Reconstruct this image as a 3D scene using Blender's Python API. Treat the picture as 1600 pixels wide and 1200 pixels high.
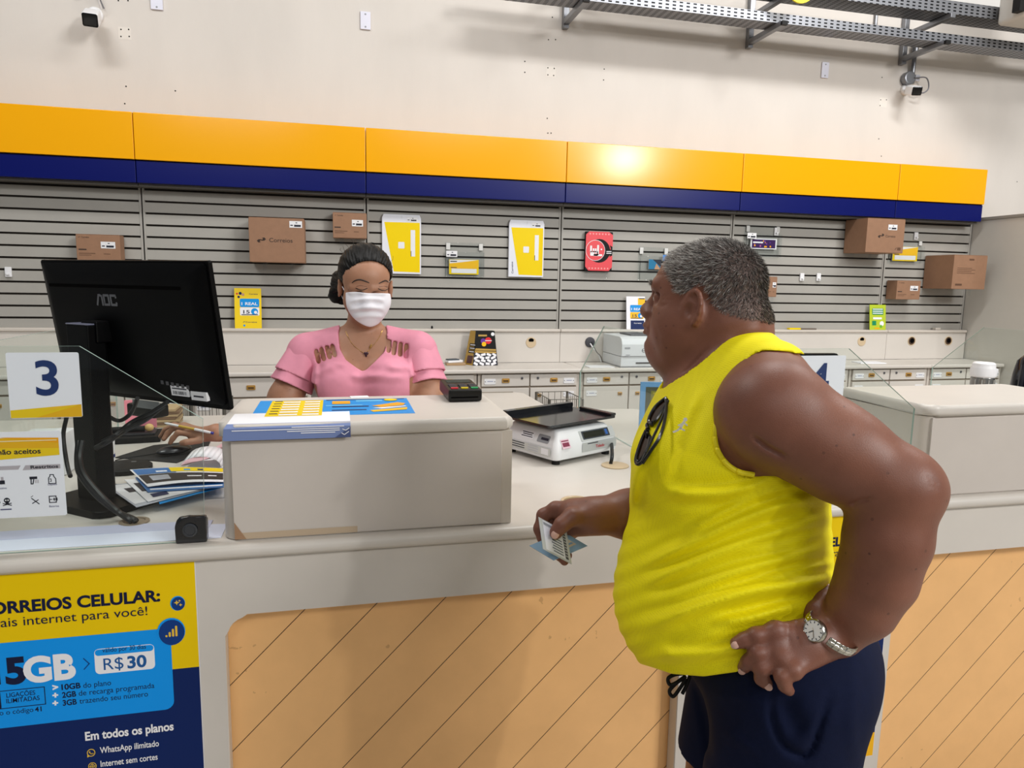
import bpy, bmesh, math, random
import numpy as np
from mathutils import Vector, Matrix
random.seed(7); np.random.seed(7)
for o in list(bpy.data.objects): bpy.data.objects.remove(o, do_unlink=True)
scene = bpy.context.scene
COL = scene.collection
PI = math.pi

# ------------------------------------------------------------ camera
YAW, PITCH, ROLL, FPX, EYE = math.radians(13.78), math.radians(8.12), math.radians(-1.05), 1113.0, 1.60
_f = Vector((math.sin(YAW)*math.cos(PITCH), math.cos(YAW)*math.cos(PITCH), -math.sin(PITCH)))
_r0 = Vector((math.cos(YAW), -math.sin(YAW), 0)); _d0 = _f.cross(_r0)
_r = _r0*math.cos(ROLL)+_d0*math.sin(ROLL); _d = -_r0*math.sin(ROLL)+_d0*math.cos(ROLL)
CAMO = Vector((0, 0, EYE))
cam = bpy.data.objects.new('camera', bpy.data.cameras.new('camera')); COL.objects.link(cam)
cam.data.sensor_width = 36; cam.data.lens = FPX/1600*36; cam.data.clip_start = .02
mw = Matrix((( _r.x, -_d.x, -_f.x, 0), (_r.y, -_d.y, -_f.y, 0), (_r.z, -_d.z, -_f.z, EYE), (0, 0, 0, 1)))
cam.matrix_world = mw
scene.camera = cam
# a point of the place seen at a pixel of the 1600x1200 frame, found at a known depth or on a known plane
def ray(x, y): return _r*((x-800)/FPX)+_d*((y-600)/FPX)+_f
def WD(x, y, D): return CAMO+ray(x, y)*D
def WY(x, y, Y): v = ray(x, y); return CAMO+v*(Y/v.y)
def WZ(x, y, Z): v = ray(x, y); return CAMO+v*((Z-EYE)/v.z)

# ------------------------------------------------------------ light and exposure
vs = scene.view_settings
vs.view_transform = 'Standard'; vs.look = 'None'; vs.gamma = 1; vs.use_curve_mapping = False; vs.exposure = -0.90
world = bpy.data.worlds.new('hall_daylight'); scene.world = world; world.use_nodes = True
world.node_tree.nodes['Background'].inputs[0].default_value = (.90, .95, 1, 1)
world.node_tree.nodes['Background'].inputs[1].default_value = .33
def area(name, loc, sx, sy, power, rgb=(1, .97, .92), aim=None, round_=False):
    l = bpy.data.lights.new(name, 'AREA'); l.energy = power; l.color = rgb
    l.shape = 'ELLIPSE' if round_ else 'RECTANGLE'; l.size = sx; l.size_y = sy
    o = bpy.data.objects.new(name, l); COL.objects.link(o); o.location = loc
    if aim is not None: o.rotation_euler = (Vector(aim)-Vector(loc)).to_track_quat('-Z', 'Y').to_euler()
    return o
area('hall_lamp', (7.6, -9.2, 5.0), .45, .45, 420, (1, .98, .95), (2.0, 4, 1.2), True)
area('hall_lamp', (5.2, -3.5, 5.2), 2.0, 1.0, 500, (1, .985, .97), (3.0, 2.5, .8))
area('hall_lamp', (2.2, -4.5, 5.2), 2.2, 1.0, 110, (1, .985, .97), (1.0, 2.5, .8))
area('hall_lamp', (-1.8, -4.5, 5.2), 2.2, 1.0, 110, (1, .985, .97), (0, 2.5, .8))
area('ceiling_lamp', (-1.9, 2.4, 5.0), 1.5, .5, 120, (1, .99, .98), (-1.9, 2.9, 0))
area('ceiling_lamp', (1.6, 2.4, 5.0), 1.5, .5, 120, (1, .99, .98), (1.6, 2.9, 0))
area('ceiling_lamp', (4.3, 2.4, 5.0), 1.5, .5, 170, (1, .99, .98), (4.6, 2.9, 0))

# ------------------------------------------------------------ materials
def lin(h):
    h = h.lstrip('#'); c = [int(h[i:i+2], 16)/255 for i in (0, 2, 4)]
    return tuple(x/12.92 if x <= .04045 else ((x+.055)/1.055)**2.4 for x in c)+(1,)
MATS = {}
def M(name, hexcol, rough=.5, metal=0, var=0, vscale=20, bump=0, bscale=200, coat=0, spec=None, sss=0, hex2=None, vstretch=None, emit=0):
    if name in MATS: return MATS[name]
    if spec is None: spec = .2 if name.startswith(('print_', 'poster_')) else .5
    m = bpy.data.materials.new(name); m.use_nodes = True; MATS[name] = m
    nt = m.node_tree; b = nt.nodes['Principled BSDF']; c = lin(hexcol)
    b.inputs['Base Color'].default_value = c; b.inputs['Roughness'].default_value = rough
    b.inputs['Metallic'].default_value = metal; b.inputs['Specular IOR Level'].default_value = spec
    m.diffuse_color = c
    if coat: b.inputs['Coat Weight'].default_value = coat; b.inputs['Coat Roughness'].default_value = .12
    if sss:
        b.inputs['Subsurface Weight'].default_value = sss; b.inputs['Subsurface Radius'].default_value = (.012, .005, .003); b.inputs['Subsurface Scale'].default_value = 1
    if emit:
        b.inputs['Emission Color'].default_value = c; b.inputs['Emission Strength'].default_value = emit
    if var or bump:
        tc = nt.nodes.new('ShaderNodeNewGeometry')
        src = tc.outputs['Position']
        if vstretch:
            mp = nt.nodes.new('ShaderNodeMapping'); mp.inputs['Scale'].default_value = vstretch
            nt.links.new(src, mp.inputs['Vector']); src = mp.outputs['Vector']
    if var:
        n = nt.nodes.new('ShaderNodeTexNoise'); n.inputs['Scale'].default_value = vscale; n.inputs['Detail'].default_value = 5; n.inputs['Roughness'].default_value = .6
        nt.links.new(src, n.inputs['Vector'])
        r = nt.nodes.new('ShaderNodeValToRGB'); r.color_ramp.elements[0].position = .3; r.color_ramp.elements[1].position = .7
        c2 = lin(hex2) if hex2 else tuple(min(1, x*(1+var)) for x in c[:3])+(1,)
        c1 = c if hex2 else tuple(x*(1-var) for x in c[:3])+(1,)
        r.color_ramp.elements[0].color = c1; r.color_ramp.elements[1].color = c2
        nt.links.new(n.outputs['Fac'], r.inputs['Fac']); nt.links.new(r.outputs['Color'], b.inputs['Base Color'])
    if bump:
        n2 = nt.nodes.new('ShaderNodeTexNoise'); n2.inputs['Scale'].default_value = bscale; n2.inputs['Detail'].default_value = 3
        nt.links.new(src, n2.inputs['Vector'])
        bp = nt.nodes.new('ShaderNodeBump'); bp.inputs['Strength'].default_value = bump; bp.inputs['Distance'].default_value = .002
        nt.links.new(n2.outputs['Fac'], bp.inputs['Height']); nt.links.new(bp.outputs['Normal'], b.inputs['Normal'])
    return m
def glass_mat(name, tint, fac=.10, edge=None):
    if name in MATS: return MATS[name]
    m = bpy.data.materials.new(name); m.use_nodes = True; MATS[name] = m
    nt = m.node_tree; nt.nodes.clear()
    out = nt.nodes.new('ShaderNodeOutputMaterial'); mix = nt.nodes.new('ShaderNodeMixShader')
    tr = nt.nodes.new('ShaderNodeBsdfTransparent'); tr.inputs[0].default_value = tint
    gl = nt.nodes.new('ShaderNodeBsdfGlossy'); gl.inputs['Roughness'].default_value = .02
    lw = nt.nodes.new('ShaderNodeLayerWeight'); lw.inputs['Blend'].default_value = .5
    pw = nt.nodes.new('ShaderNodeMath'); pw.operation = 'POWER'; pw.inputs[1].default_value = 5; nt.links.new(lw.outputs['Facing'], pw.inputs[0])
    fr = nt.nodes.new('ShaderNodeMath'); fr.operation = 'MULTIPLY_ADD'; fr.inputs[1].default_value = .5; fr.inputs[2].default_value = .025; nt.links.new(pw.outputs[0], fr.inputs[0])
    nt.links.new(fr.outputs[0], mix.inputs[0]); nt.links.new(tr.outputs[0], mix.inputs[1]); nt.links.new(gl.outputs[0], mix.inputs[2])
    nt.links.new(mix.outputs[0], out.inputs[0])
    m.diffuse_color = tint
    return m

# ------------------------------------------------------------ mesh building
class Pl:                       # a flat frame: origin, two axes, outward normal
    def __init__(s, o, u, v):
        s.o = Vector(o); s.u = Vector(u).normalized(); s.v = Vector(v).normalized(); s.n = s.u.cross(s.v)
    def at(s, a, b, h=0): return s.o+s.u*a+s.v*b+s.n*h
def plY(x, y, z): return Pl((x, y, z), (1, 0, 0), (0, 0, 1))          # faces the customers (-Y)
def plZ(x, y, z, rot=0): return Pl((x, y, z), (math.cos(rot), math.sin(rot), 0), (-math.sin(rot), math.cos(rot), 0))
TXT = {}
def text_geo(s, size, bold):
    k = (s, round(bold, 4))
    if k not in TXT:
        cu = bpy.data.curves.new('t', 'FONT'); cu.body = s; cu.size = 1; cu.offset = bold; cu.resolution_u = 5; cu.fill_mode = 'FRONT'
        ob = bpy.data.objects.new('t', cu); COL.objects.link(ob)
        dg = bpy.context.evaluated_depsgraph_get()
        me = bpy.data.meshes.new_from_object(ob.evaluated_get(dg))
        vs_ = [(v.co.x, v.co.y) for v in me.vertices]; fs = [tuple(p.vertices) for p in me.polygons]
        bpy.data.objects.remove(ob); bpy.data.curves.remove(cu); bpy.data.meshes.remove(me)
        TXT[k] = (vs_, fs)
    return TXT[k]
class MB:
    def __init__(s): s.v = []; s.f = []; s.m = []; s.mats = []
    def mi(s, m):
        if m not in s.mats: s.mats.append(m)
        return s.mats.index(m)
    def add(s, vs_, fs, m):
        b = len(s.v); k = s.mi(m); s.v += [Vector(p) for p in vs_]
        for f in fs: s.f.append(tuple(i+b for i in f)); s.m.append(k)
        return s
    def bm(s, bm, m, mtx=None):
        if mtx: bm.transform(mtx)
        bm.verts.index_update()
        s.add([v.co.copy() for v in bm.verts], [tuple(v.index for v in f.verts) for f in bm.faces], m); bm.free(); return s
    def box(s, c, d, m, rot=None, bev=0, seg=2):
        bm = bmesh.new(); bmesh.ops.create_cube(bm, size=1); bm.transform(Matrix.Diagonal((d[0], d[1], d[2], 1)))
        if bev: bmesh.ops.bevel(bm, geom=list(bm.edges), offset=bev, segments=seg, profile=.5, affect='EDGES')
        mt = Matrix.Translation(Vector(c))
        if rot is not None: mt = mt @ rot.to_4x4()
        return s.bm(bm, m, mt)
    def b2(s, p0, p1, m, bev=0, seg=2):
        p0 = Vector(p0); p1 = Vector(p1)
        return s.box((p0+p1)/2, [abs(a) for a in (p1-p0)], m, None, bev, seg)
    def prism(s, poly, pl, h0, h1, m, bev=0, seg=3, sides=False):
        a = sum(poly[i][0]*poly[(i+1) % len(poly)][1]-poly[(i+1) % len(poly)][0]*poly[i][1] for i in range(len(poly)))
        if a < 0: poly = poly[::-1]
        bm = bmesh.new(); n = len(poly)
        lo = [bm.verts.new(pl.at(p[0], p[1], h0)) for p in poly]; hi = [bm.verts.new(pl.at(p[0], p[1], h1)) for p in poly]
        bm.faces.new(hi); bm.faces.new(lo[::-1])
        for i in range(n): j = (i+1) % n; bm.faces.new((lo[i], lo[j], hi[j], hi[i]))
        if bev:
            vert = set()
            for i in range(n): vert.add(frozenset((lo[i], hi[i])))
            es = [e for e in bm.edges if sides or frozenset(e.verts) not in vert]
            bmesh.ops.bevel(bm, geom=es, offset=bev, segments=seg, profile=.5, affect='EDGES')
        bmesh.ops.triangulate(bm, faces=[f for f in bm.faces if len(f.verts) > 4])
        return s.bm(bm, m)
    def poly(s, pts, pl, h, m):
        bm = bmesh.new(); a = sum(pts[i][0]*pts[(i+1) % len(pts)][1]-pts[(i+1) % len(pts)][0]*pts[i][1] for i in range(len(pts)))
        if a < 0: pts = pts[::-1]
        f = bm.faces.new([bm.verts.new(pl.at(p[0], p[1], h)) for p in pts]); bmesh.ops.triangulate(bm, faces=[f])
        return s.bm(bm, m)
    def rect(s, x0, y0, x1, y1, pl, h, m, r=0):
        return s.poly(rrect(x0, y0, x1, y1, r), pl, h, m)
    def disc(s, x, y, r, pl, h, m, ry=None, n=24):
        return s.poly([(x+r*math.cos(2*PI*i/n), y+(ry or r)*math.sin(2*PI*i/n)) for i in range(n)], pl, h, m)
    def line(s, pts, w, pl, h, m):
        for a, b in zip(pts, pts[1:]):
            d = Vector((b[0]-a[0], b[1]-a[1])); L = d.length
            if L < 1e-6: continue
            d /= L; q = Vector((-d.y, d.x))*w/2; e = d*w*.3
            s.poly([(a[0]-e.x+q.x, a[1]-e.y+q.y), (a[0]-e.x-q.x, a[1]-e.y-q.y), (b[0]+e.x-q.x, b[1]+e.y-q.y), (b[0]+e.x+q.x, b[1]+e.y+q.y)], pl, h, m)
        return s
    def text(s, t, x, y, size, pl, h, m, bold=0, sx=1, align='l', fit=None, rot=0):
        vs_, fs = text_geo(t, size, bold)
        if not vs_: return s
        x0 = min(p[0] for p in vs_); x1 = max(p[0] for p in vs_)
        if fit: sx = fit/((x1-x0)*size)
        w = (x1-x0)*size*sx; ox = {'l': 0, 'c': -w/2, 'r': -w}[align]
        cr, sr = math.cos(rot), math.sin(rot); out = []
        for p in vs_:
            a = (p[0]-x0)*size*sx+ox; b = p[1]*size
            out.append(pl.at(x+a*cr-b*sr, y+a*sr+b*cr, h))
        return s.add(out, fs, m)
    def lathe(s, prof, c, m, axis=(0, 0, 1), n=28, mats=None):
        q = Vector((0, 0, 1)).rotation_difference(Vector(axis).normalized()); c = Vector(c)
        vs_ = []; fs = []
        for r, z in prof:
            for i in range(n): a = 2*PI*i/n; vs_.append(c+q @ Vector((r*math.cos(a), r*math.sin(a), z)))
        for k in range(len(prof)-1):
            for i in range(n): j = (i+1) % n; fs.append((k*n+i, k*n+j, (k+1)*n+j, (k+1)*n+i))
        if prof[0][0] > 1e-6: fs.append(tuple(range(n))[::-1])
        if prof[-1][0] > 1e-6: fs.append(tuple((len(prof)-1)*n+i for i in range(n)))
        return s.add(vs_, fs, m)
    def tube(s, pts, r, m, n=8, close=False, flat=1.0, up=None):
        pts = [Vector(p) for p in pts]; N = len(pts); rr = r if isinstance(r, (list, tuple)) else [r]*N
        vs_ = []; fs = []; nrm = None
        for k in range(N):
            if close: t = pts[(k+1) % N]-pts[k-1]
            else: t = pts[min(k+1, N-1)]-pts[max(k-1, 0)]
            t.normalize()
            if nrm is None:
                nrm = t.orthogonal().normalized() if up is None else (Vector(up)-t*Vector(up).dot(t)).normalized()
            else: nrm = (nrm-t*nrm.dot(t)).normalized()
            b = t.cross(nrm)
            for i in range(n):
                a = 2*PI*i/n; vs_.append(pts[k]+(nrm*math.cos(a)*flat+b*math.sin(a))*rr[k])
        for k in range(N if close else N-1):
            k2 = (k+1) % N
            for i in range(n): j = (i+1) % n; fs.append((k*n+i, k*n+j, k2*n+j, k2*n+i))
        if not close: fs.append(tuple(range(n))[::-1]); fs.append(tuple((N-1)*n+i for i in range(n)))
        return s.add(vs_, fs, m)
    def ell(s, c, r, m, rot=None, n=20):
        bm = bmesh.new(); bmesh.ops.create_uvsphere(bm, u_segments=n, v_segments=max(6, n//2), radius=1)
        mt = Matrix.Translation(Vector(c)) @ (rot.to_4x4() if rot is not None else Matrix.Identity(4)) @ Matrix.Diagonal((r[0], r[1], r[2], 1))
        return s.bm(bm, m, mt)
    def build(s, name, parent=None, ang=38, smooth=True, base='bottom'):
        me = bpy.data.meshes.new(name); lo = [min(p[i] for p in s.v) for i in range(3)]; hi = [max(p[i] for p in s.v) for i in range(3)]
        if parent is None: org = Vector(((lo[0]+hi[0])/2, (lo[1]+hi[1])/2, lo[2]))
        else:
            org = Vector((0, 0, 0)); q = parent
            while q: org = org+q.location; q = q.parent
        me.from_pydata([p-org for p in s.v], [], s.f)
        for m in s.mats: me.materials.append(m)
        me.polygons.foreach_set('material_index', s.m)
        if smooth:
            me.polygons.foreach_set('use_smooth', [True]*len(s.f)); me.update(); me.set_sharp_from_angle(angle=math.radians(ang))
        me.update(); me.validate()
        o = bpy.data.objects.new(name, me); COL.objects.link(o)
        if smooth and len(s.f) < 20000:
            w = o.modifiers.new('even_shading', 'WEIGHTED_NORMAL'); w.keep_sharp = True
        if parent: o.parent = parent
        else: o.location = org
        return o
def rrect(x0, y0, x1, y1, r=0, n=5):
    if not r: return [(x0, y0), (x1, y0), (x1, y1), (x0, y1)]
    out = []
    for cx, cy, a0 in ((x1-r, y1-r, 0), (x0+r, y1-r, 90), (x0+r, y0+r, 180), (x1-r, y0+r, 270)):
        for i in range(n+1): a = math.radians(a0+90*i/n); out.append((cx+r*math.cos(a), cy+r*math.sin(a)))
    return out
def thing(name, loc, label, cat, group=None):
    o = bpy.data.objects.new(name, None); COL.objects.link(o); o.location = loc; o.empty_display_size = .05
    return tag(o, label, cat, group)
def tag(o, label, cat, group=None, kind=None):
    o['label'] = label; o['category'] = cat
    if group: o['group'] = group
    if kind: o['kind'] = kind
    return o
def struct(o, label=None):
    o['kind'] = 'structure'
    if label: o['label'] = label
    return o
def copy_tree(o, loc=None, label=None):
    c = o.copy(); COL.objects.link(c)
    if loc is not None: c.location = loc
    if label: c['label'] = label
    for ch in list(o.children):
        d = copy_tree(ch); d.parent = c
    return c
def bez(p, n=16):               # smooth curve through points (Catmull-Rom)
    p = [Vector(q) for q in p]; q = [p[0]*2-p[1]]+p+[p[-1]*2-p[-2]]; out = []
    for i in range(1, len(q)-2):
        for k in range(n):
            t = k/n; a, b, c, d = q[i-1], q[i], q[i+1], q[i+2]
            out.append(.5*((2*b)+(c-a)*t+(2*a-5*b+4*c-d)*t*t+(3*b-a-3*c+d)*t**3))
    out.append(p[-1]); return out
# ------------------------------------------------------------ common materials
cream = M('cream_laminate', '#d0cac2', .38, var=.035, vscale=3)
cream_dk = M('cream_edge', '#cac2b8', .35, var=.03, vscale=5)
slatm = M('slat_wall_grey', '#a5a29b', .55, var=.03, vscale=6)
groove = M('slat_groove', '#3f372f', .7)
white = M('white_plastic', '#e8e8ea', .4); paper = M('white_paper', '#eeeef2', .6)
black = M('black_plastic', '#060607', .35, spec=.3); blackm = M('matt_black', '#09090a', .6, spec=.3)
dark = M('dark_ink', '#15182a', .5); steel = M('galvanised_steel', '#8d8f94', .38, .85, var=.08, vscale=30)
chrome = M('chrome', '#c8c8c8', .15, 1); darkhole = M('dark_hole', '#060505', .9, spec=.05)
navy = M('navy_sign', '#030f5c', .3, coat=0, spec=.25); yellow = M('sign_yellow', '#f4ab00', .17, coat=0, spec=.4)
pyel = M('print_yellow', '#f0d000', .4); pblue = M('print_blue', '#1492e0', .4); pnavy = M('print_navy', '#0b2456', .4)
porange = M('print_orange', '#f4a81c', .4); pred = M('print_red', '#e0303c', .4); pgreen = M('print_green', '#1f8a5a', .4)
gold = M('brass_handle', '#c79a4e', .35, .5)
kraft = M('kraft_cardboard', '#946f55', .7, var=.06, vscale=25, bump=.1)
kraft_dk = M('kraft_print', '#5d3f2b', .7)
clear = glass_mat('clear_acrylic', (.975, .985, .985, 1)); glass = glass_mat('screen_glass', (.945, .972, .96, 1))
glass_edge = M('glass_edge', '#9fb5ac', .2)
# ------------------------------------------------------------ room shell
def wall_material():
    m = M('upper_wall_paint', '#d6d0c9', .75, var=.04, vscale=2.2, bump=.12, bscale=90, vstretch=(1, 1, .35)); return m
wm = wall_material()
mb = MB().b2((-7, 5.0, 0), (10.5, 5.2, 6.2), wm)
wall = struct(mb.build('wall_back'))
hole = MB()                     # old screw holes in the plaster
pw = plY(0, 5.0, 0)
for x, y in ((197, 135), (195, 162), (189, 46), (201, 46), (189, 57), (202, 57), (185, 1), (200, 1), (274, 142), (820, 96), (820, 113), (856, 106), (866, 107), (856, 117), (865, 118), (944, 108), (943, 125), (855, 185), (857, 62), (868, 62), (856, 208), (861, 208), (863, 27), (1378, 121), (1376, 156), (1385, 156), (1375, 165), (1373, 217), (1377, 244), (1589, 284)):
    p = WY(x, y, 5.0); hole.disc(p.x, p.z, .0045, pw, .0008, darkhole, n=8)
for x, y in ((195, 52), (861, 112), (1380, 160)):
    p = WY(x, y, 5.0); hole.rect(p.x-.035, p.z-.035, p.x+.035, p.z+.035, pw, .0004, M('filler_patch', '#dfd9d1', .8))
h = hole.build('screw_holes', wall)
struct(MB().b2((-7, -10, -.1), (10.5, 5.2, 0), M('floor_tile', '#a9a297', .35, var=.06, vscale=4)).build('floor'))
struct(MB().b2((-7, -1.0, 6.2), (10.5, 5.2, 6.3), M('ceiling_paint', '#d8d4cc', .8)).build('ceiling'))
struct(MB().b2((10.5, -1, 0), (10.7, 5.2, 6.2), wm).build('wall_right'))
rp = MB().b2((5.06, 3.55, 0), (5.12, 4.98, 2.17), M('partition_grey', '#c9c5bc', .55, var=.03, vscale=4), .004)
rp.b2((5.045, 3.5, 0), (5.135, 3.56, 2.19), M('partition_post', '#6e6a66', .5)); rp.b2((5.05, 3.5, 2.165), (5.13, 4.98, 2.185), M('partition_trim', '#928e86', .5))
rp = rp.build('partition_wall'); tag(rp, 'tall grey partition wall at the right end of the slat wall', 'partition')
# ------------------------------------------------------------ sign band (fascia): six panels with a yellow face over a navy face
fx = [-2.5, -1.148, .186, 1.515, 2.84, 4.17, 4.985]
names = ['leftmost', 'second from left', 'third from left', 'fourth from left', 'fifth from left', 'short rightmost']
extra = ['above the black monitor', 'above the large logo box', 'above the yellow envelopes', 'with a lamp reflection on its face', 'above the customer\'s head', 'ending before the white wall']
FY = 4.74
for i in range(6):
    a, b = fx[i]+.0018, fx[i+1]-.0018
    t = thing('sign_panel', ((a+b)/2, FY+.1, 2.14), names[i]+' yellow and navy wall sign panel, '+extra[i], 'sign panel', 'yellow and navy sign panels')
    mb = MB().b2((a, FY, 2.277), (b, 4.93, 2.545), yellow, .004); mb.build('yellow_face', t)
    MB().b2((a, FY+.012, 2.145), (b, 4.93, 2.272), navy, .004).build('navy_face', t)
    MB().b2((a, FY+.02, 2.27), (b, 4.92, 2.279), darkhole).b2((a, FY+.05, 2.13), (b, 4.99, 2.15), M('fascia_underside', '#5c5853', .6)).b2((a, 4.92, 2.15), (b, 4.999, 2.53), M('fascia_back', '#8c8880', .6)).build('backing_frame', t)
# ------------------------------------------------------------ slat wall
sx = [-2.505, -1.16, .192, 1.537, 2.876, 4.235, 5.055]
where = ['leftmost', 'second from left', 'third from left', 'fourth from left', 'fifth from left', 'narrow rightmost']
wx = ['behind the monitor', 'with the large logo box', 'with both yellow envelopes', 'with the red and black pack', 'with the biggest box near its right edge', 'beside the grey partition']
NSL = 12; z0, z1 = 1.27, 2.13; pit = (z1-z0)/NSL
for i in range(6):
    a, b = sx[i]+.016, sx[i+1]-.016
    mb = MB()
    prof = [(4.93, z0)]
    for k in range(NSL):
        zb = z0+k*pit; g = .0125
        prof += [(4.900, zb), (4.900, zb+pit-g), (4.9005, zb+pit-g), (4.922, zb+pit-g+.0005), (4.922, zb+pit), (4.900, zb+pit)]
    prof += [(4.93, z1)]
    vs_ = []; fs = []; n = len(prof)
    for X in (a, b):
        for y, z in prof: vs_.append((X, y, z))
    mats_i = []
    for k in range(n-1):
        mb.add([vs_[k], vs_[k+1], vs_[n+k+1], vs_[n+k]], [(3, 2, 1, 0)], groove if (prof[k][0] > 4.9003 or prof[k+1][0] > 4.9003) and k not in (0, n-2) else slatm)
    mb.add([(a, 4.93, z0), (b, 4.93, z0), (b, 4.93, z1), (a, 4.93, z1)], [(0, 1, 2, 3)], slatm)
    o = mb.build('slat_wall_panel', smooth=False)
    tag(o, where[i]+' grey slat wall panel, '+wx[i], 'slat wall', 'grey slat wall panels')
rail = None
rl = ['left of the small brown box above the monitor', 'between the left small box and the large logo box', 'above the clerk\'s head by the small box', 'between the second envelope and the red pack', 'above the customer\'s head', 'below the biggest hanging box', 'at the corner of the grey partition']
for i, X in enumerate(sx):
    mb = MB().b2((X-.016, 4.897, z0), (X-.004, 4.935, z1+.01), slatm, .001).b2((X+.004, 4.897, z0), (X+.016, 4.935, z1+.01), slatm, .001).b2((X-.004, 4.915, z0), (X+.004, 4.93, z1), darkhole)
    tag(mb.build('slat_wall_rail'), 'upright slotted grey wall rail '+rl[i], 'rail', 'upright rails of the slat wall')
# ------------------------------------------------------------ back counter: upstands, worktops, drawer units
ux = [-2.55, -1.17, .19, 1.535, 2.9, 4.28, 5.05]
un = ['behind the monitor at the far left', 'behind the clerk\'s right shoulder', 'behind the patterned pack', 'behind the white printer', 'below the green leaflet', 'with two open round holes by the partition']
holes = {2: [(1.321, 1.182, 1)], 3: [(1.76, 1.184, 0)], 4: [(4.047, 1.186, 1)], 5: [(4.52, 1.188, 2), (4.88, 1.188, 2)]}
for i in range(6):
    a, b = ux[i]+.001, ux[i+1]-.001
    t = thing('counter_upstand', ((a+b)/2, 4.87, 1.03), 'cream upstand panel of the back counter '+un[i], 'counter panel', 'cream upstands along the back counter')
    MB().b2((a, 4.845, 1.04), (b, 4.899, 1.255), cream, .002).build('panel', t)
    MB().b2((a, 4.832, 1.2552), (b, 4.899, 1.277), cream_dk, .007, 3).build('top_edge', t)
    for hx, hz, kind in holes.get(i, []):
        q = plY(hx, 4.845, hz); g = MB(); cm = M('grommet_beige', '#cbb594', .4)
        if kind == 1:
            g.lathe([(.0, .004), (.036, .004), (.038, .002), (.038, 0)][::-1], (hx, 4.845, hz), cm, (0, -1, 0)); g.poly([(-.016, .006), (.016, .006), (.02, .02), (.008, .03), (-.008, .03), (-.02, .02)], q, .0048, darkhole)
        elif kind == 2:
            g.lathe([(.037, 0), (.037, .004), (.032, .004), (.031, -.0)], (hx, 4.845, hz), cm, (0, -1, 0)); g.disc(0, 0, .032, q, .0012, M('hole_brown', '#4a3524', .8)); g.disc(.004, .002, .02, q, .0018, darkhole)
        else:
            g.disc(0, 0, .037, q, .001, M('hole_grey', '#4b4a50', .6)); g.lathe([(.036, 0), (.036, .008), (.03, .01), (0, .01)], (hx, 4.845, hz), M('plug_dark', '#3a3a40', .5), (0, -1, 0)); g.tube(bez([(hx, 4.835, hz-.01), (hx+.02, 4.80, hz-.05), (hx+.05, 4.81, hz-.08), (hx+.07, 4.81, hz-.12), (hx+.08, 4.81, hz-.14)]), .005, white); g.tube(bez([(hx+.01, 4.835, hz), (hx+.03, 4.79, hz-.06), (hx+.07, 4.8, hz-.1), (hx+.085, 4.8, hz-.14)]), .003, blackm)
        g.build('cable_hole', t)
wn = ['behind the monitor', 'behind the clerk\'s right arm', 'carrying the patterned pack', 'carrying the white printer', 'carrying the loose paper sheets', 'at the partition end']
wxs = [-2.6, -1.2, .17, 1.572, 2.93, 4.37, 5.05]
for i in range(6):
    a, b = wxs[i]+.001, wxs[i+1]-.001
    o = MB().prism([(a, 4.462), (b, 4.462), (b, 4.842), (a, 4.842)], plZ(0, 0, 0), 1.012, 1.04, cream, .009, 3).build('back_worktop')
    tag(o, 'cream back worktop section '+wn[i], 'worktop', 'cream back worktop sections')
def handle(parent, x, y, z, w=.05, h=.028):
    g = MB(); g.prism(rrect(-w/2, -h/2, w/2, h/2, .004), plY(x, y, z), -.001, .005, gold, .002, 2); g.rect(-w*.33, -h*.28, w*.33, h*.30, plY(x, y, z), .0056, M('handle_recess', '#5f4420', .6)); g.b2((x-w*.33, y-.009, z+h*.1), (x+w*.33, y-.003, z+h*.3), gold, .001)
    return g.build('handle', parent)
def lock(parent, x, y, z):
    g = MB().lathe([(.0085, 0), (.0085, .004), (.0, .005)], (x, y, z), M('lock_grey', '#77777c', .35, .6), (0, -1, 0), 14); g.rect(-.0015, -.004, .0015, .004, plY(x, y, z), .0056, darkhole); return g.build('lock', parent)
def plate(parent, x, y, z, w=.075, h=.036):
    g = MB(); g.prism(rrect(-w/2, -h/2, w/2, h/2, .006), plY(x, y, z), 0, .003, white, .001, 1); q = plY(x, y, z)
    g.disc(-w*.42, 0, .003, q, .0034, darkhole, n=8); g.disc(w*.42, 0, .003, q, .0034, darkhole, n=8); g.line([(-w*.22, .002), (w*.25, .002)], .004, q, .0034, M('label_ink', '#7b84a8', .6)); return g.build('label_plate', parent)
gapm = M('drawer_gap', '#8d8070', .6)
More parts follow.
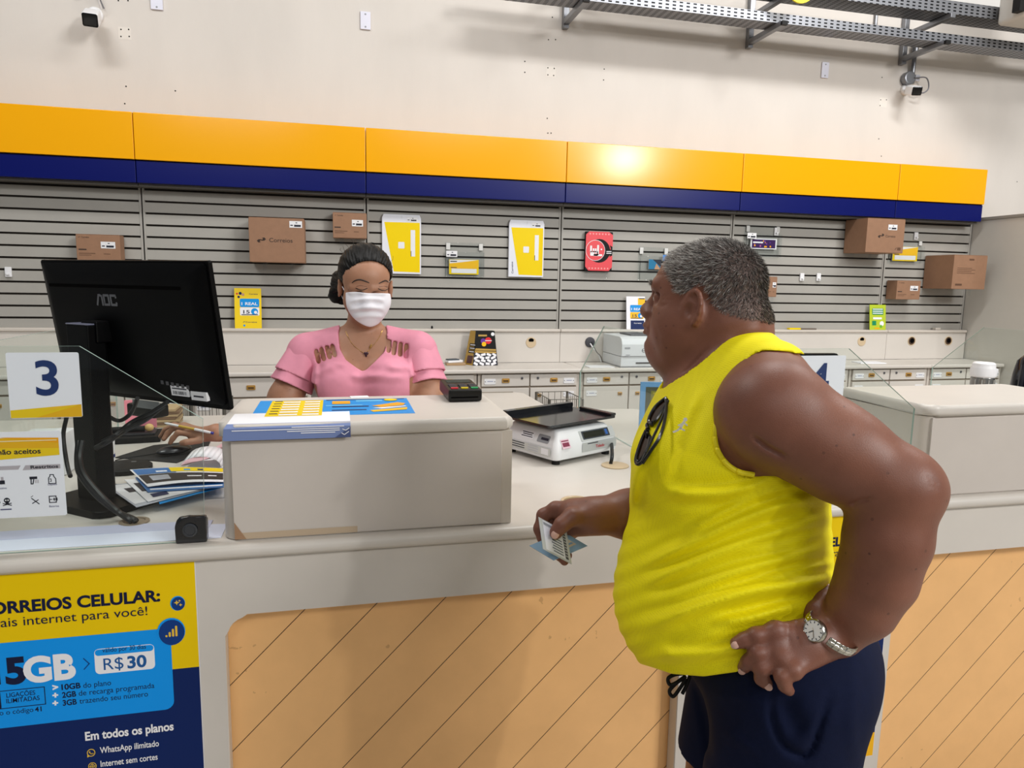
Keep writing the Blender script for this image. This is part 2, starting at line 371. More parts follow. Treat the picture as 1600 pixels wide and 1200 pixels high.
def drawer_unit(x0, w, label, wide=False, both=True):
    Y = 4.5; t = thing('drawer_unit', (x0+w/2, Y+.17, 0), label, 'cabinet', 'cream drawer units under the back worktop')
    MB().b2((x0, Y, .06), (x0+w, 4.84, 1.011), cream_dk).b2((x0+.02, Y-.0006, .07), (x0+w-.02, Y+.01, 1.006), gapm).b2((x0+.02, Y+.03, 0), (x0+w-.02, 4.8, .06), blackm).build('carcass', t)
    rows = [(x0+.022, x0+w-.022)] if wide else [(x0+.022, x0+w/2-.004), (x0+w/2+.004, x0+w-.022)]
    zt, zb = (1.003, .888) if wide else (1.003, .926)
    for k, (a, b) in enumerate(rows):
        d = MB().b2((a, Y-.016, zb), (b, Y+.02, zt), cream, .003).build('drawer', t)
        c = (a+b)/2; zc = (zb+zt)/2; f = -1 if k == 0 else 1
        handle(d, c, Y-.016, zc)
        if wide: lock(d, b-.09, Y-.016, zc+.03)
        else: lock(d, c-f*.11, Y-.016, zc+.015); plate(d, c+f*.105, Y-.016, zc-.006)
    zt2 = zb-.012
    for k, (a, b) in enumerate(rows if not wide else [(x0+.022, x0+w/2-.004), (x0+w/2+.004, x0+w-.022)]):
        d = MB().b2((a, Y-.016, .08), (b, Y+.02, zt2), cream, .003).build('door', t); c = (a+b)/2; f = -1 if k == 0 else 1
        plate(d, c+f*.105, Y-.016, zt2-.045); handle(d, c-f*.1, Y-.016, zt2-.05, .03, .022)
    return t
drawer_unit(-2.25, .68, 'cream drawer unit behind the sheet with the number 3', False)
drawer_unit(-1.55, .68, 'cream drawer unit hidden behind the black monitor', False)
drawer_unit(-.86, .69, 'cream cabinet with one wide drawer right of the black monitor', True)
lab = {.175: 'cream drawer unit just behind the clerk\'s left shoulder', .875: 'cream drawer unit below the patterned pack, left of the glass divider', 1.575: 'cream drawer unit below the white printer', 2.275: 'cream drawer unit behind the customer\'s chest', 2.975: 'cream drawer unit behind the customer\'s shoulder', 3.675: 'cream drawer unit behind the sheet with the number 4', 4.372: 'cream drawer unit nearest the partition, behind the vacuum jug'}
for x0, L in lab.items(): drawer_unit(x0, .692, L)
# ------------------------------------------------------------ goods hanging on the slat wall
ink = M('carton_ink', '#3a2a22', .7)
def logo(mb, x, y, s, pl, h, m):           # two interlocking bent arrows
    for sg in (1, -1):
        pts = [(-.10, .08), (.36, .08), (.46, .20), (.34, .34), (.08, .34), (.28, .56), (.58, .56), (.84, .20), (.54, -.14), (.04, -.14)]
        mb.poly([(x+s*sg*p[0]*.9, y+s*sg*p[1]*.75) for p in pts], pl, h, m)
def atXpx(x, y, X): v = ray(x, y); return CAMO+v*(X/v.x)
def sticker(mb, x, y, w, h, pl, hh=.0012):
    mb.rect(x, y, x+w, y+h, pl, hh, white); mb.line([(x+w*.1, y+h*.35), (x+w*.25, y+h*.35)], h*.16, pl, hh+.0006, dark); mb.line([(x+w*.42, y+h*.3), (x+w*.85, y+h*.3)], h*.3, pl, hh+.0006, dark); mb.line([(x+w*.5, y+h*.75), (x+w*.6, y+h*.75)], h*.12, pl, hh+.0006, dark)
def carton(px, depth, label, kind):
    x0, y0, x1, y1 = px; Y = 4.893-depth
    a = WY(x0, (y0+y1)/2, Y); b = WY(x1, (y0+y1)/2, Y); c = WY((x0+x1)/2, y0, Y); d = WY((x0+x1)/2, y1, Y)
    X0, X1, Z0, Z1 = a.x, b.x, d.z, c.z; W = X1-X0; H = Z1-Z0
    t = thing('cardboard_box', ((X0+X1)/2, 4.893-depth/2, Z0), label, 'box', 'brown cardboard boxes on the slat wall')
    mb = MB().b2((X0, Y, Z0), (X1, 4.893, Z1), kraft, .004); q = plY(X0, Y, Z0)
    mb.build('carton', t)
    fl = MB().b2((X0+.002, Y+.002, Z1+.0002), (X1-.002, Y+depth*.48, Z1+.003), kraft, .001).b2((X0+.002, Y+depth*.5, Z1+.0002), (X1-.002, 4.891, Z1+.003), kraft, .001)
    fl.build('flap', t)
    pr = MB()
    if kind == 'logo':
        logo(pr, W*.22, H*.5, W*.11, q, .0005, ink); pr.text('Correios', W*.36, H*.46, H*.13, q, .0005, ink, .01, fit=W*.42)
    elif kind == 'logo2':
        logo(pr, W*.38, H*.5, W*.11, q, .0005, ink); pr.text('Correios', W*.50, H*.46, H*.10, q, .0005, ink, .01, fit=W*.26); pr.line([(W*.78, H*.1), (W*.82, H*.16)], .004, q, .0005, ink); pr.rect(W*.84, H*.08, W*.93, H*.17, q, .0005, kraft_dk)
    elif kind == 'plain':
        for k in range(4): pr.line([(W*.12, H*(.62-.05*k)), (W*(.55+.1*(k % 2)), H*(.62-.05*k))], .004, q, .0005, kraft_dk)
        pr.rect(W*.1, H*.1, W*.3, H*.16, q, .0005, kraft_dk); pr.rect(W*.45, H*.85, W*.6, H*.9, q, .0005, kraft_dk)
    else:
        logo(pr, W*.08, H*.9, W*.03, q, .0005, ink); pr.text('Correios', W*.13, H*.87, H*.09, q, .0005, ink, .01, fit=W*.17)
        pr.line([(W*.06, H*.42), (W*.22, H*.42)], H*.05, q, .0005, ink); pr.line([(W*.06, H*.27), (W*.42, H*.27)], H*.025, q, .0005, kraft_dk); pr.line([(W*.06, H*.2), (W*.33, H*.2)], H*.02, q, .0005, kraft_dk); pr.line([(W*.62, H*.26), (W*.76, H*.26)], H*.025, q, .0005, kraft_dk)
    pr.build('print', t)
    if kind != 'plain':
        st = MB(); u, v, w, h = {'logo': (.73, .80, .23, .15), 'logo2': (.55, .68, .24, .16)}.get(kind, (.56, .48, .33, .26)); sticker(st, W*u, H*v, W*w, H*h, q); st.build('price_sticker', t)
    return t, X0, X1, Z0
def peg(x, y, zt, label):                 # a clear arm clipped into a slot
    mb = MB().b2((x-.012, 4.888, zt-.005), (x+.012, 4.899, zt+.05), clear, .002).b2((x-.012, y, zt-.006), (x+.012, 4.89, zt-.001), clear, .001).b2((x-.012, y, zt-.05), (x+.012, y+.003, zt-.006), clear, .001)
    o = mb.build('wall_peg'); tag(o, label, 'hook', 'clear plastic pegs'); return o
d5 = 4.893-atXpx(1354, 370, WY(1320, 370, 4.89).x).y; d6 = 4.893-atXpx(1490, 425, WY(1445, 425, 4.89).x).y; d7 = 4.893-atXpx(1402, 455, WY(1386, 455, 4.89).x).y
BX = [((119, 367, 188, 407), .09, 'small brown cardboard box just above the black monitor', 'small'),
      ((389, 341, 476, 410), .18, 'large brown logo box on the slat wall left of the clerk', 'logo'),
      ((520, 333, 573, 372), .10, 'small brown cardboard box directly above the clerk\'s hair', 'small'),
      ((1198, 433, 1214, 464), .10, 'small brown box mostly hidden behind the customer\'s head', 'small'),
      ((1354, 342, 1413, 395), d5, 'biggest brown logo box high on the right, under the navy band', 'logo2'),
      ((1489, 399, 1541, 452), d6, 'large plain brown box beside the grey partition', 'plain'),
      ((1401, 439, 1438, 468), d7, 'small brown cardboard box at far right below the yellow card', 'small')]
pl_ = ['under the box above the monitor', 'under the large logo box', 'under the small box above the clerk', 'under the box behind the customer\'s head', 'under the biggest high box', 'under the plain box by the partition', 'under the small box at far right']
for i, (px, dp, L, k) in enumerate(BX):
    t, X0, X1, Z0 = carton(px, dp, L, k)
    for s, e in ((.25, 'left'), (.75, 'right')): peg(X0+(X1-X0)*s, 4.893-dp*.8, Z0-.0005, e+' clear peg '+pl_[i])
def spare(x, y, label):
    p = WY(x, y, 4.9); mb = MB().b2((p.x-.018, 4.886, p.z-.03), (p.x+.018, 4.899, p.z+.03), white, .004).b2((p.x-.008, 4.872, p.z-.018), (p.x+.008, 4.888, p.z-.008), white, .002)
    tag(mb.build('wall_hook'), label, 'hook', 'empty white hooks')
spare(1252, 433, 'left of the two empty white hooks right of the customer\'s head'); spare(1278, 433, 'right of the two empty white hooks right of the customer\'s head'); spare(14, 425, 'empty white hook left of the black monitor')
spare(1212, 362, 'empty white hook above the purple card'); spare(1430, 369, 'empty white hook right of the biggest box')
# padded yellow envelopes
def envelope(px, label):
    x0, y0, x1, y1 = px; Y = 4.875; a = WY(x0, (y0+y1)/2, Y); b = WY(x1, (y0+y1)/2, Y); zt = WY((x0+x1)/2, y0, Y).z; zb = WY((x0+x1)/2, y1, Y).z
    W = b.x-a.x; H = zt-zb; t = thing('yellow_envelope', ((a.x+b.x)/2, Y+.008, zb), label, 'envelope', 'yellow envelopes on the slat wall')
    q = plY(a.x, Y, zb)
    MB().prism([(0, 0), (W, 0), (W, H*.94), (W*.96, H), (W*.04, H), (0, H*.94)], q, -.018, 0, M('envelope_white', '#e4e6ee', .4), .004, 2).build('pouch', t)
    p = MB(); p.poly([(W*.29, H*.04), (W*.965, H*.03), (W*.965, H*.87), (W*.06, H*.865)], q, .0005, pyel); p.rect(W*.41, H*.43, W*.57, H*.54, q, .001, white, W*.02); p.rect(W*.73, H*.30, W*.845, H*.745, q, .001, white); p.rect(W*.73, H*.30, W*.745, H*.39, q, .0015, dark)
    p.text('Correios', W*.14, H*.06, W*.07, q, .001, pnavy, .01, fit=W*.32, rot=PI/2+.06); p.build('print', t)
    s = MB(); sticker(s, W*.63, H*.885, W*.28, H*.075, q); s.build('price_sticker', t)
    MB().tube([q.at(W*.5, H*.93, .002), q.at(W*.5, H*.96, .008), q.at(W*.5, H*.995, -.01)], .004, clear).build('hanger', t)
envelope((597, 335, 658, 428), 'yellow and white padded envelope right above the clerk\'s left shoulder'); envelope((795, 344, 850, 433), 'yellow and white padded envelope left of the red and black pack')
# acrylic pockets holding a card
def pocket(px, label, art, card):
    x0, y0, x1, y1 = px; Y = 4.865; a = WY(x0, (y0+y1)/2, Y); b = WY(x1, (y0+y1)/2, Y); zt = WY((x0+x1)/2, y0, Y).z; zb = WY((x0+x1)/2, y1, Y).z; W = b.x-a.x; H = zt-zb
    t = thing('acrylic_pocket', ((a.x+b.x)/2, Y+.015, zb), label, 'holder', 'clear acrylic pockets on the slat wall')
    g = MB().b2((a.x, Y, zb), (b.x, Y+.003, zt-H*.28), clear, .001).b2((a.x, Y+.03, zb), (b.x, Y+.0325, zt), clear, .001).b2((a.x, Y, zb-.003), (b.x, Y+.0325, zb), clear, .001)
    g.b2((a.x, Y, zb), (a.x+.003, Y+.03, zt-H*.28), clear).b2((b.x-.003, Y, zb), (b.x, Y+.03, zt-H*.28), clear); g.build('pocket', t)
    for f in (.08, .92): MB().b2((a.x+W*f-.014, Y+.0205, zt-H*.22), (a.x+W*f+.014, Y+.0295, zt-.005), M('clip_white', '#d5d5d2', .3), .003).build('clip', t)
    cx0, cx1, cz0, cz1 = card; q = plY(a.x+W*cx0, Y+.012, zb+H*cz0+.0005); w = W*(cx1-cx0); h = H*(cz1-cz0)
    m = MB().prism(rrect(0, 0, w, h), q, -.006, 0, white)
    if art == 'yellow':
        m.rect(0, 0, w, h, q, .0004, pyel); m.poly([(w*.02, h*.7), (w*.98, h*.98), (w*.02, h*.98)], q, .0008, white); m.poly([(w*.02, h*.4), (w*.98, h*.4), (w*.98, h*.95), (w*.02, h*.72)], q, .0012, porange if 0 else M('print_gold', '#f3bd1e', .4)); m.rect(w*.08, h*.08, w*.93, h*.38, q, .0016, white); m.line([(w*.05, h*.86), (w*.25, h*.86)], h*.06, q, .0016, dark); m.line([(w*.06, h*.45), (w*.25, h*.45)], h*.05, q, .0016, dark)
    elif art == 'purple':
        m.rect(w*.05, h*.1, w*.95, h*.9, q, .0004, M('print_purple', '#3a1a55', .4))
        for k in range(14): m.disc(w*random.uniform(.12, .9), h*random.uniform(.2, .8), h*random.uniform(.04, .12), q, .0008+.0001*k, random.choice([M('print_pink', '#c86aa0', .4), porange, M('print_violet', '#6a3a9a', .4), pred]))
        m.line([(w*.1, h*.62), (w*.45, h*.62)], h*.14, q, .0024, paper)
    else:
        m.rect(0, 0, w, h, q, .0004, M('print_teal', '#2d7ea8', .4)); m.poly([(w*.3, h), (w, h*.2), (w, h)], q, .0008, dark); m.poly([(w*.45, 0), (w*.95, 0), (w*.6, h*.6)], q, .0012, M('print_skin', '#c79a78', .5))
    o = m.build('card_stack'); o['label'] = {'yellow': 'small yellow and white gift card set standing in an acrylic pocket', 'purple': 'purple greeting card with white border behind the customer\'s head', 'blue': 'small blue card in the acrylic pocket by the customer\'s forehead'}[art]; o['category'] = 'card'
    if art == 'yellow': o['label'] = ('small yellow postal card between the two yellow envelopes' if px[0] < 1000 else 'small yellow postal card under the biggest brown box'); o['group'] = 'small yellow postal cards'
    if art != 'blue':
        s = MB(); sticker(s, 0, 0, .075, .04, plY(a.x+W*.02, Y-.0012, zt-H*.43)); s.build('price_sticker', t)
    return t
pocket((696, 379, 757, 432), 'clear acrylic pocket between the two yellow envelopes', 'yellow', (.1, .86, .06, .50))
pocket((1000, 386, 1046, 437), 'clear acrylic pocket left of the customer\'s forehead', 'blue', (.32, .75, .32, .62))
pocket((1166, 352, 1222, 401), 'clear acrylic pocket behind the top of the customer\'s head', 'purple', (.15, .88, .24, .58))
pocket((1393, 375, 1445, 410), 'clear acrylic pocket under the biggest brown box', 'yellow', (.08, .82, .06, .70))
bs = MB(); p = WY(1041, 403, 4.87); bs.rect(-.03, -.02, .03, .02, plY(p.x, 4.862, p.z), 0, M('sticker_blue', '#3f8de0', .4)); bs.b2((p.x-.03, 4.863, p.z-.02), (p.x+.03, 4.8645, p.z+.02), white); tag(bs.build('blue_tag'), 'small bright blue tag on the pocket by the customer\'s forehead', 'tag')
# red and black pack
Y = 4.86; a = WY(915, 392, Y); b = WY(957, 392, Y); zt = WY(936, 362, Y).z; zb = WY(936, 423, Y).z; W = b.x-a.x; H = zt-zb
t = thing('gift_pack', ((a.x+b.x)/2, Y+.02, zb), 'red and black pack with a white hand sign on the slat wall', 'pack'); q = plY(a.x, Y, zb)
MB().b2((a.x, Y, zb), (b.x, 4.892, zt), blackm, .004).build('sleeve', t)
m = MB(); red2 = M('pack_red', '#e2434c', .4); m.poly([(.0, H*.1), (W*.12, 0), (W*.88, 0), (W, H*.1), (W, H*.4), (W*.72, H*.30), (W*.3, H*.3), (W*.06, H*.45), (0, H*.55)], q, .0005, red2); m.poly([(0, H*.55), (W*.06, H*.6), (W*.3, H*.74), (W*.7, H*.74), (W, H*.62), (W, H*.92), (W*.85, H), (W*.12, H), (0, H*.92)], q, .0005, red2)
m.disc(W*.5, H*.51, W*.44, q, .0008, red2); m.disc(W*.5, H*.51, W*.41, q, .0011, blackm); m.disc(W*.36, H*.52, W*.36, q, .0014, white); m.disc(W*.36, H*.52, W*.345, q, .0017, red2)
for k in range(7):
    m.disc(W*(.15+.115*k), H*.06, W*.03, q, .0012, M('pack_pink', '#f29a98', .4), n=8); m.disc(W*(.15+.115*k), H*.94, W*.03, q, .0012, M('pack_pink', '#f29a98', .4), n=8)
hw = H*.001
m.rect(W*.17, H*.38, W*.46, H*.50, q, .002, white, W*.03); m.rect(W*.16, H*.47, W*.23, H*.64, q, .002, white, W*.02); m.rect(W*.26, H*.47, W*.32, H*.57, q, .002, white, W*.015); m.rect(W*.34, H*.47, W*.40, H*.57, q, .002, white, W*.015); m.rect(W*.42, H*.40, W*.49, H*.66, q, .002, white, W*.02); m.rect(W*.3, H*.375, W*.62, H*.425, q, .002, white, W*.02)
m.line([(W*.245, H*.47), (W*.245, H*.55)], W*.018, q, .0023, red2); m.line([(W*.33, H*.44), (W*.33, H*.52)], W*.018, q, .0023, red2); m.line([(W*.33, H*.44), (W*.42, H*.44)], W*.018, q, .0023, red2)
m.disc(W*.58, H*.55, W*.03, q, .002, white); m.poly([(W*.72, H*.48), (W*.86, H*.37), (W, H*.48), (W*.86, H*.6)], q, .002, blackm); m.line([(W*.78, H*.5), (W*.95, H*.5)], H*.02, q, .0023, paper); m.line([(W*.78, H*.455), (W*.95, H*.455)], H*.02, q, .0023, paper)
m.build('print', t)
peg(a.x+W*.04, Y+.003, zb-.0005, 'left clear peg under the red and black pack'); peg(b.x-W*.2, Y+.003, zb-.0005, 'right clear peg under the red and black pack')
# leaflets leaning on the ledge of the back counter
def leaflet(px, Y, label, art):
    x0, y0, x1, y1 = px; a = WY(x0, y1, Y); b = WY(x1, y1, Y); zt = WY((x0+x1)/2, y0, Y).z; zb = 1.2775; W = b.x-a.x; H = zt-zb
    q = Pl((a.x, Y, zb), (1, 0, 0), (0, .12, 1)); m = MB()
    m.prism(rrect(0, 0, W, H), q, -.004, 0, M('leaflet_yellow', '#f2cf00', .4) if art == 'y' else (paper if art == 'w' else M('leaflet_lime', '#b6c92a', .4)))
    if art in 'yw':
        if art == 'w':
            m.poly([(W*.62, H*.6), (W, H*.6), (W, H*.95), (W*.62, H*.95)], q, .0004, M('print_gold', '#f3bd1e', .4)); m.rect(W*.68, H*.92, W*.98, H*.95, q, .0006, dark); m.rect(W*.22, H*.0, W*.95, H*.27, q, .0006, pnavy); m.text('Correios', W*.4, H*.17, H*.05, q, .001, paper, .01, fit=W*.4)
        else:
            m.text('Correios', W*.55, H*.84, H*.05, q, .0006, pnavy, .01, fit=W*.32); m.text('Correios', W*.40, H*.14, H*.05, q, .0006, pnavy, .01, fit=W*.42); logo(m, W*.34, H*.16, W*.05, q, .0006, pnavy); m.disc(W*.35, H*.07, W*.04, q, .0006, pblue)
            for cx, cy, r, mm in ((.22, .87, .06, pnavy), (.1, .86, .04, pred), (.32, .84, .06, M('print_skin', '#c79a78', .5)), (.16, .78, .05, pnavy)): m.disc(W*cx, H*cy, W*r, q, .0006, mm, n=8)
        m.rect(W*.2, H*.53, W*.92, H*.74, q, .0008, pblue, W*.05); m.text('1 REAL', W*.56, H*.58, H*.10, q, .0012, paper, .02, fit=W*.6, align='c')
        m.rect(W*.2, H*.32, W*.92, H*.52, q, .0008, paper if art == 'y' else M('print_gold', '#f3bd1e', .4), W*.04); m.text('15', W*.32, H*.37, H*.12, q, .0012, dark, .02, fit=W*.24); m.disc(W*.74, H*.42, W*.13, q, .0012, pblue); m.disc(W*.78, H*.40, W*.06, q, .0016, paper); m.line([(W*.26, H*.34), (W*.86, H*.34)], H*.02, q, .0012, dark)
    else:
        m.rect(W*.15, H*.60, W*.85, H*.86, q, .0006, pgreen, W*.05)
        for k in range(3): m.line([(W*.2, H*(.82-.08*k)), (W*.8, H*(.82-.08*k))], H*.035, q, .001, paper)
        m.rect(W*.2, H*.42, W*.75, H*.5, q, .001, paper, W*.03); m.rect(W*.15, H*.18, W*.4, H*.36, q, .001, pgreen); m.disc(W*.75, H*.25, W*.13, q, .001, paper); m.disc(W*.7, H*.14, W*.08, q, .0014, M('print_grass', '#6fb03a', .4)); m.rect(W*.3, H*.04, W*.6, H*.09, q, .001, porange)
    tag(m.build('leaflet', ang=20), label, 'leaflet')
leaflet((367, 450, 409, 510), 4.84, 'yellow leaflet with a blue price box left of the clerk', 'y'); leaflet((979, 463, 1008, 514), 4.84, 'white leaflet with a blue price box in front of the customer\'s nose', 'w'); leaflet((1359, 476, 1384, 514), 4.84, 'lime green leaflet standing on the ledge at far right', 'g')
p0 = WZ(1233, 515, 1.2775); mb = MB().b2((p0.x, 4.842, 1.2778), (p0.x+.10, 4.875, 1.290), pyel, .001).b2((p0.x+.10, 4.842, 1.2778), (p0.x+.24, 4.875, 1.288), M('pencil_box_grey', '#6d6258', .5), .001); tag(mb.build('flat_carton'), 'small flat yellow and grey packet lying on the ledge behind the customer', 'packet')
p0 = WZ(1444, 514, 1.2775); tag(MB().b2((p0.x, 4.85, 1.2778), (p0.x+.05, 4.885, 1.296), cream_dk, .003).build('plastic_block'), 'tiny cream block on the ledge right of the lime leaflet', 'block')
p0 = WY(675, 511, 4.86); tag(MB().lathe([(.006, 0), (.008, .01), (.004, .018), (0, .02)], (p0.x, 4.86, 1.2776), blackm, n=10).build('push_pin'), 'tiny black knob on the ledge above the clerk\'s left shoulder', 'knob')
# ------------------------------------------------------------ things on the back worktop
p0 = WZ(733, 571.5, 1.04); t = thing('display_pack', (.955, 4.70, 1.04), 'black and gold pack with a white mosaic print on the back worktop', 'pack')
X0, X1 = .876, 1.05; Yf = 4.695; H = .232; gm = M('pack_gold', '#b99443', .4)
fv = [(X0, Yf, 1.0405), (X1, Yf, 1.0405), (X1-.022, Yf+.02, 1.04+H), (X0+.022, Yf+.02, 1.04+H)]; sv = [(X0-.045, Yf+.085, 1.0405), (X1-.045, Yf+.085, 1.0405), (X1-.03, Yf+.07, 1.04+H), (X0-.005, Yf+.07, 1.04+H)]
mb = MB(); mb.add(fv+sv, [(0, 1, 2, 3), (1, 5, 6, 2), (5, 4, 7, 6), (3, 2, 6, 7), (4, 5, 1, 0)], blackm); mb.add([sv[0], fv[0], fv[3], sv[3]], [(0, 1, 2, 3)], gm); mb.build('carton', t, smooth=False)
u = Vector(fv[1])-Vector(fv[0]); v = (Vector(fv[3])-Vector(fv[0])); q = Pl(fv[0], u, (0, .02, H)); W = u.length; pm = MB()
def trap(x, y): s = .022*y/H; return (s+x*(W-2*s)/W, y)
pm.poly([trap(0, .002), trap(W, .002), trap(W, H*.40), trap(0, H*.36)], q, .0006, dark)
rnd = random.Random(4)
for r in range(4):
    for c in range(4):
        cx, cy = W*(c+.5+.25*(r % 2))/4.2, H*(.05+.088*r); w, h = W*.095*rnd.uniform(.85, 1.15), H*.034; a = rnd.uniform(-.6, .6)
        pts = [(cx+dx*w*math.cos(a)-dy*h*math.sin(a), cy+dx*w*math.sin(a)+dy*h*math.cos(a)) for dx, dy in ((-1, -1), (1, -1), (1, 1), (-1, 1))]
        pts = [(min(max(p[0], .004), W-.004), p[1]) for p in pts]; pm.poly([trap(*p) for p in pts], q, .001, paper)
pm.poly([trap(W*.02, H*.44), trap(W*.98, H*.42), trap(W*.98, H*.47), trap(W*.02, H*.5)], q, .001, gm); pm.poly([trap(W*.02, H*.37), trap(W*.98, H*.35), trap(W*.98, H*.4), trap(W*.02, H*.43)], q, .001, gm)
pm.disc(W*.80, H*.91, W*.07, q, .001, paper); pm.line([(W*.25, H*.87), (W*.55, H*.87)], H*.05, q, .001, gm); pm.disc(W*.62, H*.72, W*.13, q, .001, pred); pm.disc(W*.42, H*.71, W*.1, q, .0013, M('print_violet', '#6a3a9a', .4)); pm.disc(W*.45, H*.62, W*.09, q, .0016, M('print_gold', '#f3bd1e', .4)); pm.line([(W*.5, H*.72), (W*.75, H*.72)], H*.02, q, .002, paper)
pm.build('front_print', t, smooth=False)
sm = MB(); q2 = Pl(sv[0], Vector(fv[0])-Vector(sv[0]), Vector(sv[3])-Vector(sv[0])); L = (Vector(fv[0])-Vector(sv[0])).length
for z, c in ((.36, blackm), (.46, blackm), (.56, blackm)): sm.rect(L*.25, H*z, L*.95, H*(z+.08), q2, .0008, c); sm.line([(L*.35, H*(z+.04)), (L*.85, H*(z+.04))], .006, q2, .0014, paper)
sm.rect(L*.25, H*.05, L*.85, H*.28, q2, .0008, M('pack_brown', '#5b3a3a', .5)); sm.build('side_print', t, smooth=False)
t = thing('stamp_pad', (.745, 4.74, 1.04), 'open stamp pad on a wooden block beside the patterned pack', 'stamp pad')
MB().b2((.70, 4.70, 1.0404), (.83, 4.78, 1.058), M('wood_block', '#a98a66', .5), .003).build('block', t); MB().box((.755, 4.74, 1.0665), (.11, .06, .016), white, Matrix.Rotation(.3, 3, 'Z'), .003).build('lid', t); MB().box((.745, 4.735, 1.0785), (.08, .05, .008), M('pad_ink', '#39424a', .5), Matrix.Rotation(.3, 3, 'Z'), .002).build('pad', t)
# laser printer
px0, px1 = 1.855, 2.235; Yf = 4.475; Yb = 4.83; t = thing('laser_printer', ((px0+px1)/2, 4.65, 1.04), 'white laser printer on the back worktop by the customer\'s chin', 'printer')
pw_ = M('printer_white', '#dfe2e6', .45); pg = M('printer_grey', '#9a9da3', .5)
MB().b2((px0, Yf+.01, 1.048), (px1, Yb, 1.115), pw_, .006).b2((px0+.004, Yf+.02, 1.0402), (px1-.004, Yb-.01, 1.05), pg).build('paper_drawer', t)
MB().prism([(Yf, 1.117), (Yb, 1.117), (Yb, 1.25), (Yf+.05, 1.25), (Yf+.015, 1.235), (Yf, 1.20)], Pl((px0, 0, 0), (0, 1, 0), (0, 0, 1)), 0, px1-px0, pw_, .006, 2, True).build('body', t)
q = plY(px0, Yf, 1.04); m = MB(); m.rect(.02, .128, .06, .14, q, .001, pg, .003); m.build('model_badge', t); m = MB(); m.lathe([(.014, 0), (.014, .002), (.011, .003)], (px0+.16, Yf+.001, 1.158), M('badge_blue', '#4a5560', .4), (0, -1, 0), 16); m.disc(.16, .118, .011, q, .003, white); m.text('hp', .1505, .1135, .016, q, .0035, M('badge_blue', '#4a5560', .4), .01); m.build('round_logo', t)
MB().rect(.03, .085, .06, .09, q, .001, pg).rect(.02, .078, .05, .081, q, .001, pg).build('lettering', t)
MB().b2((px0+.11, Yf+.004, 1.068), (px0+.22, Yf+.012, 1.076), blackm, .002).build('drawer_handle', t); MB().b2((px0+.1, Yf+.09, 1.2505), (px1-.03, Yb-.06, 1.262), M('printer_dark', '#4b4e55', .5), .004).build('output_tray', t)
tag(MB().b2((1.64, 4.5, 1.0404), (1.82, 4.62, 1.044), paper).build('paper_sheet'), 'paper slip on the back worktop left of the white printer', 'paper')
tag(MB().box((3.94, 4.62, 1.0432), (.21, .12, .006), paper, Matrix.Rotation(-.1, 3, 'Z')).build('paper_pile'), 'loose white sheets on the back worktop behind the number 4 sheet', 'paper')
# ------------------------------------------------------------ upper wall fittings
def plate_wall(x0, y0, x1, y1, label):
    a = WY(x0, (y0+y1)/2, 4.99); b = WY(x1, (y0+y1)/2, 4.99); zt = WY((x0+x1)/2, y0, 4.99).z; zb = WY((x0+x1)/2, y1, 4.99).z
    t = thing('wall_plate', ((a.x+b.x)/2, 4.995, zb), label, 'plate', 'blank white wall plates'); MB().b2((a.x, 4.988, zb), (b.x, 4.9995, zt), M('plate_white', '#dfe0ee', .4), .003).build('plate', t)
    for z in (zb+(zt-zb)*.15, zb+(zt-zb)*.85): MB().lathe([(.006, 0), (.005, .002), (0, .0025)], ((a.x+b.x)/2, 4.988, z), pg, (0, -1, 0), 10).build('screw', t)
plate_wall(235, -12, 254, 15, 'blank white wall plate cut by the top edge, right of the left camera'); plate_wall(563, 18, 579, 46, 'blank white wall plate on the upper wall above the clerk'); plate_wall(1284, 97, 1295, 122, 'blank white wall plate left of the right security camera')
def security_camera(px, py, aim, label, s=1.0):
    B = WY(px, py, 5.0); t = thing('security_camera', (B.x, 4.97, B.z), label, 'camera')
    MB().lathe([(.05*s, 0), (.05*s, .012), (.043*s, .02), (.02*s, .024)], (B.x, 4.9995, B.z), white, (0, -1, 0)).build('wall_base', t)
    d = Vector(aim).normalized(); c = Vector((B.x, 4.975, B.z))+d*.03*s
    MB().tube([(B.x, 4.98, B.z), c, c+d*.05*s], .018*s, white, 12).build('bracket', t)
    R = Matrix((d.cross(Vector((0, 0, 1))).normalized(), d.cross(d.cross(Vector((0, 0, 1)))).normalized()*-1, d)).transposed()
    MB().box(c+d*.12*s, (.095*s, .085*s, .17*s), white, R, .016*s, 3).build('housing', t)
    MB().box(c+d*.2055*s, (.088*s, .078*s, .012*s), M('camera_face', '#060607', .12), R, .01*s, 2).build('lens_face', t)
    return t, c
t, c = security_camera(149, 24, (.16, -1, -.50), 'white security camera at the upper left of the wall', .9)
MB().tube(bez([(c.x+.05, 4.985, c.z+.05), (c.x, 4.95, c.z+.16), (c.x-.12, 4.96, c.z+.12), (c.x-.16, 4.98, c.z+.22)]), .004, M('cable_grey', '#6b6b70', .5)).build('cable', t); MB().tube(bez([(c.x+.04, 4.96, c.z+.04), (c.x+.03, 4.9, c.z+.12), (c.x-.04, 4.93, c.z+.25)]), .005, white).build('cable', t)
t, c = security_camera(1413, 141, (-.33, -1, -.34), 'white security camera under the steel junction box at right', .8)
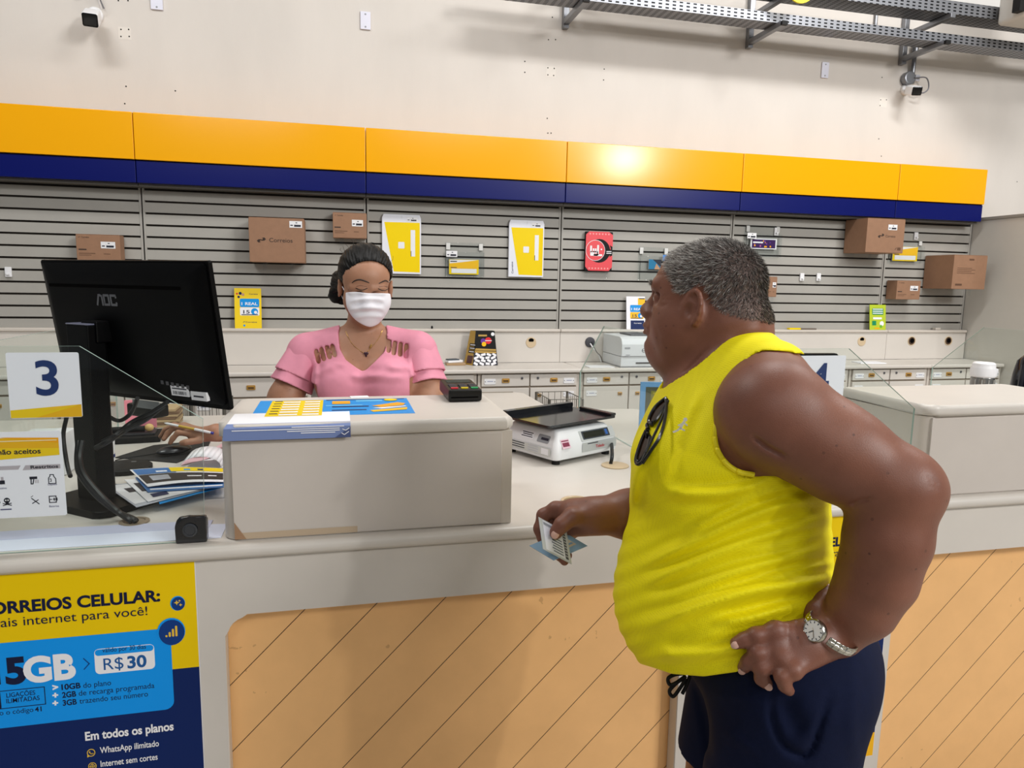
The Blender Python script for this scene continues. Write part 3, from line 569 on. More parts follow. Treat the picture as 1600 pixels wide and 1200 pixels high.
# conduit and junction box above the right camera
J = WY(1421, 122, 4.96); t = thing('conduit', (J.x, 4.96, J.z-.03), 'steel conduit with a round junction box above the right security camera', 'conduit')
MB().lathe([(.05, 0), (.05, .05), (.04, .056)], (J.x, 4.9995, J.z), steel, (0, -1, 0)).build('junction_box', t); MB().tube([(J.x+.03, 4.965, J.z+.03), (J.x+.04, 4.965, J.z+.37)], .016, steel, 12).build('pipe', t); MB().lathe([(.023, 0), (.023, .04)], (J.x+.036, 4.965, J.z+.2), steel).build('coupling', t); MB().b2((J.x+.05, 4.95, J.z-.02), (J.x+.09, 4.985, J.z+.03), M('clear_clip', '#b9bac2', .3), .004).build('clip', t)
MB().tube(bez([(J.x+.03, 4.94, J.z-.0), (J.x+.12, 4.92, J.z), (J.x+.15, 4.92, J.z-.07), (J.x+.11, 4.92, J.z-.11), (J.x+.05, 4.93, J.z-.11)]), .005, M('cable_grey', '#6b6b70', .5)).build('cable', t)
# perforated cable tray on brackets
perf = None
def perf_mat():
    m = M('perforated_steel', '#8d8f94', .4, .8); nt = m.node_tree; b = nt.nodes['Principled BSDF']; g = nt.nodes.new('ShaderNodeNewGeometry'); sp = nt.nodes.new('ShaderNodeSeparateXYZ'); nt.links.new(g.outputs['Position'], sp.inputs[0])
    def node(op, a, bb, cc=None):
        n = nt.nodes.new('ShaderNodeMath'); n.operation = op
        for i, v in enumerate((a, bb)):
            if v is None: continue
            if isinstance(v, (int, float)): n.inputs[i].default_value = v
            else: nt.links.new(v, n.inputs[i])
        return n.outputs[0]
    fx_ = node('FRACT', node('MULTIPLY', sp.outputs['X'], 1/.05), None); zz = node('FRACT', node('MULTIPLY', node('ADD', sp.outputs['Z'], node('MULTIPLY', sp.outputs['Y'], 1.0)), 1/.022), None)
    hx = node('GREATER_THAN', fx_, .5); hz = node('GREATER_THAN', zz, .55); hh = node('MULTIPLY', hx, hz)
    mix = nt.nodes.new('ShaderNodeMix'); mix.data_type = 'RGBA'; mix.inputs['A'].default_value = lin('#8d8f94'); mix.inputs['B'].default_value = lin('#141416'); nt.links.new(hh, mix.inputs['Factor']); nt.links.new(mix.outputs['Result'], b.inputs['Base Color'])
    return m
perf = perf_mat()
def tray(z, yf, yb, x0, x1, label, lip=.05):
    t = thing('cable_tray', ((x0+x1)/2, (yf+yb)/2, z), label, 'cable tray', 'steel cable trays')
    MB().b2((x0, yf, z), (x1, yb, z+.003), perf).build('tray_bottom', t); MB().b2((x0, yf-.002, z), (x1, yf, z+lip), perf).b2((x0, yf, z+lip), (x1, yf+.012, z+lip+.003), steel).build('front_lip', t); MB().b2((x0, yb, z), (x1, yb+.002, z+lip), perf).build('rear_lip', t)
    return t
zt = 3.395; t1 = tray(zt, 4.62, 4.765, .9, 8.0, 'perforated steel cable tray along the top right of the wall', .06)
cb = MB()
for k in range(4): cb.tube(bez([(.9+1.2*i, 4.645+.022*k+.004*math.sin(i*2+k), zt+.016+.008*(k % 2)) for i in range(7)], 6), .009, [blackm, M('cable_grey', '#6b6b70', .5), white][k % 3])
tag(cb.build('cable_bundle'), 'bundle of cables lying in the perforated steel tray', 'cable', kind='stuff')
t2 = tray(3.565, 4.55, 4.72, 1.6, 8.0, 'upper closed steel cable channel above the perforated tray', .085)
for x, L in ((885, 'left'), (1175, 'middle'), (1418, 'right')):
    p = WY(x, 50, 4.95); X = p.x
    b = MB().b2((X-.02, 4.955, zt-.06), (X+.02, 4.9995, zt+.35), steel, .003).b2((X-.02, 4.56, zt-.038), (X+.02, 4.955, zt-.003), steel, .003).b2((X-.021, 4.54, zt-.036), (X+.021, 4.562, zt-.01), blackm)
    b.b2((X-.02, 4.52, zt+.135), (X+.02, 4.955, zt+.168), steel, .003)
    tag(b.build('tray_bracket'), L+' steel wall bracket holding the cable trays', 'bracket', 'steel brackets of the cable trays')
p = WY(1250, -14, 4.5); mb = MB().lathe([(.11, 0), (.11, .012), (0, .014)], (p.x, 4.5, p.z+.03), M('disc_yellow', '#f1dc10', .4), (0, -1, 0)); mb.tube([(p.x, 4.492, p.z+.12), (p.x, 4.492, 6.2)], .004, steel); tag(mb.build('round_sign'), 'round yellow hanging disc cut by the top edge above the trays', 'sign')
p = WY(1592, 12, 4.4); t = thing('ceiling_unit', (p.x+.2, 4.5, p.z-.12), 'pale grey boxy unit at the top right corner of the photo', 'air unit'); MB().b2((p.x-.05, 4.1, p.z-.09), (p.x+.5, 4.53, p.z+.2), M('unit_white', '#cfcdc8', .5), .03, 3).build('casing', t); MB().b2((p.x-.1, 4.3, p.z-.06), (p.x-.051, 4.36, p.z+.5), blackm).b2((p.x-.1, 4.3, p.z+.5), (p.x-.06, 4.34, 6.2), steel).build('bracket', t)
p = WY(1373, 5, 4.97); tag(MB().tube([(p.x, 4.985, p.z-.2), (p.x, 4.985, p.z+.6)], .012, steel).b2((p.x-.02, 4.96, p.z-.02), (p.x+.02, 4.9995, p.z+.03), blackm).build('vertical_pipe'), 'thin vertical pipe behind the trays above the right plate', 'pipe')
p0 = WY(1425, 5, 4.99); p1 = WY(1560, 22, 4.99); tag(MB().b2((p0.x, 4.97, p0.z-.01), (p1.x, 4.9995, p0.z+.5), M('panel_white', '#dcdad6', .6), .004).build('wall_board'), 'white board on the wall above the trays at top right', 'board')
# ------------------------------------------------------------ customer counter
YF = 1.64; ZC = 1.0
poly = [(-2.3, YF), (3.9, YF), (3.9, 2.45), (2.94, 2.45), (2.94, 3.22), (2.4, 3.22), (2.4, 2.45), (1.44, 2.45), (1.44, 3.16), (1.40, 3.20), (1.06, 3.22), (.50, 3.22), (.50, 2.45), (-.42, 2.45), (-.42, 3.3), (-2.3, 3.3)]
o = MB().prism(poly, plZ(0, 0, 0), .966, ZC, cream, .0155, 4).build('counter_worktop')
tag(o, 'long cream customer counter top with a rounded front edge', 'worktop')
o = MB().prism([(.42, 3.223), (1.0, 3.223), (.99, 3.74), (.95, 3.78), (.42, 3.78)], plZ(0, 0, 0), .966, ZC, cream, .012, 3).b2((.5, 3.66, 0), (.54, 3.7, .966), cream_dk).b2((.9, 3.66, 0), (.94, 3.7, .966), cream_dk).b2((.5, 3.3, 0), (.54, 3.34, .966), cream_dk).b2((.9, 3.3, 0), (.94, 3.34, .966), cream_dk).build('return_desk')
tag(o, 'cream return desk behind the weighing scale', 'desk')
MB().b2((.55, 3.762, 1.0004), (.93, 3.772, 1.004), M('power_strip', '#8d8578', .5)).build('edge_strip', o)
def plank_mat():
    m = M('orange_planks', '#efbb7d', .42, var=.045, vscale=7); nt = m.node_tree; b = nt.nodes['Principled BSDF']
    g = nt.nodes.new('ShaderNodeNewGeometry'); sp = nt.nodes.new('ShaderNodeSeparateXYZ'); nt.links.new(g.outputs['Position'], sp.inputs[0])
    def mth(op, a, bb=None):
        n = nt.nodes.new('ShaderNodeMath'); n.operation = op
        for i, v in enumerate((a, bb)):
            if v is None: continue
            if isinstance(v, (int, float)): n.inputs[i].default_value = v
            else: nt.links.new(v, n.inputs[i])
        return n.outputs[0]
    t = mth('FRACT', mth('ADD', mth('MULTIPLY', mth('SUBTRACT', sp.outputs['X'], sp.outputs['Z']), 1/.1725), 9.19))
    ln = mth('LESS_THAN', t, .017)
    n = nt.nodes.new('ShaderNodeTexNoise'); n.inputs['Scale'].default_value = 3.1; nt.links.new(g.outputs['Position'], n.inputs['Vector'])
    # scuffs
    n3 = nt.nodes.new('ShaderNodeTexNoise'); n3.inputs['Scale'].default_value = 34; n3.inputs['Detail'].default_value = 4; nt.links.new(g.outputs['Position'], n3.inputs['Vector'])
    sc = mth('MULTIPLY', mth('GREATER_THAN', n3.outputs['Fac'], .66), mth('GREATER_THAN', n.outputs['Fac'], .60))
    src = b.inputs['Base Color'].links[0].from_socket
    m1 = nt.nodes.new('ShaderNodeMix'); m1.data_type = 'RGBA'; nt.links.new(mth('MULTIPLY', sc, .35), m1.inputs['Factor']); nt.links.new(src, m1.inputs['A']); m1.inputs['B'].default_value = lin('#8a6238')
    m2 = nt.nodes.new('ShaderNodeMix'); m2.data_type = 'RGBA'; nt.links.new(ln, m2.inputs['Factor']); nt.links.new(m1.outputs['Result'], m2.inputs['A']); m2.inputs['B'].default_value = lin('#4a2c10')
    nt.links.new(m2.outputs['Result'], b.inputs['Base Color'])
    bp = nt.nodes.new('ShaderNodeBump'); bp.inputs['Strength'].default_value = .5; bp.inputs['Distance'].default_value = .002; bp.invert = True; nt.links.new(ln, bp.inputs['Height']); nt.links.new(bp.outputs['Normal'], b.inputs['Normal'])
    return m
plank = plank_mat()
def arch(x0, x1, z, r):          # opening seen from the front: rounded top corners, runs down to the floor
    pts = [(x0, 0)]
    for i in range(7): a = PI-PI/2*i/6; pts.append((x0+r+r*math.cos(a), z-r+r*math.sin(a)))
    for i in range(7): a = PI/2-PI/2*i/6; pts.append((x1-r+r*math.cos(a), z-r+r*math.sin(a)))
    pts.append((x1, 0)); return pts
t = thing('customer_counter', (.7, 1.68, 0), 'cream counter front frame with diagonal orange wood planks', 'counter')
OP = [(-1.62, -1.01), (-.266, .893), (1.577, 2.75)]
out = [(-2.3, 0)]
for a, b in OP: out += arch(a, b, .826, .05)
out += [(3.9, 0), (3.9, .9655), (-2.3, .9655)]
MB().prism(out, plY(0, 1.66, 0), -.045, 0, cream, .006, 2, True).build('front_frame', t)
for a, b in OP: MB().b2((a-.03, 1.7055, .02), (b+.03, 1.72, .86), plank).build('wood_panel', t)
MB().b2((-2.3, 1.73, 0), (3.9, 1.75, .96), cream_dk).build('back_board', t)
# raised transaction shelves
def transaction_shelf(dx, label):
    t = thing('transaction_shelf', (.07+dx, 1.86, ZC), label, 'counter shelf', 'raised shelves on the customer counter')
    X0, X1 = -.268+dx, .418+dx; Y0, Y1 = 1.672, 2.045; zt = 1.273; r = .04
    base = [(X1-.004, Y0+.003), (X1-.004, Y1-.01), (X0+.004, Y1-.01)]+[(X0+.004+r-r*math.cos(a), Y0+.003+r-r*math.sin(a)) for a in [PI/2*i/6 for i in range(7)]]
    MB().prism(base, plZ(0, 0, 0), ZC+.0006, zt-.034, cream_dk, .002, 1).build('body', t)
    MB().b2((X0+.028, Y0-.0005, ZC+.003), (X1-.030, Y0+.01, zt-.038), M('shelf_front_cream', '#c6beb6', .5, var=.03, vscale=5), .0015, 1).build('front_panel', t)
    top = [(X1-.02, Y0-.008), (X1, Y0+.015), (X1, Y1-.02), (X1-.02, Y1), (X0+.02, Y1), (X0, Y1-.02)]+[(X0+r-r*math.cos(a), Y0-.008+r-r*math.sin(a)) for a in [PI/2*i/6 for i in range(7)]]
    MB().prism(top, plZ(0, 0, 0), zt-.033, zt, cream, .014, 4).build('top', t)
    return t, X0, X1, Y0, zt
t, X0, X1, Y0, zt = transaction_shelf(0, 'raised cream shelf on the counter in front of the clerk')
q = plY(X0+.03, Y0-.0006, ZC); tp = MB(); tp.rect(0, .004, .275, .019, q, .0006, M('tape_brown', '#b9a58c', .5)); tp.poly([(0, .004), (0, .045), (.025, .004)], q, .001, M('tape_patch', '#9c7a5c', .6)); tp.build('tape_strip', t)
t, *_ = transaction_shelf(1.90, 'raised cream shelf on the counter at the far right'); 
# prints and small things on the near shelf
def flat_sheet(name, label, cat, x0, y0, x1, y1, z, mat, rot=0, th=.0006):
    c = ((x0+x1)/2, (y0+y1)/2); q = plZ(c[0], c[1], z, rot); w, h = (x1-x0), (y1-y0); mb = MB().prism(rrect(-w/2, -h/2, w/2, h/2), q, .0002, th, mat); return mb, q, w, h
mb, q, w, h = flat_sheet('price_table', '', '', -.205, 1.752, .183, 1.985, 1.273, pblue, .0)
A = lambda u, v: (-w/2+u*w, -h/2+v*h)
def R_(u0, v0, u1, v1, hh, m): a = A(u0, v0); b = A(u1, v1); mb.rect(a[0], a[1], b[0], b[1], q, hh, m)
R_(.08, .0, .42, .97, .001, pyel)
for k in range(6):
    v = .04+.155*k; R_(.16, v, .27, v+.07, .0014, paper); R_(.30, v, .40, v+.07, .0014, paper); R_(.10, v+.08, .15, v+.12, .0014, dark); R_(.16, v+.09, .26, v+.11, .0014, M('print_gold', '#f3bd1e', .4)); R_(.30, v+.09, .39, v+.11, .0014, M('print_gold', '#f3bd1e', .4))
R_(.48, .66, .60, .86, .0014, porange); R_(.64, .80, .82, .92, .001, M('print_sky', '#63bdf0', .4)); R_(.48, .46, .72, .52, .001, pnavy); R_(.48, .25, .70, .30, .001, pnavy); R_(.44, .93, .98, .97, .001, pnavy); R_(.44, .54, .68, .60, .001, M('print_sky', '#63bdf0', .4))
for pts, m in ((((.74, .50), (.92, .70), (.97, .62), (.95, .5), (.80, .40)), porange), (((.74, .36), (.96, .46), (.97, .42), (.80, .30)), paper), (((.72, .22), (.97, .36), (.96, .22), (.74, .12)), M('print_gold', '#f3bd1e', .4))): mb.poly([A(*p) for p in pts], q, .0014, m)
mb.disc(*A(.88, .88), .018, q, .0018, pyel)
tag(mb.build('price_table'), 'blue and yellow printed price sheet lying on the near shelf', 'flyer')
tb = MB(); X0s, X1s = -.246, .024; zt = 1.273
ys = [1.80, 1.70, 1.672, 1.661, 1.657]; zs = [zt+.0006, zt+.0010, zt+.0006, zt-.008, zt-.034]
pts = list(zip(ys, zs))
tb.add([(X0s-.002*i*(i > 2), y, z) for i, (y, z) in enumerate(pts)]+[(X1s, y, z) for y, z in pts], [(i, i+1, 6+i, 5+i) for i in range(2)], paper)
sblue = M('strip_blue', '#6d7fae', .5)
tb.add([(X0s-.002*i*(i > 2), y, z) for i, (y, z) in enumerate(pts)]+[(X1s, y, z) for y, z in pts], [(i, i+1, 6+i, 5+i) for i in range(2, 4)], sblue)
tb.tube([(X0s-.004, 1.6565, zt-.034), (X1s, 1.6565, zt-.034)], .0007, sblue, 6)
q = Pl((X0s, 1.6565, zt-.034), (1, 0, 0), (0, .15, 1))
for k, (a, b) in enumerate(((.14, .255), (.012, .245), (.13, .245), (.16, .235))): tb.line([(a, .026-.0045*k), (b, .026-.0045*k)], .0019, q, .0012, paper)
tb.poly([(.235, .0), (.27, .0), (.27, .024)], q, .0014, M('strip_navy', '#3c4a78', .5)); tb.line([(.25, .010), (.256, .006), (.266, .013)], .0016, q, .002, paper); tb.line([(.252, .019), (.259, .016), (.267, .021)], .0016, q, .002, paper)
tag(tb.build('shelf_strip'), 'grey blue printed strip folded over the front edge of the near shelf', 'sign strip')
ps = MB().box((.055, 2.02, 1.2738), (.05, .035, .0008), paper, Matrix.Rotation(.1, 3, 'Z')).build('paper_slip'); tag(ps, 'small white paper slip at the rear of the near shelf', 'paper')
# card reader
t = thing('card_reader', (.335, 1.97, 1.273), 'black card reader with coloured keys on the near shelf', 'card reader'); c = Vector((.333, 1.972, 0)); Rz = Matrix.Rotation(.03, 3, 'Z')
Rx = Rz @ Matrix.Rotation(.06, 3, 'X')
MB().box(c+Vector((0, 0, 1.2955)), (.094, .150, .034), black, Rx, .006, 2).build('body', t)
q = Pl(c+Vector((0, 0, 1.2955))+Rx @ Vector((0, 0, .017)), Rx @ Vector((1, 0, 0)), Rx @ Vector((0, 1, 0)))
m = MB(); m.rect(-.034, .02, .034, .062, q, .0006, M('reader_screen', '#3a4038', .1)); m.build('screen', t)
for r in range(4):
    for k in range(3):
        mm = [M('key_red', '#d02a3a', .4), M('key_yellow', '#d8c020', .4), M('key_green', '#20a060', .4)][k] if r == 0 else M('key_grey', '#3a3a40', .5)
        g = MB().prism(rrect(-.010, -.0042, .010, .0042, .002), Pl(q.at(-.028+.028*k, -.058+.015*r), q.u, q.v), .0002, .003, mm, .001, 1); g.build('key', t)
b = MB(); b.box(c+Vector((0, -.0735, 1.2865)), (.075, .006, .003), darkhole, Rx); b.build('card_slot', t)
# ------------------------------------------------------------ glass screens
def pane(name, pts, pl, th, label, cat='glass screen'):
    t = thing(name, pl.at(sum(p[0] for p in pts)/len(pts), min(p[1] for p in pts), th/2), label, cat, 'glass screens on the counter')
    mb = MB(); n = len(pts); a = sum(pts[i][0]*pts[(i+1) % n][1]-pts[(i+1) % n][0]*pts[i][1] for i in range(n)); pts = pts if a > 0 else pts[::-1]
    mb.poly(pts, pl, th, glass); mb.add([pl.at(p[0], p[1], 0) for p in pts[::-1]], [tuple(range(n))], glass); mb.build('pane', t, smooth=False)
    e = MB()
    for i in range(n): p, r_ = pts[i], pts[(i+1) % n]; e.add([pl.at(p[0], p[1], 0), pl.at(r_[0], r_[1], 0), pl.at(r_[0], r_[1], th), pl.at(p[0], p[1], th)], [(0, 1, 2, 3)], glass_edge)
    e.build('polished_edge', t, smooth=False)
    return t
YG = 1.69
tL = pane('glass_screen', [(-1.75, ZC+.001), (-.306, ZC+.001), (-.298, 1.285), (-.536, 1.449), (-1.75, 1.449)], plY(0, YG, 0), .006, 'front glass screen at left carrying the number 3 sheet')
tR = pane('glass_screen', [(1.072, ZC+.001), (1.606, ZC+.001), (1.606, 1.262), (1.37, 1.436), (1.072, 1.436)], plY(0, YG, 0), .006, 'front glass screen at right carrying the number 4 sheet')
PX = lambda X: Pl((X, 0, 0), (0, -1, 0), (0, 0, 1))
dv = [(-1.70, ZC+.001), (-1.70, 1.43), (-2.745, 1.43), (-3.02, 1.206), (-3.02, ZC+.001)]
tD = pane('glass_divider', dv, PX(1.06), .006, 'clear glass divider right of the weighing scale, behind the customer\'s chest')
tE = pane('glass_divider', dv, PX(2.965), .006, 'clear glass divider at far right beside the vacuum jug')
tF = pane('glass_divider', dv, PX(-.84), .006, 'clear glass divider at far left behind the number 3 sheet')
for X, tt in ((1.06, tD), (2.965, tE)): MB().tube([(X-.012, 3.0, ZC+.02+.018*math.sin(a)) if 0 else (X-.022+.012*math.cos(a), 2.985, ZC+.022+.022*math.sin(a)) for a in [PI*i/8 for i in range(9)]], .008, chrome).b2((X-.04, 2.95, ZC+.0004), (X+.01, 3.0, ZC+.006), chrome, .002).build('clamp', tt)
tag(MB().b2((1.068, 2.1, 1.18), (1.0695, 2.3, 1.38), paper).build('hanging_note') if 0 else MB().b2((1.11, 1.71, 1.0004), (1.56, 2.02, 1.0024), paper).build('paper_pile'), 'white papers on the counter behind the right glass screen', 'paper')
t = thing('glass_clip', (-.335, 1.685, ZC), 'smoky black clip holding the left glass screen to the counter', 'clip')
smoke = M('smoke_plastic', '#14161a', .12, coat=.5)
cp = [(-.365, ZC+.0005), (-.298, ZC+.0005), (-.298, 1.063), (-.335, 1.063)]+[(-.350-.012*math.sin(a), 1.048+.015*math.cos(a)) for a in (.3, .8, 1.2)]+[(-.366, 1.04)]
MB().prism(cp, plY(0, YG-.001, 0), 0, .014, smoke, .004, 2, True).prism([(-.36, ZC+.0005), (-.30, ZC+.0005), (-.30, 1.05), (-.36, 1.05)], plY(0, YG+.009, 0), -.012, 0, smoke, .003, 2, True).build('body', t)
g = MB(); q = plY(-.333, YG-.0165, 1.032); g.lathe([(.016, 0), (.016, .002), (.012, .003), (.0115, .001), (0, .001)], q.o, M('clip_screw', '#4a4d52', .3, .6), (0, -1, 0), 18); g.build('screw', t)
# paper sheets fixed on the glass
def glass_sheet(name, p0, p1, p2, p3, label):     # corners px: TL TR BR BL
    P = [WY(*p, YG-.001) for p in (p0, p1, p2, p3)]; x0 = min(P[0].x, P[3].x); z0 = min(P[2].z, P[3].z); q = plY(x0, YG-.0016, z0)
    mb = MB(); w = P[1].x-P[0].x; h = P[0].z-P[3].z; mb.prism(rrect(0, 0, w, h, .004), q, -.0004, .0005, M('sheet_white', '#f3f3fd', .5)); return mb, q, w, h
nvy = M('numeral_navy', '#14306a', .5)
def number_sheet(mb, q, w, h, d, label):
    mb.poly([(0.001, .001), (w-.001, .001), (w-.001, h*.20), (0.001, h*.125)], q, .0010, M('sheet_yellow', '#f2cd14', .4)); mb.poly([(w*.35, .001), (w-.001, .001), (w-.001, h*.20)], q, .0013, M('sheet_gold', '#eeb515', .4)); mb.poly([(w*.45, h*.105), (w-.001, h*.20), (w*.6, h*.17)], q, .0016, M('sheet_amber', '#f7c52c', .4))
    mb.text(d, w*.54, h*.36, h*.74, q, .0014, nvy, .018, align='c', sx=1.05); tag(mb.build('number_sheet', smooth=False), label, 'sign')
mb, q, w, h = glass_sheet('n', (12, 551), (126, 549), (129, 650), (17, 654), ''); number_sheet(mb, q, w, h, '3', 'white sheet with a navy number 3 on the left glass screen')
mb, q, w, h = glass_sheet('n', (1232, 556), (1322, 554), (1318, 652), (1228, 656), ''); number_sheet(mb, q, w, h, '4', 'white sheet with a navy number 4 behind the customer\'s shoulder')
mb, q, w, h = glass_sheet('n', (-62, 677), (102, 675), (110, 804), (-56, 813), '')
mb.poly([(0, h*.71), (w*.97, h*.72), (w*.97, h*.92), (0, h*.94)], q, .001, M('sheet_gold', '#eeb515', .4)); mb.poly([(0, h*.66), (w*.97, h*.72), (w*.97, h*.80), (0, h*.83)], q, .0013, M('sheet_yellow', '#f2cd14', .4)); mb.poly([(w*.4, h*.94), (w*.97, h*.92), (w*.97, h*.86)], q, .0013, porange)
mb.text('Produtos não aceitos', w*.79, h*.745, h*.085, q, .0018, dark, .02, align='r', fit=w*.78); mb.line([(w*.35, h*.895), (w*.95, h*.895)], h*.012, q, .0018, M('print_cream', '#f5e2b0', .5))
gs = M('tab_grey', '#b8b0b8', .5); mb.poly([(w*.05, h*.565), (w*.56, h*.565), (w*.585, h*.61), (w*.05, h*.61)], q, .001, gs); mb.poly([(w*.60, h*.555), (w*.97, h*.56), (w*.97, h*.61), (w*.63, h*.61)], q, .001, gs); mb.text('Restritos', w*.95, h*.57, h*.05, q, .0016, dark, .022, align='r', fit=w*.27)
I = lambda x, y: (w*x, h*y)
def icon(cx, cy, cap):
    mb.text(cap, w*cx, h*(cy-.095), h*.032, q, .0012, M('icon_ink', '#5a5a80', .5), .004, align='c')
mb.rect(*I(.66, .445), *I(.735, .475), q, .001, dark); mb.line([I(.675, .45), I(.672, .39), I(.69, .39), I(.70, .44)], h*.011, q, .001, dark)
for k in range(3): mb.line([I(.715+.014*k, .40), I(.715+.014*k, .435)], h*.007, q, .001, gs)
mb.line([I(.845, .385), I(.845, .45), I(.86, .47), I(.862, .49), I(.895, .49), I(.897, .47), I(.915, .44), I(.915, .385), I(.845, .385)], h*.009, q, .001, dark); mb.line([I(.855, .44), I(.87, .44), I(.87, .41), I(.86, .41)], h*.007, q, .001, dark); icon(.88, .46, 'Líquido')
mb.line([I(.665, .22), I(.735, .15)], h*.010, q, .001, dark); mb.line([I(.67, .16), I(.73, .2)], h*.010, q, .001, dark); mb.line([I(.66, .235), I(.68, .25)], h*.006, q, .001, dark)
mb.line([I(.838, .16), I(.838, .235), I(.905, .235), I(.905, .16), I(.838, .16)], h*.010, q, .001, dark); mb.rect(*I(.908, .18), *I(.918, .215), q, .001, dark); mb.line([I(.848, .198), I(.862, .198)], h*.009, q, .0013, dark); mb.line([I(.876, .198), I(.898, .198)], h*.009, q, .0013, dark); mb.line([I(.887, .182), I(.887, .214)], h*.009, q, .0013, dark); icon(.88, .2, 'Baterias')
mb.rect(*I(.37, .40), *I(.42, .445), q, .001, dark); mb.rect(*I(.385, .445), *I(.41, .485), q, .001, gs); mb.rect(*I(.30, .40), *I(.34, .43), q, .001, dark); icon(.37, .44, 'Corrosivo')
mb.disc(*I(.425, .21), w*.03, q, .001, dark); mb.disc(*I(.415, .212), w*.008, q, .0013, paper); mb.disc(*I(.437, .212), w*.008, q, .0013, paper); mb.rect(*I(.41, .165), *I(.442, .185), q, .001, dark); mb.line([I(.385, .15), I(.465, .175)], h*.010, q, .0009, dark); mb.line([I(.385, .175), I(.465, .15)], h*.010, q, .0009, dark)
for k in range(3): a = 2.1*k+1.57; mb.disc(w*.33+w*.018*math.cos(a), h*.20+w*.018*math.sin(a), w*.016, q, .001, dark); mb.disc(w*.33+w*.021*math.cos(a), h*.20+w*.021*math.sin(a), w*.009, q, .0013, paper)
mb.line([I(.36, .105), I(.46, .105)], h*.014, q, .0012, M('icon_ink', '#5a5a80', .5))
tag(mb.build('notice_sheet', smooth=False), 'white and yellow notice of refused items on the left glass', 'sign')
# strip of white paper under the glass foot
mb = MB(); mb.prism([(-1.2, 1.70), (-.272, 1.70), (-.272, 1.795), (-.30, 1.80), (-.65, 1.80), (-1.2, 1.805)], plZ(0, 0, ZC), .0004, .0012, M('strip_paper', '#dfe4f6', .5)); mb.prism([(-1.1, 1.77), (-.31, 1.775), (-.31, 1.83), (-.70, 1.835), (-1.1, 1.83)], plZ(0, 0, ZC), .0014, .002, M('strip_lilac', '#c8cbe4', .5)); tag(mb.build('paper_strip'), 'long white paper strip along the foot of the left glass', 'paper')
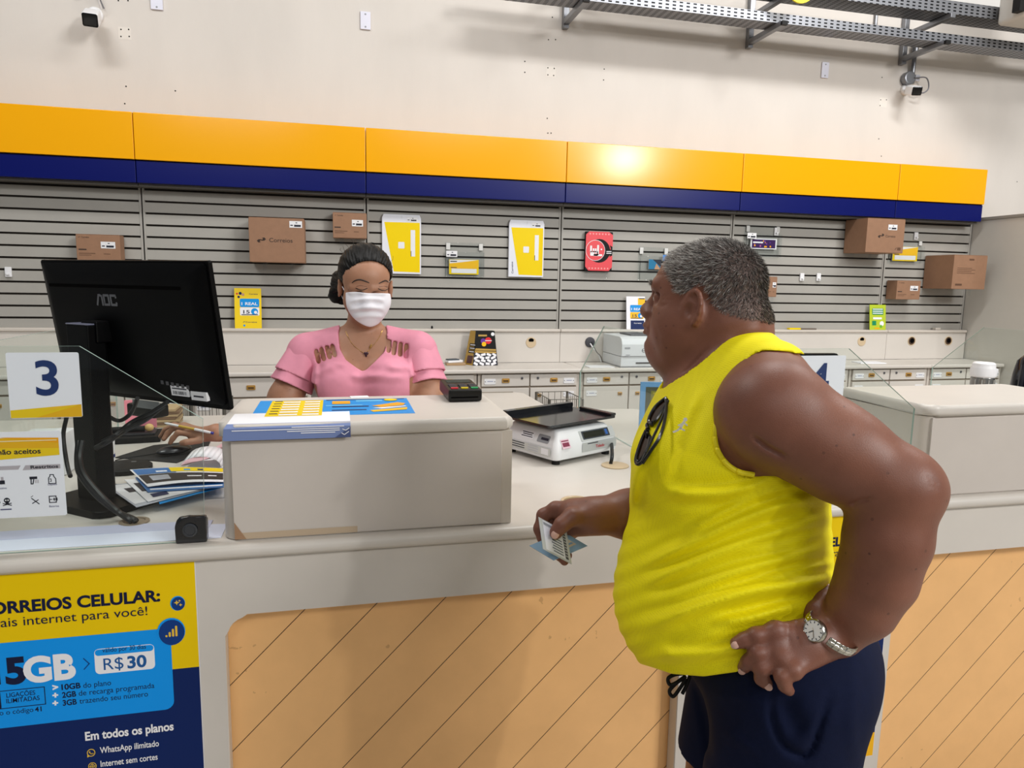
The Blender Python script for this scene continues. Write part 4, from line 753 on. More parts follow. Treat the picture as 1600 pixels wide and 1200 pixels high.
# ------------------------------------------------------------ posters on the counter front
def poster_art(x1, W, zt, label):
    H = .765; x0 = x1-W; q = plY(x0, 1.6594, zt-H); mb = MB(); mb.prism(rrect(0, 0, W, H, .004), q, 0.0002, .0012, M('poster_white', '#dfe0e4', .4))
    pn = M('poster_navy', '#06225c', .45); pm = M('poster_mid', '#0e3a80', .4); gd = M('poster_gold', '#e8c040', .4); st_ = M('poster_steel', '#1f5a9a', .4)
    def P(x, y): p = WY(x, y, 1.6594); return (W-(-.322-p.x), H-(.965-p.z))      # laid out from the left poster, same print on both
    def LX(a, b): return abs(WY(a[0], a[1], 1.6594).x-WY(b[0], b[1], 1.6594).x)
    yb = P(311, 1041)[1]; mb.rect(.002, .07, W-.002, H-.002, q, .0016, M('poster_yellow', '#ecc800', .4)); mb.rect(.002, .075, W-.002, yb, q, .0019, pn); mb.rect(.002, .002, W-.002, .078, q, .0022, M('poster_amber', '#f0b41a', .4))
    pb = M('poster_blue', '#0a95ee', .4); ink_ = M('poster_ink', '#131a3a', .4)
    mb.rect(.02, P(250, 1109)[1], P(270, 1050)[0], P(240, 983)[1], q, .0023, pb, .02)
    mb.text('CORREIOS CELULAR:', *P(251, 938), .037, q, .0026, ink_, .035, align='r', fit=LX((0, 950), (251, 938))*17/14.9); mb.text('mais internet para você!', *P(231, 960), .030, q, .0026, ink_, .0, align='r', fit=LX((0, 970), (231, 960))*24/22.3)
    cx, cy = P(278, 942); mb.disc(cx, cy, .0155, q, .0023, pb, .0175); mb.disc(cx+.001, cy-.001, .014, q, .0026, pm, .016)
    for dx, dz, s in ((-.002, .002, .006), (.006, -.004, .004), (.004, .006, .003)): a, b = cx+dx, cy+dz; mb.poly([(a-s, b), (a-s*.3, b-s*.3), (a, b-s), (a+s*.3, b-s*.3), (a+s, b), (a+s*.3, b+s*.3), (a, b+s), (a-s*.3, b+s*.3)], q, .0029, gd)
    cx, cy = P(268, 986); mb.disc(cx, cy, .0295, q, .0029, pb, .033); mb.disc(cx+.001, cy-.002, .027, q, .0032, pm, .0305)
    for k in range(4): hgt = .005+.0068*k; mb.rect(cx-.0125+.007*k, cy-.012, cx-.008+.007*k, cy-.012+hgt, q, .0035, gd, .0021)
    mb.text('5', *P(43, 1064), .082, q, .0026, ink_, .045, align='r', fit=LX((10, 1064), (43, 1064))); mb.text('1', *P(2, 1066), .082, q, .0026, ink_, .045, align='r', fit=.026); mb.text('GB', *P(120, 1057), .080, q, .0028, paper, .045, align='r', fit=LX((38, 1060), (120, 1057)))
    mb.line([P(131, 1028), P(140, 1036), P(132, 1045)], .0022, q, .0026, pm)
    l, b_ = P(150, 1053); r_, t_ = P(241, 1005); mb.rect(l, b_, r_, t_, q, .0026, paper, .010); zs_ = P(195, 1020)[1]; mb.rect(l+.0015, zs_, r_-.0015, t_-.0015, q, .0029, pb, .007); mb.text('válido por 30 dias', (l+r_)/2, zs_+.007, .0155, q, .0032, ink_, .0, align='c', fit=LX((161, 1017), (229, 1012)))
    mb.text('R$', *P(163, 1046), .040, q, .0029, st_, 0, fit=LX((163, 1046), (194, 1045))); mb.text('30', *P(200, 1043), .040, q, .0029, st_, .03, fit=LX((200, 1043), (230, 1041)))
    for k, (b2, r2, xa, xb, xc) in enumerate((('10GB', 'do plano', 97, 127, 174), ('2GB', 'de recarga programada', 98, 120, 242), ('3GB', 'trazendo seu número', 99, 121, 232))):
        y = 1077+12.3*k; mb.text(b2, *P(xa, y), .0185, q, .0026, ink_, .03, fit=LX((xa, y), (xb, y))); mb.text(r2, *P(xb+4, y-3), .0185, q, .0026, ink_, 0, fit=LX((xb+4, y), (xc, y-8))); mb.text('>' if k == 0 else '+', *P(83, y+1), .020, q, .0026, paper, .05)
    l, t_ = P(-6, 1079); r_, b_ = P(72, 1099); t_ = P(72, 1072)[1]; mb.line([(l, t_), (r_, t_), (r_, b_), (l, b_), (l, t_)], .0018, q, .0026, ink_); mb.rect(l-.03, b_, P(2, 1090)[0], t_, q, .0028, ink_, .003); mb.text('LIGAÇÕES', *P(11, 1089), .0150, q, .0026, ink_, .008, fit=LX((11, 1089), (56, 1085))); mb.text('ILIMITADAS', *P(11, 1098), .0150, q, .0026, ink_, .008, fit=LX((11, 1098), (63, 1094)))
    mb.text('usando o código', *P(53, 1111), .016, q, .0026, ink_, .0, align='r', fit=.10); mb.text('41', *P(66, 1110), .016, q, .0026, ink_, .02, align='r')
    mb.text('Em todos os planos', *P(134, 1156), .029, q, .0026, paper, .03, fit=LX((134, 1156), (272, 1142))); mb.text('WhatsApp ilimitado', *P(157, 1176), .0215, q, .0026, paper, .012, fit=LX((157, 1176), (249, 1167))); mb.text('Internet sem cortes', *P(158, 1197), .0215, q, .0026, paper, .012, fit=LX((158, 1197), (247, 1188)))
    cx, cy = P(143, 1175); mb.disc(cx, cy, .0085, q, .0026, gd, .0095); mb.poly([(cx-.0085, cy-.0105), (cx-.0075, cy-.001), (cx-.001, cy-.0075)], q, .0027, gd); mb.disc(cx, cy, .0068, q, .0028, pn, .0076); mb.line([(cx-.003, cy+.003), (cx-.002, cy-.001), (cx+.002, cy-.003), (cx+.004, cy-.002)], .0024, q, .003, gd)
    cx, cy = P(145, 1196); mb.disc(cx, cy, .0085, q, .0026, gd, .0095); mb.disc(cx, cy, .0070, q, .0028, pn, .008); mb.line([(cx-.007, cy), (cx+.007, cy)], .0013, q, .0032, gd); mb.line([(cx, cy-.007), (cx, cy+.007)], .0013, q, .0033, gd); mb.disc(cx, cy, .0045, q, .0029, gd, .006); mb.disc(cx, cy, .0033, q, .0031, pn, .0048)
    tag(mb.build('poster', smooth=False), label, 'poster')
poster_art(-.322, .66, .965, 'yellow and navy mobile plan poster on the counter front at lower left')
poster_art(1.553, .62, .966, 'mobile plan poster on the counter front mostly hidden behind the customer')
# ------------------------------------------------------------ computer monitor
Am, Tm = .673, .138; mc = Vector((-.515, 2.001, 1.457)); nb = Vector((-math.sin(Am), -math.cos(Am), 0)); um = Vector((math.cos(Am), -math.sin(Am), 0)); vm = Vector((0, 0, 1))*math.cos(Tm)+nb*math.sin(Tm)
MW, MH = .613, .362
bk = Pl(mc-um*MW/2-vm*MH/2, um, vm)       # back of the monitor, normal towards the customers
def onback(x, y, h=0):
    v = ray(x, y); o = bk.o+bk.n*h; t = (o-CAMO).dot(bk.n)/v.dot(bk.n); p = CAMO+v*t-bk.o; return (p.dot(bk.u), p.dot(bk.v))
t = thing('computer_monitor', (-.60, 2.03, ZC), 'large black computer monitor seen from behind at left', 'monitor')
shell = M('monitor_black', '#030304', .45, spec=.12)
MB().prism(rrect(0, 0, MW, MH, .004), bk, -.012, 0, shell, .003, 2, True).build('bezel', t)
mb = MB(); a = rrect(.008, .012, MW-.008, MH-.006, .01); b = rrect(.05, .05, MW-.05, MH-.05, .03); n = len(a)
mb.add([bk.at(p[0], p[1], .0) for p in a]+[bk.at(p[0], p[1], .004) for p in a]+[bk.at(p[0], p[1], .022) for p in b], [(i, (i+1) % n, n+(i+1) % n, n+i) for i in range(n)]+[(n+i, n+(i+1) % n, 2*n+(i+1) % n, 2*n+i) for i in range(n)]+[tuple(2*n+i for i in range(n))], shell); mb.build('back_cover', t)
H0 = .022
p = onback(82, 445, H0); p2 = onback(282, 451, H0); MB().prism(rrect(min(.02, p[0]) if 0 else .052, (p[1]+p2[1])/2-.004, p2[0], (p[1]+p2[1])/2+.004, .003), Pl(bk.at(0, 0, H0), um, vm), .0003, .0012, darkhole).build('vent_slot', t)
p = onback(153, 476, H0); p2 = onback(184, 476, H0); lg = MB(); w = (p2[0]-p[0])/3.35; hgt = w*1.1; lm = M('logo_grey', '#77787c', .35, .4); hh = H0+.0008; s_ = w*.26
x, y = p
lg.line([(x, y), (x+w*.42, y+hgt), (x+w*.62, y+hgt)], s_, bk, hh, lm); lg.line([(x+w*.62, y+hgt), (x+w*.95, y+hgt*.9), (x+w*.95, y)], s_, bk, hh+.0002, lm)
x += w*1.18; lg.line([(x+w*.1, y+hgt*.1), (x+w*.1, y+hgt), (x+w*.85, y+hgt), (x+w*.85, y+hgt*.05), (x+w*.1, y+hgt*.05), (x+w*.1, y+hgt*.3)], s_, bk, hh, lm)
x += w*1.12; lg.line([(x+w*.95, y+hgt*.8), (x+w*.9, y+hgt), (x+w*.1, y+hgt), (x+w*.1, y+hgt*.05), (x+w*.9, y+hgt*.05), (x+w*.95, y+hgt*.25)], s_, bk, hh, lm)
lg.build('logo', t)
for (x0, y0, x1, y1), nm in (((271, 605, 300, 619), 'a'), ((302, 611, 328, 626), 'b')):
    c0 = onback(x0, y0, .014); c1 = onback(x1, y1, .014); s = MB(); yb_, yt_ = sorted((c1[1], c0[1])); dx = (c1[0]-c0[0]); yt_ = yb_+dx*.42
    s.prism(rrect(c0[0], yb_, c1[0], yt_), bk, H0-.001 if 0 else .0135, .0225, white)
    if nm == 'a':
        for k in range(14): s.rect(c0[0]+dx*(.12+.055*k), yb_+dx*.06, c0[0]+dx*(.12+.055*k)+dx*random.choice((.015, .03)), yb_+dx*.2, bk, .0230, dark)
        s.line([(c0[0]+dx*.1, yb_+dx*.31), (c0[0]+dx*.9, yb_+dx*.31)], dx*.05, bk, .0230, dark)
    else:
        s.line([(c0[0]+dx*.2, yb_+dx*.2), (c0[0]+dx*.8, yb_+dx*.2)], dx*.08, bk, .0230, dark)
    s.build('sticker', t)
rg = MB()
for k in range(6): c0 = onback(252+8*k, 600+1.6*k, H0); rg.rect(c0[0], c0[1], c0[0]+.010, c0[1]+.010, bk, H0+.0006, M('rating_ink', '#4c4c50', .5))
rg.build('rating_marks', t)
MB().rect(.012, .02, MW-.012, MH-.012, Pl(bk.at(MW, 0, -.0125), -um, vm), .0006, M('screen_dark', '#20262e', .12)).build('screen', t)
Rm = Matrix((um, -nb, Vector((0, 0, 1)))).transposed()
cb_ = WZ(141, 782, ZC+.02); cc = Vector((cb_.x+.01, cb_.y+.03, 0)); colm = M('stand_black', '#040405', .45, spec=.15)
top = WY(138, 507, cc.y).z
lc = MB(); pr_ = [(-.041, -.028), (.041, -.028), (.041, .02), (.030, .030), (-.030, .030), (-.041, .02)]
lc.prism([(x, y) for x, y in pr_], Pl((cc.x, cc.y, 0), um, -nb), ZC+.018, top, colm, .004, 2, True); lc.build('stand_column', t); MB().prism([(x*1.02, y*1.02) for x, y in pr_], Pl((cc.x, cc.y, 0), um, -nb), top+.0002, top+.004, M('stand_cap', '#6d7084', .35), .0015, 1).build('column_cap', t)
hub = mc+nb*.022-um*.06; MB().box((hub+Vector((cc.x, cc.y, hub.z)))/2, (.06, (hub-Vector((cc.x, cc.y, hub.z))).length, .055), colm, Rm, .004).build('tilt_hinge', t)
MB().prism(rrect(-.125, -.095, .115, .095, .03), Pl((cc.x+.015, cc.y-.00, 0), um, -nb), ZC+.0004, ZC+.019, colm, .006, 3).build('base', t)
cab = M('cable_black', '#0c0c0e', .45)
def cableof(px, name='cable', r=.0055):
    MB().tube(bez([WD(*p) for p in px], 10), r, cab, 8).build(name, t)
cableof([(262, 628, 1.78), (235, 645, 1.82), (205, 660, 1.84), (180, 680, 1.80), (160, 690, 1.80)]); cableof([(258, 632, 1.80), (228, 655, 1.84), (196, 672, 1.83), (168, 690, 1.78), (150, 700, 1.79)], r=.007); cableof([(215, 622, 1.80), (205, 645, 1.86), (188, 657, 1.88), (172, 652, 1.86), (160, 640, 1.84)])
for k in range(2): MB().tube(bez([WD(128-5*k, 688, 1.745), WD(124-3*k, 715+4*k, 1.738), WD(131-5*k, 742, 1.725), WD(158-6*k, 775, 1.735), WD(185-1*k, 800, 1.755), WZ(201+7*k, 811, ZC+.014), WZ(206+7*k, 815, ZC+.009)], 10), .0075, cab, 8).build('cable', t)
MB().tube(bez([WD(104, 652, 2.05), WD(99, 680, 2.05), WD(103, 715, 2.04), WD(107, 735, 2.02), WD(110, 744, 1.99)], 8), .006, cab, 8).build('cable', t)
o = WZ(210, 816, ZC); g = MB().lathe([(.034, 0), (.034, .003), (.025, .004), (.024, .001), (0, .001)], (o.x, o.y, ZC+.0004), M('grommet_brown', '#8f7f6c', .4)); tag(g.build('cable_grommet'), 'brown round cable grommet below the monitor cables', 'grommet')
cbx = MB(); c0 = WD(231, 640, 1.98); cbx.box(c0, (.11, .05, .035), black, Rm, .006); cbx.build('cable_box', t)
lbl = MB(); lbl.box(WD(228, 632, 1.945), (.105, .002, .022), M('label_silver', '#9a9ca0', .35, .5), Rm); lbl.build('serial_label', t)
# ------------------------------------------------------------ small things on the clerk's desk
pd = [WZ(*p, ZC) for p in ((180, 716), (276, 724), (322, 706), (330, 688), (240, 697))]
o = MB().prism([(p.x, p.y) for p in pd], plZ(0, 0, ZC), .0004, .004, M('mouse_pad_black', '#101114', .7), .001, 1).build('mouse_pad'); tag(o, 'black mouse pad under the clerk\'s right hand', 'mouse pad')
mo = WZ(272, 702, ZC+.02); t = thing('computer_mouse', (mo.x, mo.y, ZC+.004), 'dark computer mouse under the clerk\'s right hand', 'mouse'); mm = M('mouse_dark', '#1b1d24', .25)
Rmo = Matrix.Rotation(-.9, 3, 'Z'); MB().ell((mo.x, mo.y, ZC+.0185), (.034, .060, .0144), mm, Rmo).build('shell', t); MB().lathe([(0, -.003), (.007, -.003), (.007, .003), (0, .003)], Vector((mo.x, mo.y, ZC+.033))+Rmo @ Vector((0, .03, -.006)), blackm, Rmo @ Vector((1, 0, 0)), 12).build('wheel', t)
MB().tube(bez([Vector((mo.x, mo.y, ZC+.014))+Rmo @ Vector((0, .058, 0)), WZ(215, 713, ZC+.005), WZ(185, 718, ZC+.003), WZ(165, 727, ZC+.003)], 8), .002, blackm, 6).build('cable', t)
o = WZ(198, 735, ZC); mb = MB().lathe([(.0, 0), (.068, 0), (.073, .004), (.073, .014), (.066, .019), (0, .021)], (o.x, o.y, ZC+.0005), blackm, n=36); q = plZ(o.x+.015, o.y+.025, ZC+.0212); mb.rect(-.007, -.004, .007, .004, q, .0002, M('label_silver', '#9a9ca0', .35, .5)); tag(mb.build('round_pad'), 'flat black round puck between the monitor stand and the mouse pad', 'desk gadget')
t = thing('stamp_tray', tuple(WZ(205, 690, ZC)), 'black desk tray with a wooden stamp, behind the monitor cables', 'tray'); o = WZ(205, 687, ZC); Rt = Matrix.Rotation(.12, 3, 'Z')
MB().box((o.x, o.y, ZC+.012), (.21, .15, .022), blackm, Rt, .004).build('base', t); MB().box((o.x+.01, o.y, ZC+.0265), (.15, .09, .007), M('tray_dark', '#26262a', .5), Rt, .002).build('ink_pad', t)
t = thing('hand_stamp', (o.x+.02, o.y, ZC+.031), 'hand stamp with a pale wooden handle lying on the black tray', 'stamp'); wd_ = M('stamp_wood', '#caa86a', .45)
MB().tube([(o.x-.06, o.y-.02, ZC+.042), (o.x+.05, o.y-.01, ZC+.042)], .011, blackm, 12).build('shaft', t); MB().ell((o.x+.065, o.y-.008, ZC+.0455), (.016, .0145, .0145), wd_).build('knob', t); MB().box((o.x-.075, o.y-.021, ZC+.0455), (.03, .03, .028), wd_, None, .002).build('stamp_block', t)
o = WD(230, 661, 2.72); tag(MB().box((o.x, o.y, ZC+.05), (.065, .012, .05), M('note_pink', '#ea8f9f', .6), Matrix.Rotation(.2, 3, 'Z') @ Matrix.Rotation(.25, 3, 'X')).b2((o.x-.02, o.y+.01, ZC+.0005), (o.x+.02, o.y+.03, ZC+.03), blackm).build('sticky_notes'), 'pink block of sticky notes under the monitor', 'notes')
o = WD(206, 640, 2.9); tag(MB().box((o.x, o.y, ZC+.05), (.05, .02, .095), M('note_rose', '#e58a98', .6), Matrix.Rotation(.1, 3, 'Z')).build('pink_card'), 'pink card standing behind the monitor cables', 'card')
t = thing('envelope_bundle', tuple(WZ(262, 664, ZC)), 'bundle of brown envelopes standing under the right corner of the monitor', 'envelopes'); o = WZ(263, 663, ZC)
for k in range(7): MB().box((o.x+.004*(k % 3), o.y, ZC+.006+.0105*k), (.085, .14, .009), M('bundle_brown' if k % 2 else 'bundle_tan', '#7a6048' if k % 2 else '#b39a74', .7), Matrix.Rotation(.05*(k % 3), 3, 'Z')).build('envelope', t)
o = WZ(163, 724, ZC); t = thing('pen_cup', (o.x, o.y, ZC), 'white cup with blue marks behind the monitor stand', 'cup'); MB().lathe([(.0, 0), (.03, 0), (.034, .085), (.031, .085), (.028, .004), (0, .004)], (o.x, o.y, ZC+.0005), white).build('cup', t); MB().lathe([(.0323, .02), (.0325, .03)], (o.x, o.y, ZC), M('cup_blue', '#28356e', .4)).build('blue_band', t)
MB().tube([(o.x, o.y, ZC+.008), (o.x+.02, o.y+.01, ZC+.14)], .004, chrome).tube([(o.x-.005, o.y, ZC+.008), (o.x-.005, o.y+.02, ZC+.15)], .004, M('pen_wood', '#b98a58', .5)).build('pens', t)
o = WZ(90, 738, ZC); tag(MB().box((o.x-.02, o.y, ZC+.065), (.12, .10, .128), M('box_white', '#e2e3e6', .5), None, .006).build('white_box'), 'white box behind the refused items notice and the stand', 'box')
# papers and brochures beside the monitor base
def sheet(name, px, z, mats, label, cat, curl=.0, art=None, th=.0012, bend=0):
    P = [WZ(x, y, ZC) for x, y in px]; mb = MB(); N = 10
    def at(u, v, h=0):
        a = P[0]*(1-u)+P[1]*u; b = P[3]*(1-u)+P[2]*u; p = a*(1-v)+b*v; zz = ZC+z+bend*math.sin(u*3.1)+curl*max(0, u-.45)**2*4+h
        return Vector((p.x, p.y, zz))
    def patch(u0, v0, u1, v1, h, m):
        vs_ = []; fs = []
        for i in range(N+1):
            for j in range(3): vs_.append(at(u0+(u1-u0)*i/N, v0+(v1-v0)*j/2, h))
        for i in range(N):
            for j in range(2): a = i*3+j; fs.append((a, a+1, a+4, a+3)[::-1])
        mb.add(vs_, fs, m)
    patch(0, 0, 1, 1, th, mats); patch(0, 0, 1, 1, 0, mats)
    edge = [(0, 0), (1, 0), (1, 1), (0, 1)]
    for (a, b), (c, d) in zip(edge, edge[1:]+edge[:1]):
        for i in range(N):
            f, g = i/N, (i+1)/N; p = (a+(c-a)*f, b+(d-b)*f); r_ = (a+(c-a)*g, b+(d-b)*g); mb.add([at(*p), at(*r_), at(*r_, th), at(*p, th)], [(0, 1, 2, 3)], mats)
    for u0, v0, u1, v1, m in (art or []): patch(u0, v0, u1, v1, th+.0004+.0003*(art.index((u0, v0, u1, v1, m)) % 4), m)
    return tag(mb.build(name), label, cat)
lg_ = M('print_grey', '#b9bcc6', .5); pk = M('pink_paper', '#f0c4cc', .6)
sheet('paper_sheet', ((283, 728), (352, 712), (352, 700), (300, 708)), .002, pk, 'pale pink sheet right of the mouse pad', 'paper', curl=.02)
sheet('paper_sheet', ((250, 752), (360, 736), (360, 712), (300, 726)), .0045, paper, 'white sheets left of the raised shelf, above the brochures', 'paper', curl=.012)
t_ = MB(); c0 = WZ(318, 733, ZC)
for i in range(9):
    a0, a1 = PI*(.1+.1*i), PI*(.1+.1*(i+1)); t_.add([(c0.x-.05+.05-.06*math.cos(a)*1, c0.y+dy, ZC+.018+.035*math.sin(a)) for a, dy in ((a0, -.05), (a1, -.05), (a1, .09), (a0, .09))], [(0, 1, 2, 3)], paper)
t_ = t_.build('curled_paper'); sol = t_.modifiers.new('thickness', 'SOLIDIFY'); sol.thickness = .0008; t_.data.update(); tag(t_, 'white paper curling up beside the raised shelf', 'paper')
sheet('brochure', ((250, 800), (352, 772), (352, 752), (240, 772)), .0205, pblue, 'blue and yellow folded brochure at the bottom of the pile', 'brochure', art=[(.05, .1, .95, .4, pnavy), (.55, .4, .98, .95, porange)])
sheet('brochure', ((214, 807), (352, 770), (340, 752), (165, 772)), .0235, lg_, 'white leaflet with dark print under the blue brochures', 'brochure', art=[(.02, .1, .95, .95, paper), (.15, .08, .5, .2, dark), (.1, .55, .35, .75, dark), (.2, .3, .6, .4, lg_), (.4, .6, .7, .8, lg_)])
sheet('brochure', ((232, 800), (345, 772), (345, 757), (195, 764)), .0265, paper, 'white printed sheet with dark blotches in the brochure pile', 'brochure', art=[(.05, .4, .3, .8, dark), (.4, .2, .8, .35, lg_), (.1, .1, .3, .25, pnavy)])
sheet('brochure', ((232, 786), (352, 778), (352, 755), (212, 762)), .0295, M('brochure_blue', '#2f6fb0', .4), 'blue brochure second from the top of the pile', 'brochure', art=[(.05, .1, .97, .18, paper), (.05, .55, .97, .9, pblue)])
sheet('brochure', ((232, 780), (352, 772), (352, 750), (204, 752)), .034, paper, 'dark and blue brochure with a yellow band, topmost of the pile', 'brochure', bend=.006, art=[(.02, .14, .98, .62, M('brochure_black', '#16171d', .4)), (.02, .64, .45, .97, M('brochure_blue', '#2f6fb0', .4)), (.4, .70, .98, .97, pyel), (.12, .25, .34, .52, lg_), (.55, .36, .72, .42, paper), (.8, .36, .9, .42, paper), (.55, .76, .62, .86, pblue), (.7, .76, .76, .86, pnavy), (.84, .76, .9, .88, pblue), (.24, .72, .36, .80, paper)])
# ------------------------------------------------------------ weighing scale
S0 = WZ(868, 730, ZC); es = Vector((.891, .454, 0)).normalized(); et = Vector((-es.y, es.x, 0)); SW, SD = .306, .285
t = thing('weighing_scale', (S0.x+.06, S0.y+.18, ZC), 'white electronic weighing scale with a black plate on the counter', 'scale')
sw = M('scale_white', '#dfe0e2', .4)
def ring(z, i): return [S0+es*x+et*y+Vector((0, 0, z)) for x, y in rrect(i, i, SW-i, SD-i, max(.012, .02-i*.3))]
rings = [ring(.016, .008), ring(.020, .001), ring(.028, 0), ring(.066, .003), ring(.106, .026), ring(.112, .032), ring(.114, .045)]; n = len(rings[0])
MB().add([p for r in rings for p in r], [(k*n+i, k*n+(i+1) % n, (k+1)*n+(i+1) % n, (k+1)*n+i) for k in range(len(rings)-1) for i in range(n)]+[tuple(range(n))[::-1], tuple((len(rings)-1)*n+i for i in range(n))], sw).build('body', t)
for x, y in ((.03, .03), (SW-.03, .03), (.03, SD-.03), (SW-.03, SD-.03)): MB().lathe([(.014, 0), (.014, .017), (.010, .022)], S0+es*x+et*y, blackm, n=16).build('foot', t)
pl0 = S0+es*(SW/2)+et*(SD/2); plm = M('scale_plate', '#17181c', .1, coat=.5)
Pp = Pl(pl0+Vector((0, 0, .131)), es, et); MB().prism(rrect(-.165, -.120, .165, .120, .008), Pp, -.004, .004, plm, .002, 2).build('weighing_plate', t)
MB().prism(rrect(-.165, .095, .165, .120, .004), Pp, .0042, .022, plm, .004, 2, True).build('plate_lip', t); MB().prism([(.140, -.120), (.165, -.120), (.165, .05), (.150, .05)], Pp, .0042, .014, plm, .003, 2, True).build('plate_lip', t)
MB().lathe([(.05, .114), (.05, .1265)], Vector((pl0.x, pl0.y, ZC)), blackm).build('plate_support', t)
fd = Vector((0, 0, .036))+et*.021                   # slope of the front face
qf = Pl(S0+Vector((0, 0, .067))+et*.0035, es, fd); g = MB(); g.prism(rrect(.125, .001, .296, .039, .003), qf, .0002, .0016, M('scale_panel', '#b4b7b6', .4)); g.build('display_panel', t)
g = MB(); g.rect(.135, .006, .27, .036, qf, .0022, M('lcd_frame', '#3a4048', .25), .002); g.rect(.142, .010, .245, .032, qf, .0026, M('lcd_glass', '#23261f', .08)); g.rect(.25, .012, .262, .031, qf, .0026, M('lcd_blue', '#2f5aa0', .3)); g.build('display', t)
qv = Pl(S0+Vector((0, 0, .028))-et*.0002, es, (0, 0, 1)); g = MB(); g.prism(rrect(.125, .004, .296, .036, .002), qv, .0004, .0012, M('scale_panel', '#b4b7b6', .4)); g.text('Toledo', .19, .012, .015, qv, .0018, M('toledo_red', '#c0303a', .4), .02); g.line([(.15, .031), (.20, .031)], .003, qv, .0016, dark); g.line([(.21, .031), (.28, .031)], .0015, qv, .0016, lg_); g.build('key_panel', t)
g = MB(); g.rect(.03, -.012, .068, .020, qf, .0012, M('seal_pink', '#d9b8c4', .4)); g.rect(.034, -.006, .064, .008, qf, .0016, M('seal_wine', '#7a2a44', .4)); g.line([(.034, .014), (.064, .014)], .004, qf, .0016, M('seal_wine', '#7a2a44', .4)); g.build('seal', t)
ql = Pl(S0+et*SD+Vector((0, 0, .067))+es*.0035, -et, Vector((0, 0, .036))+es*.021); g = MB(); g.rect(.10, .006, .165, .032, ql, .001, paper); g.line([(.105, .025), (.158, .025)], .003, ql, .0015, dark); g.line([(.11, .018), (.155, .018)], .003, ql, .0015, dark); g.line([(.105, .011), (.16, .011)], .003, ql, .0015, dark)
g.rect(.185, .002, .242, .030, ql, .001, M('scale_badge', '#8d9094', .4), .005); g.line([(.205, .016), (.235, .016)], .009, ql, .0015, dark); g.build('stickers', t)
qs = Pl(S0+et*SD+Vector((0, 0, .026)), -et, (0, 0, 1)); g = MB(); g.rect(.02, .002, .26, .030, qs, .0012, M('data_plate', '#c9cbc8', .4)); 
for k in range(3):
    g.line([(.03, .026-.008*k), (.13, .026-.008*k)], .003, qs, .0017, dark); g.line([(.15, .026-.008*k), (.20, .026-.008*k)], .0025, qs, .0017, lg_)
g.rect(.215, .006, .25, .027, qs, .0017, paper); g.build('data_plate', t)
gx = WZ(961, 728, ZC); MB().tube(bez([S0+es*SW+et*.05+Vector((-.002, 0, .04)), S0+es*(SW+.02)+et*.05+Vector((0, 0, .045)), Vector((gx.x+.0, gx.y+.03, ZC+.03)), Vector((gx.x-.012, gx.y+.01, ZC+.004))], 10), .006, cab, 8).build('cable', t)
bei = M('grommet_beige', '#cbb594', .4)
tag(MB().lathe([(.0, 0), (.046, 0), (.046, .003), (.041, .005), (0, .005)], (gx.x, gx.y, ZC+.0003), bei).build('cable_grommet'), 'round beige cable cover beside the weighing scale', 'grommet')
o = WZ(900, 783, ZC); g = MB().lathe([(.042, 0), (.042, .003), (.036, .004), (.034, .0005), (0, .0005)], (o.x, o.y, ZC+.0003), bei); g.disc(0, 0, .034, plZ(o.x, o.y, ZC+.0009), .0002, M('hole_olive', '#8f7c55', .7)); tag(g.build('cable_grommet'), 'round beige cable hole just behind the customer\'s hand', 'grommet')
# ------------------------------------------------------------ framed board, jugs, baskets behind the counter
t = thing('framed_board', (1.26, 2.44, ZC), 'blue framed notice standing on the counter behind the customer\'s chest', 'board'); a = WY(999, 650, 2.48); zt_ = WY(999, 597, 2.48).z; qb = Pl((a.x, 2.48, ZC+.004), (.96, -.28, 0), (0, 0, 1)); hB = zt_-ZC-.004
fr = MB().prism(rrect(0, 0, .30, hB, .003), qb, -.012, 0, M('frame_blue', '#6b9fcf', .4), .002, 1); fr.build('frame', t); g = MB(); g.rect(.02, .02, .28, hB-.018, qb, .0006, M('notice_dark', '#4b4f3c', .5)); g.rect(.04, hB*.62, .26, hB*.86, qb, .001, M('notice_olive', '#7d7a2a', .5))
for k in range(6): g.line([(.05, hB*.82-.03*k), (.2, hB*.82-.03*k)], .006, qb, .0014, M('notice_yellow', '#b8a83a', .5))
g.build('notice', t); MB().box(Vector((a.x+.14, 2.45, ZC+.0025)), (.2, .1, .004), M('frame_blue', '#6b9fcf', .4), Matrix.Rotation(-.28, 3, 'Z')).build('foot', t)
o = WY(1536, 585, 2.30); zt_ = WY(1536, 566, 2.30).z; t = thing('vacuum_jug', (o.x, 2.30, ZC), 'steel vacuum jug with a white lid beyond the right raised shelf', 'jug'); Hh = zt_-ZC
MB().lathe([(0, 0), (.040, 0), (.042, .008), (.042, Hh*.80), (.039, Hh*.82)], (o.x, 2.30, ZC+.0005), M('jug_steel', '#9a9a98', .25, .85)).build('body', t); MB().lathe([(.041, Hh*.815), (.046, Hh*.83), (.046, Hh*.92), (.041, Hh*.94), (.040, Hh*.985), (.034, Hh), (0, Hh)], (o.x, 2.30, ZC), white).build('lid', t)
MB().b2((o.x+.03, 2.285, ZC+Hh*.86), (o.x+.060, 2.315, ZC+Hh*.92), white, .004).build('spout', t)
for k in range(6): a = PI*(1.05+.18*k); MB().tube([(o.x+.0425*math.cos(a), 2.30+.0425*math.sin(a), ZC+.02), (o.x+.0425*math.cos(a), 2.30+.0425*math.sin(a), ZC+Hh*.79)], .0022, M('jug_ridge', '#c4c4c0', .3, .6), 6).build('ridge', t)
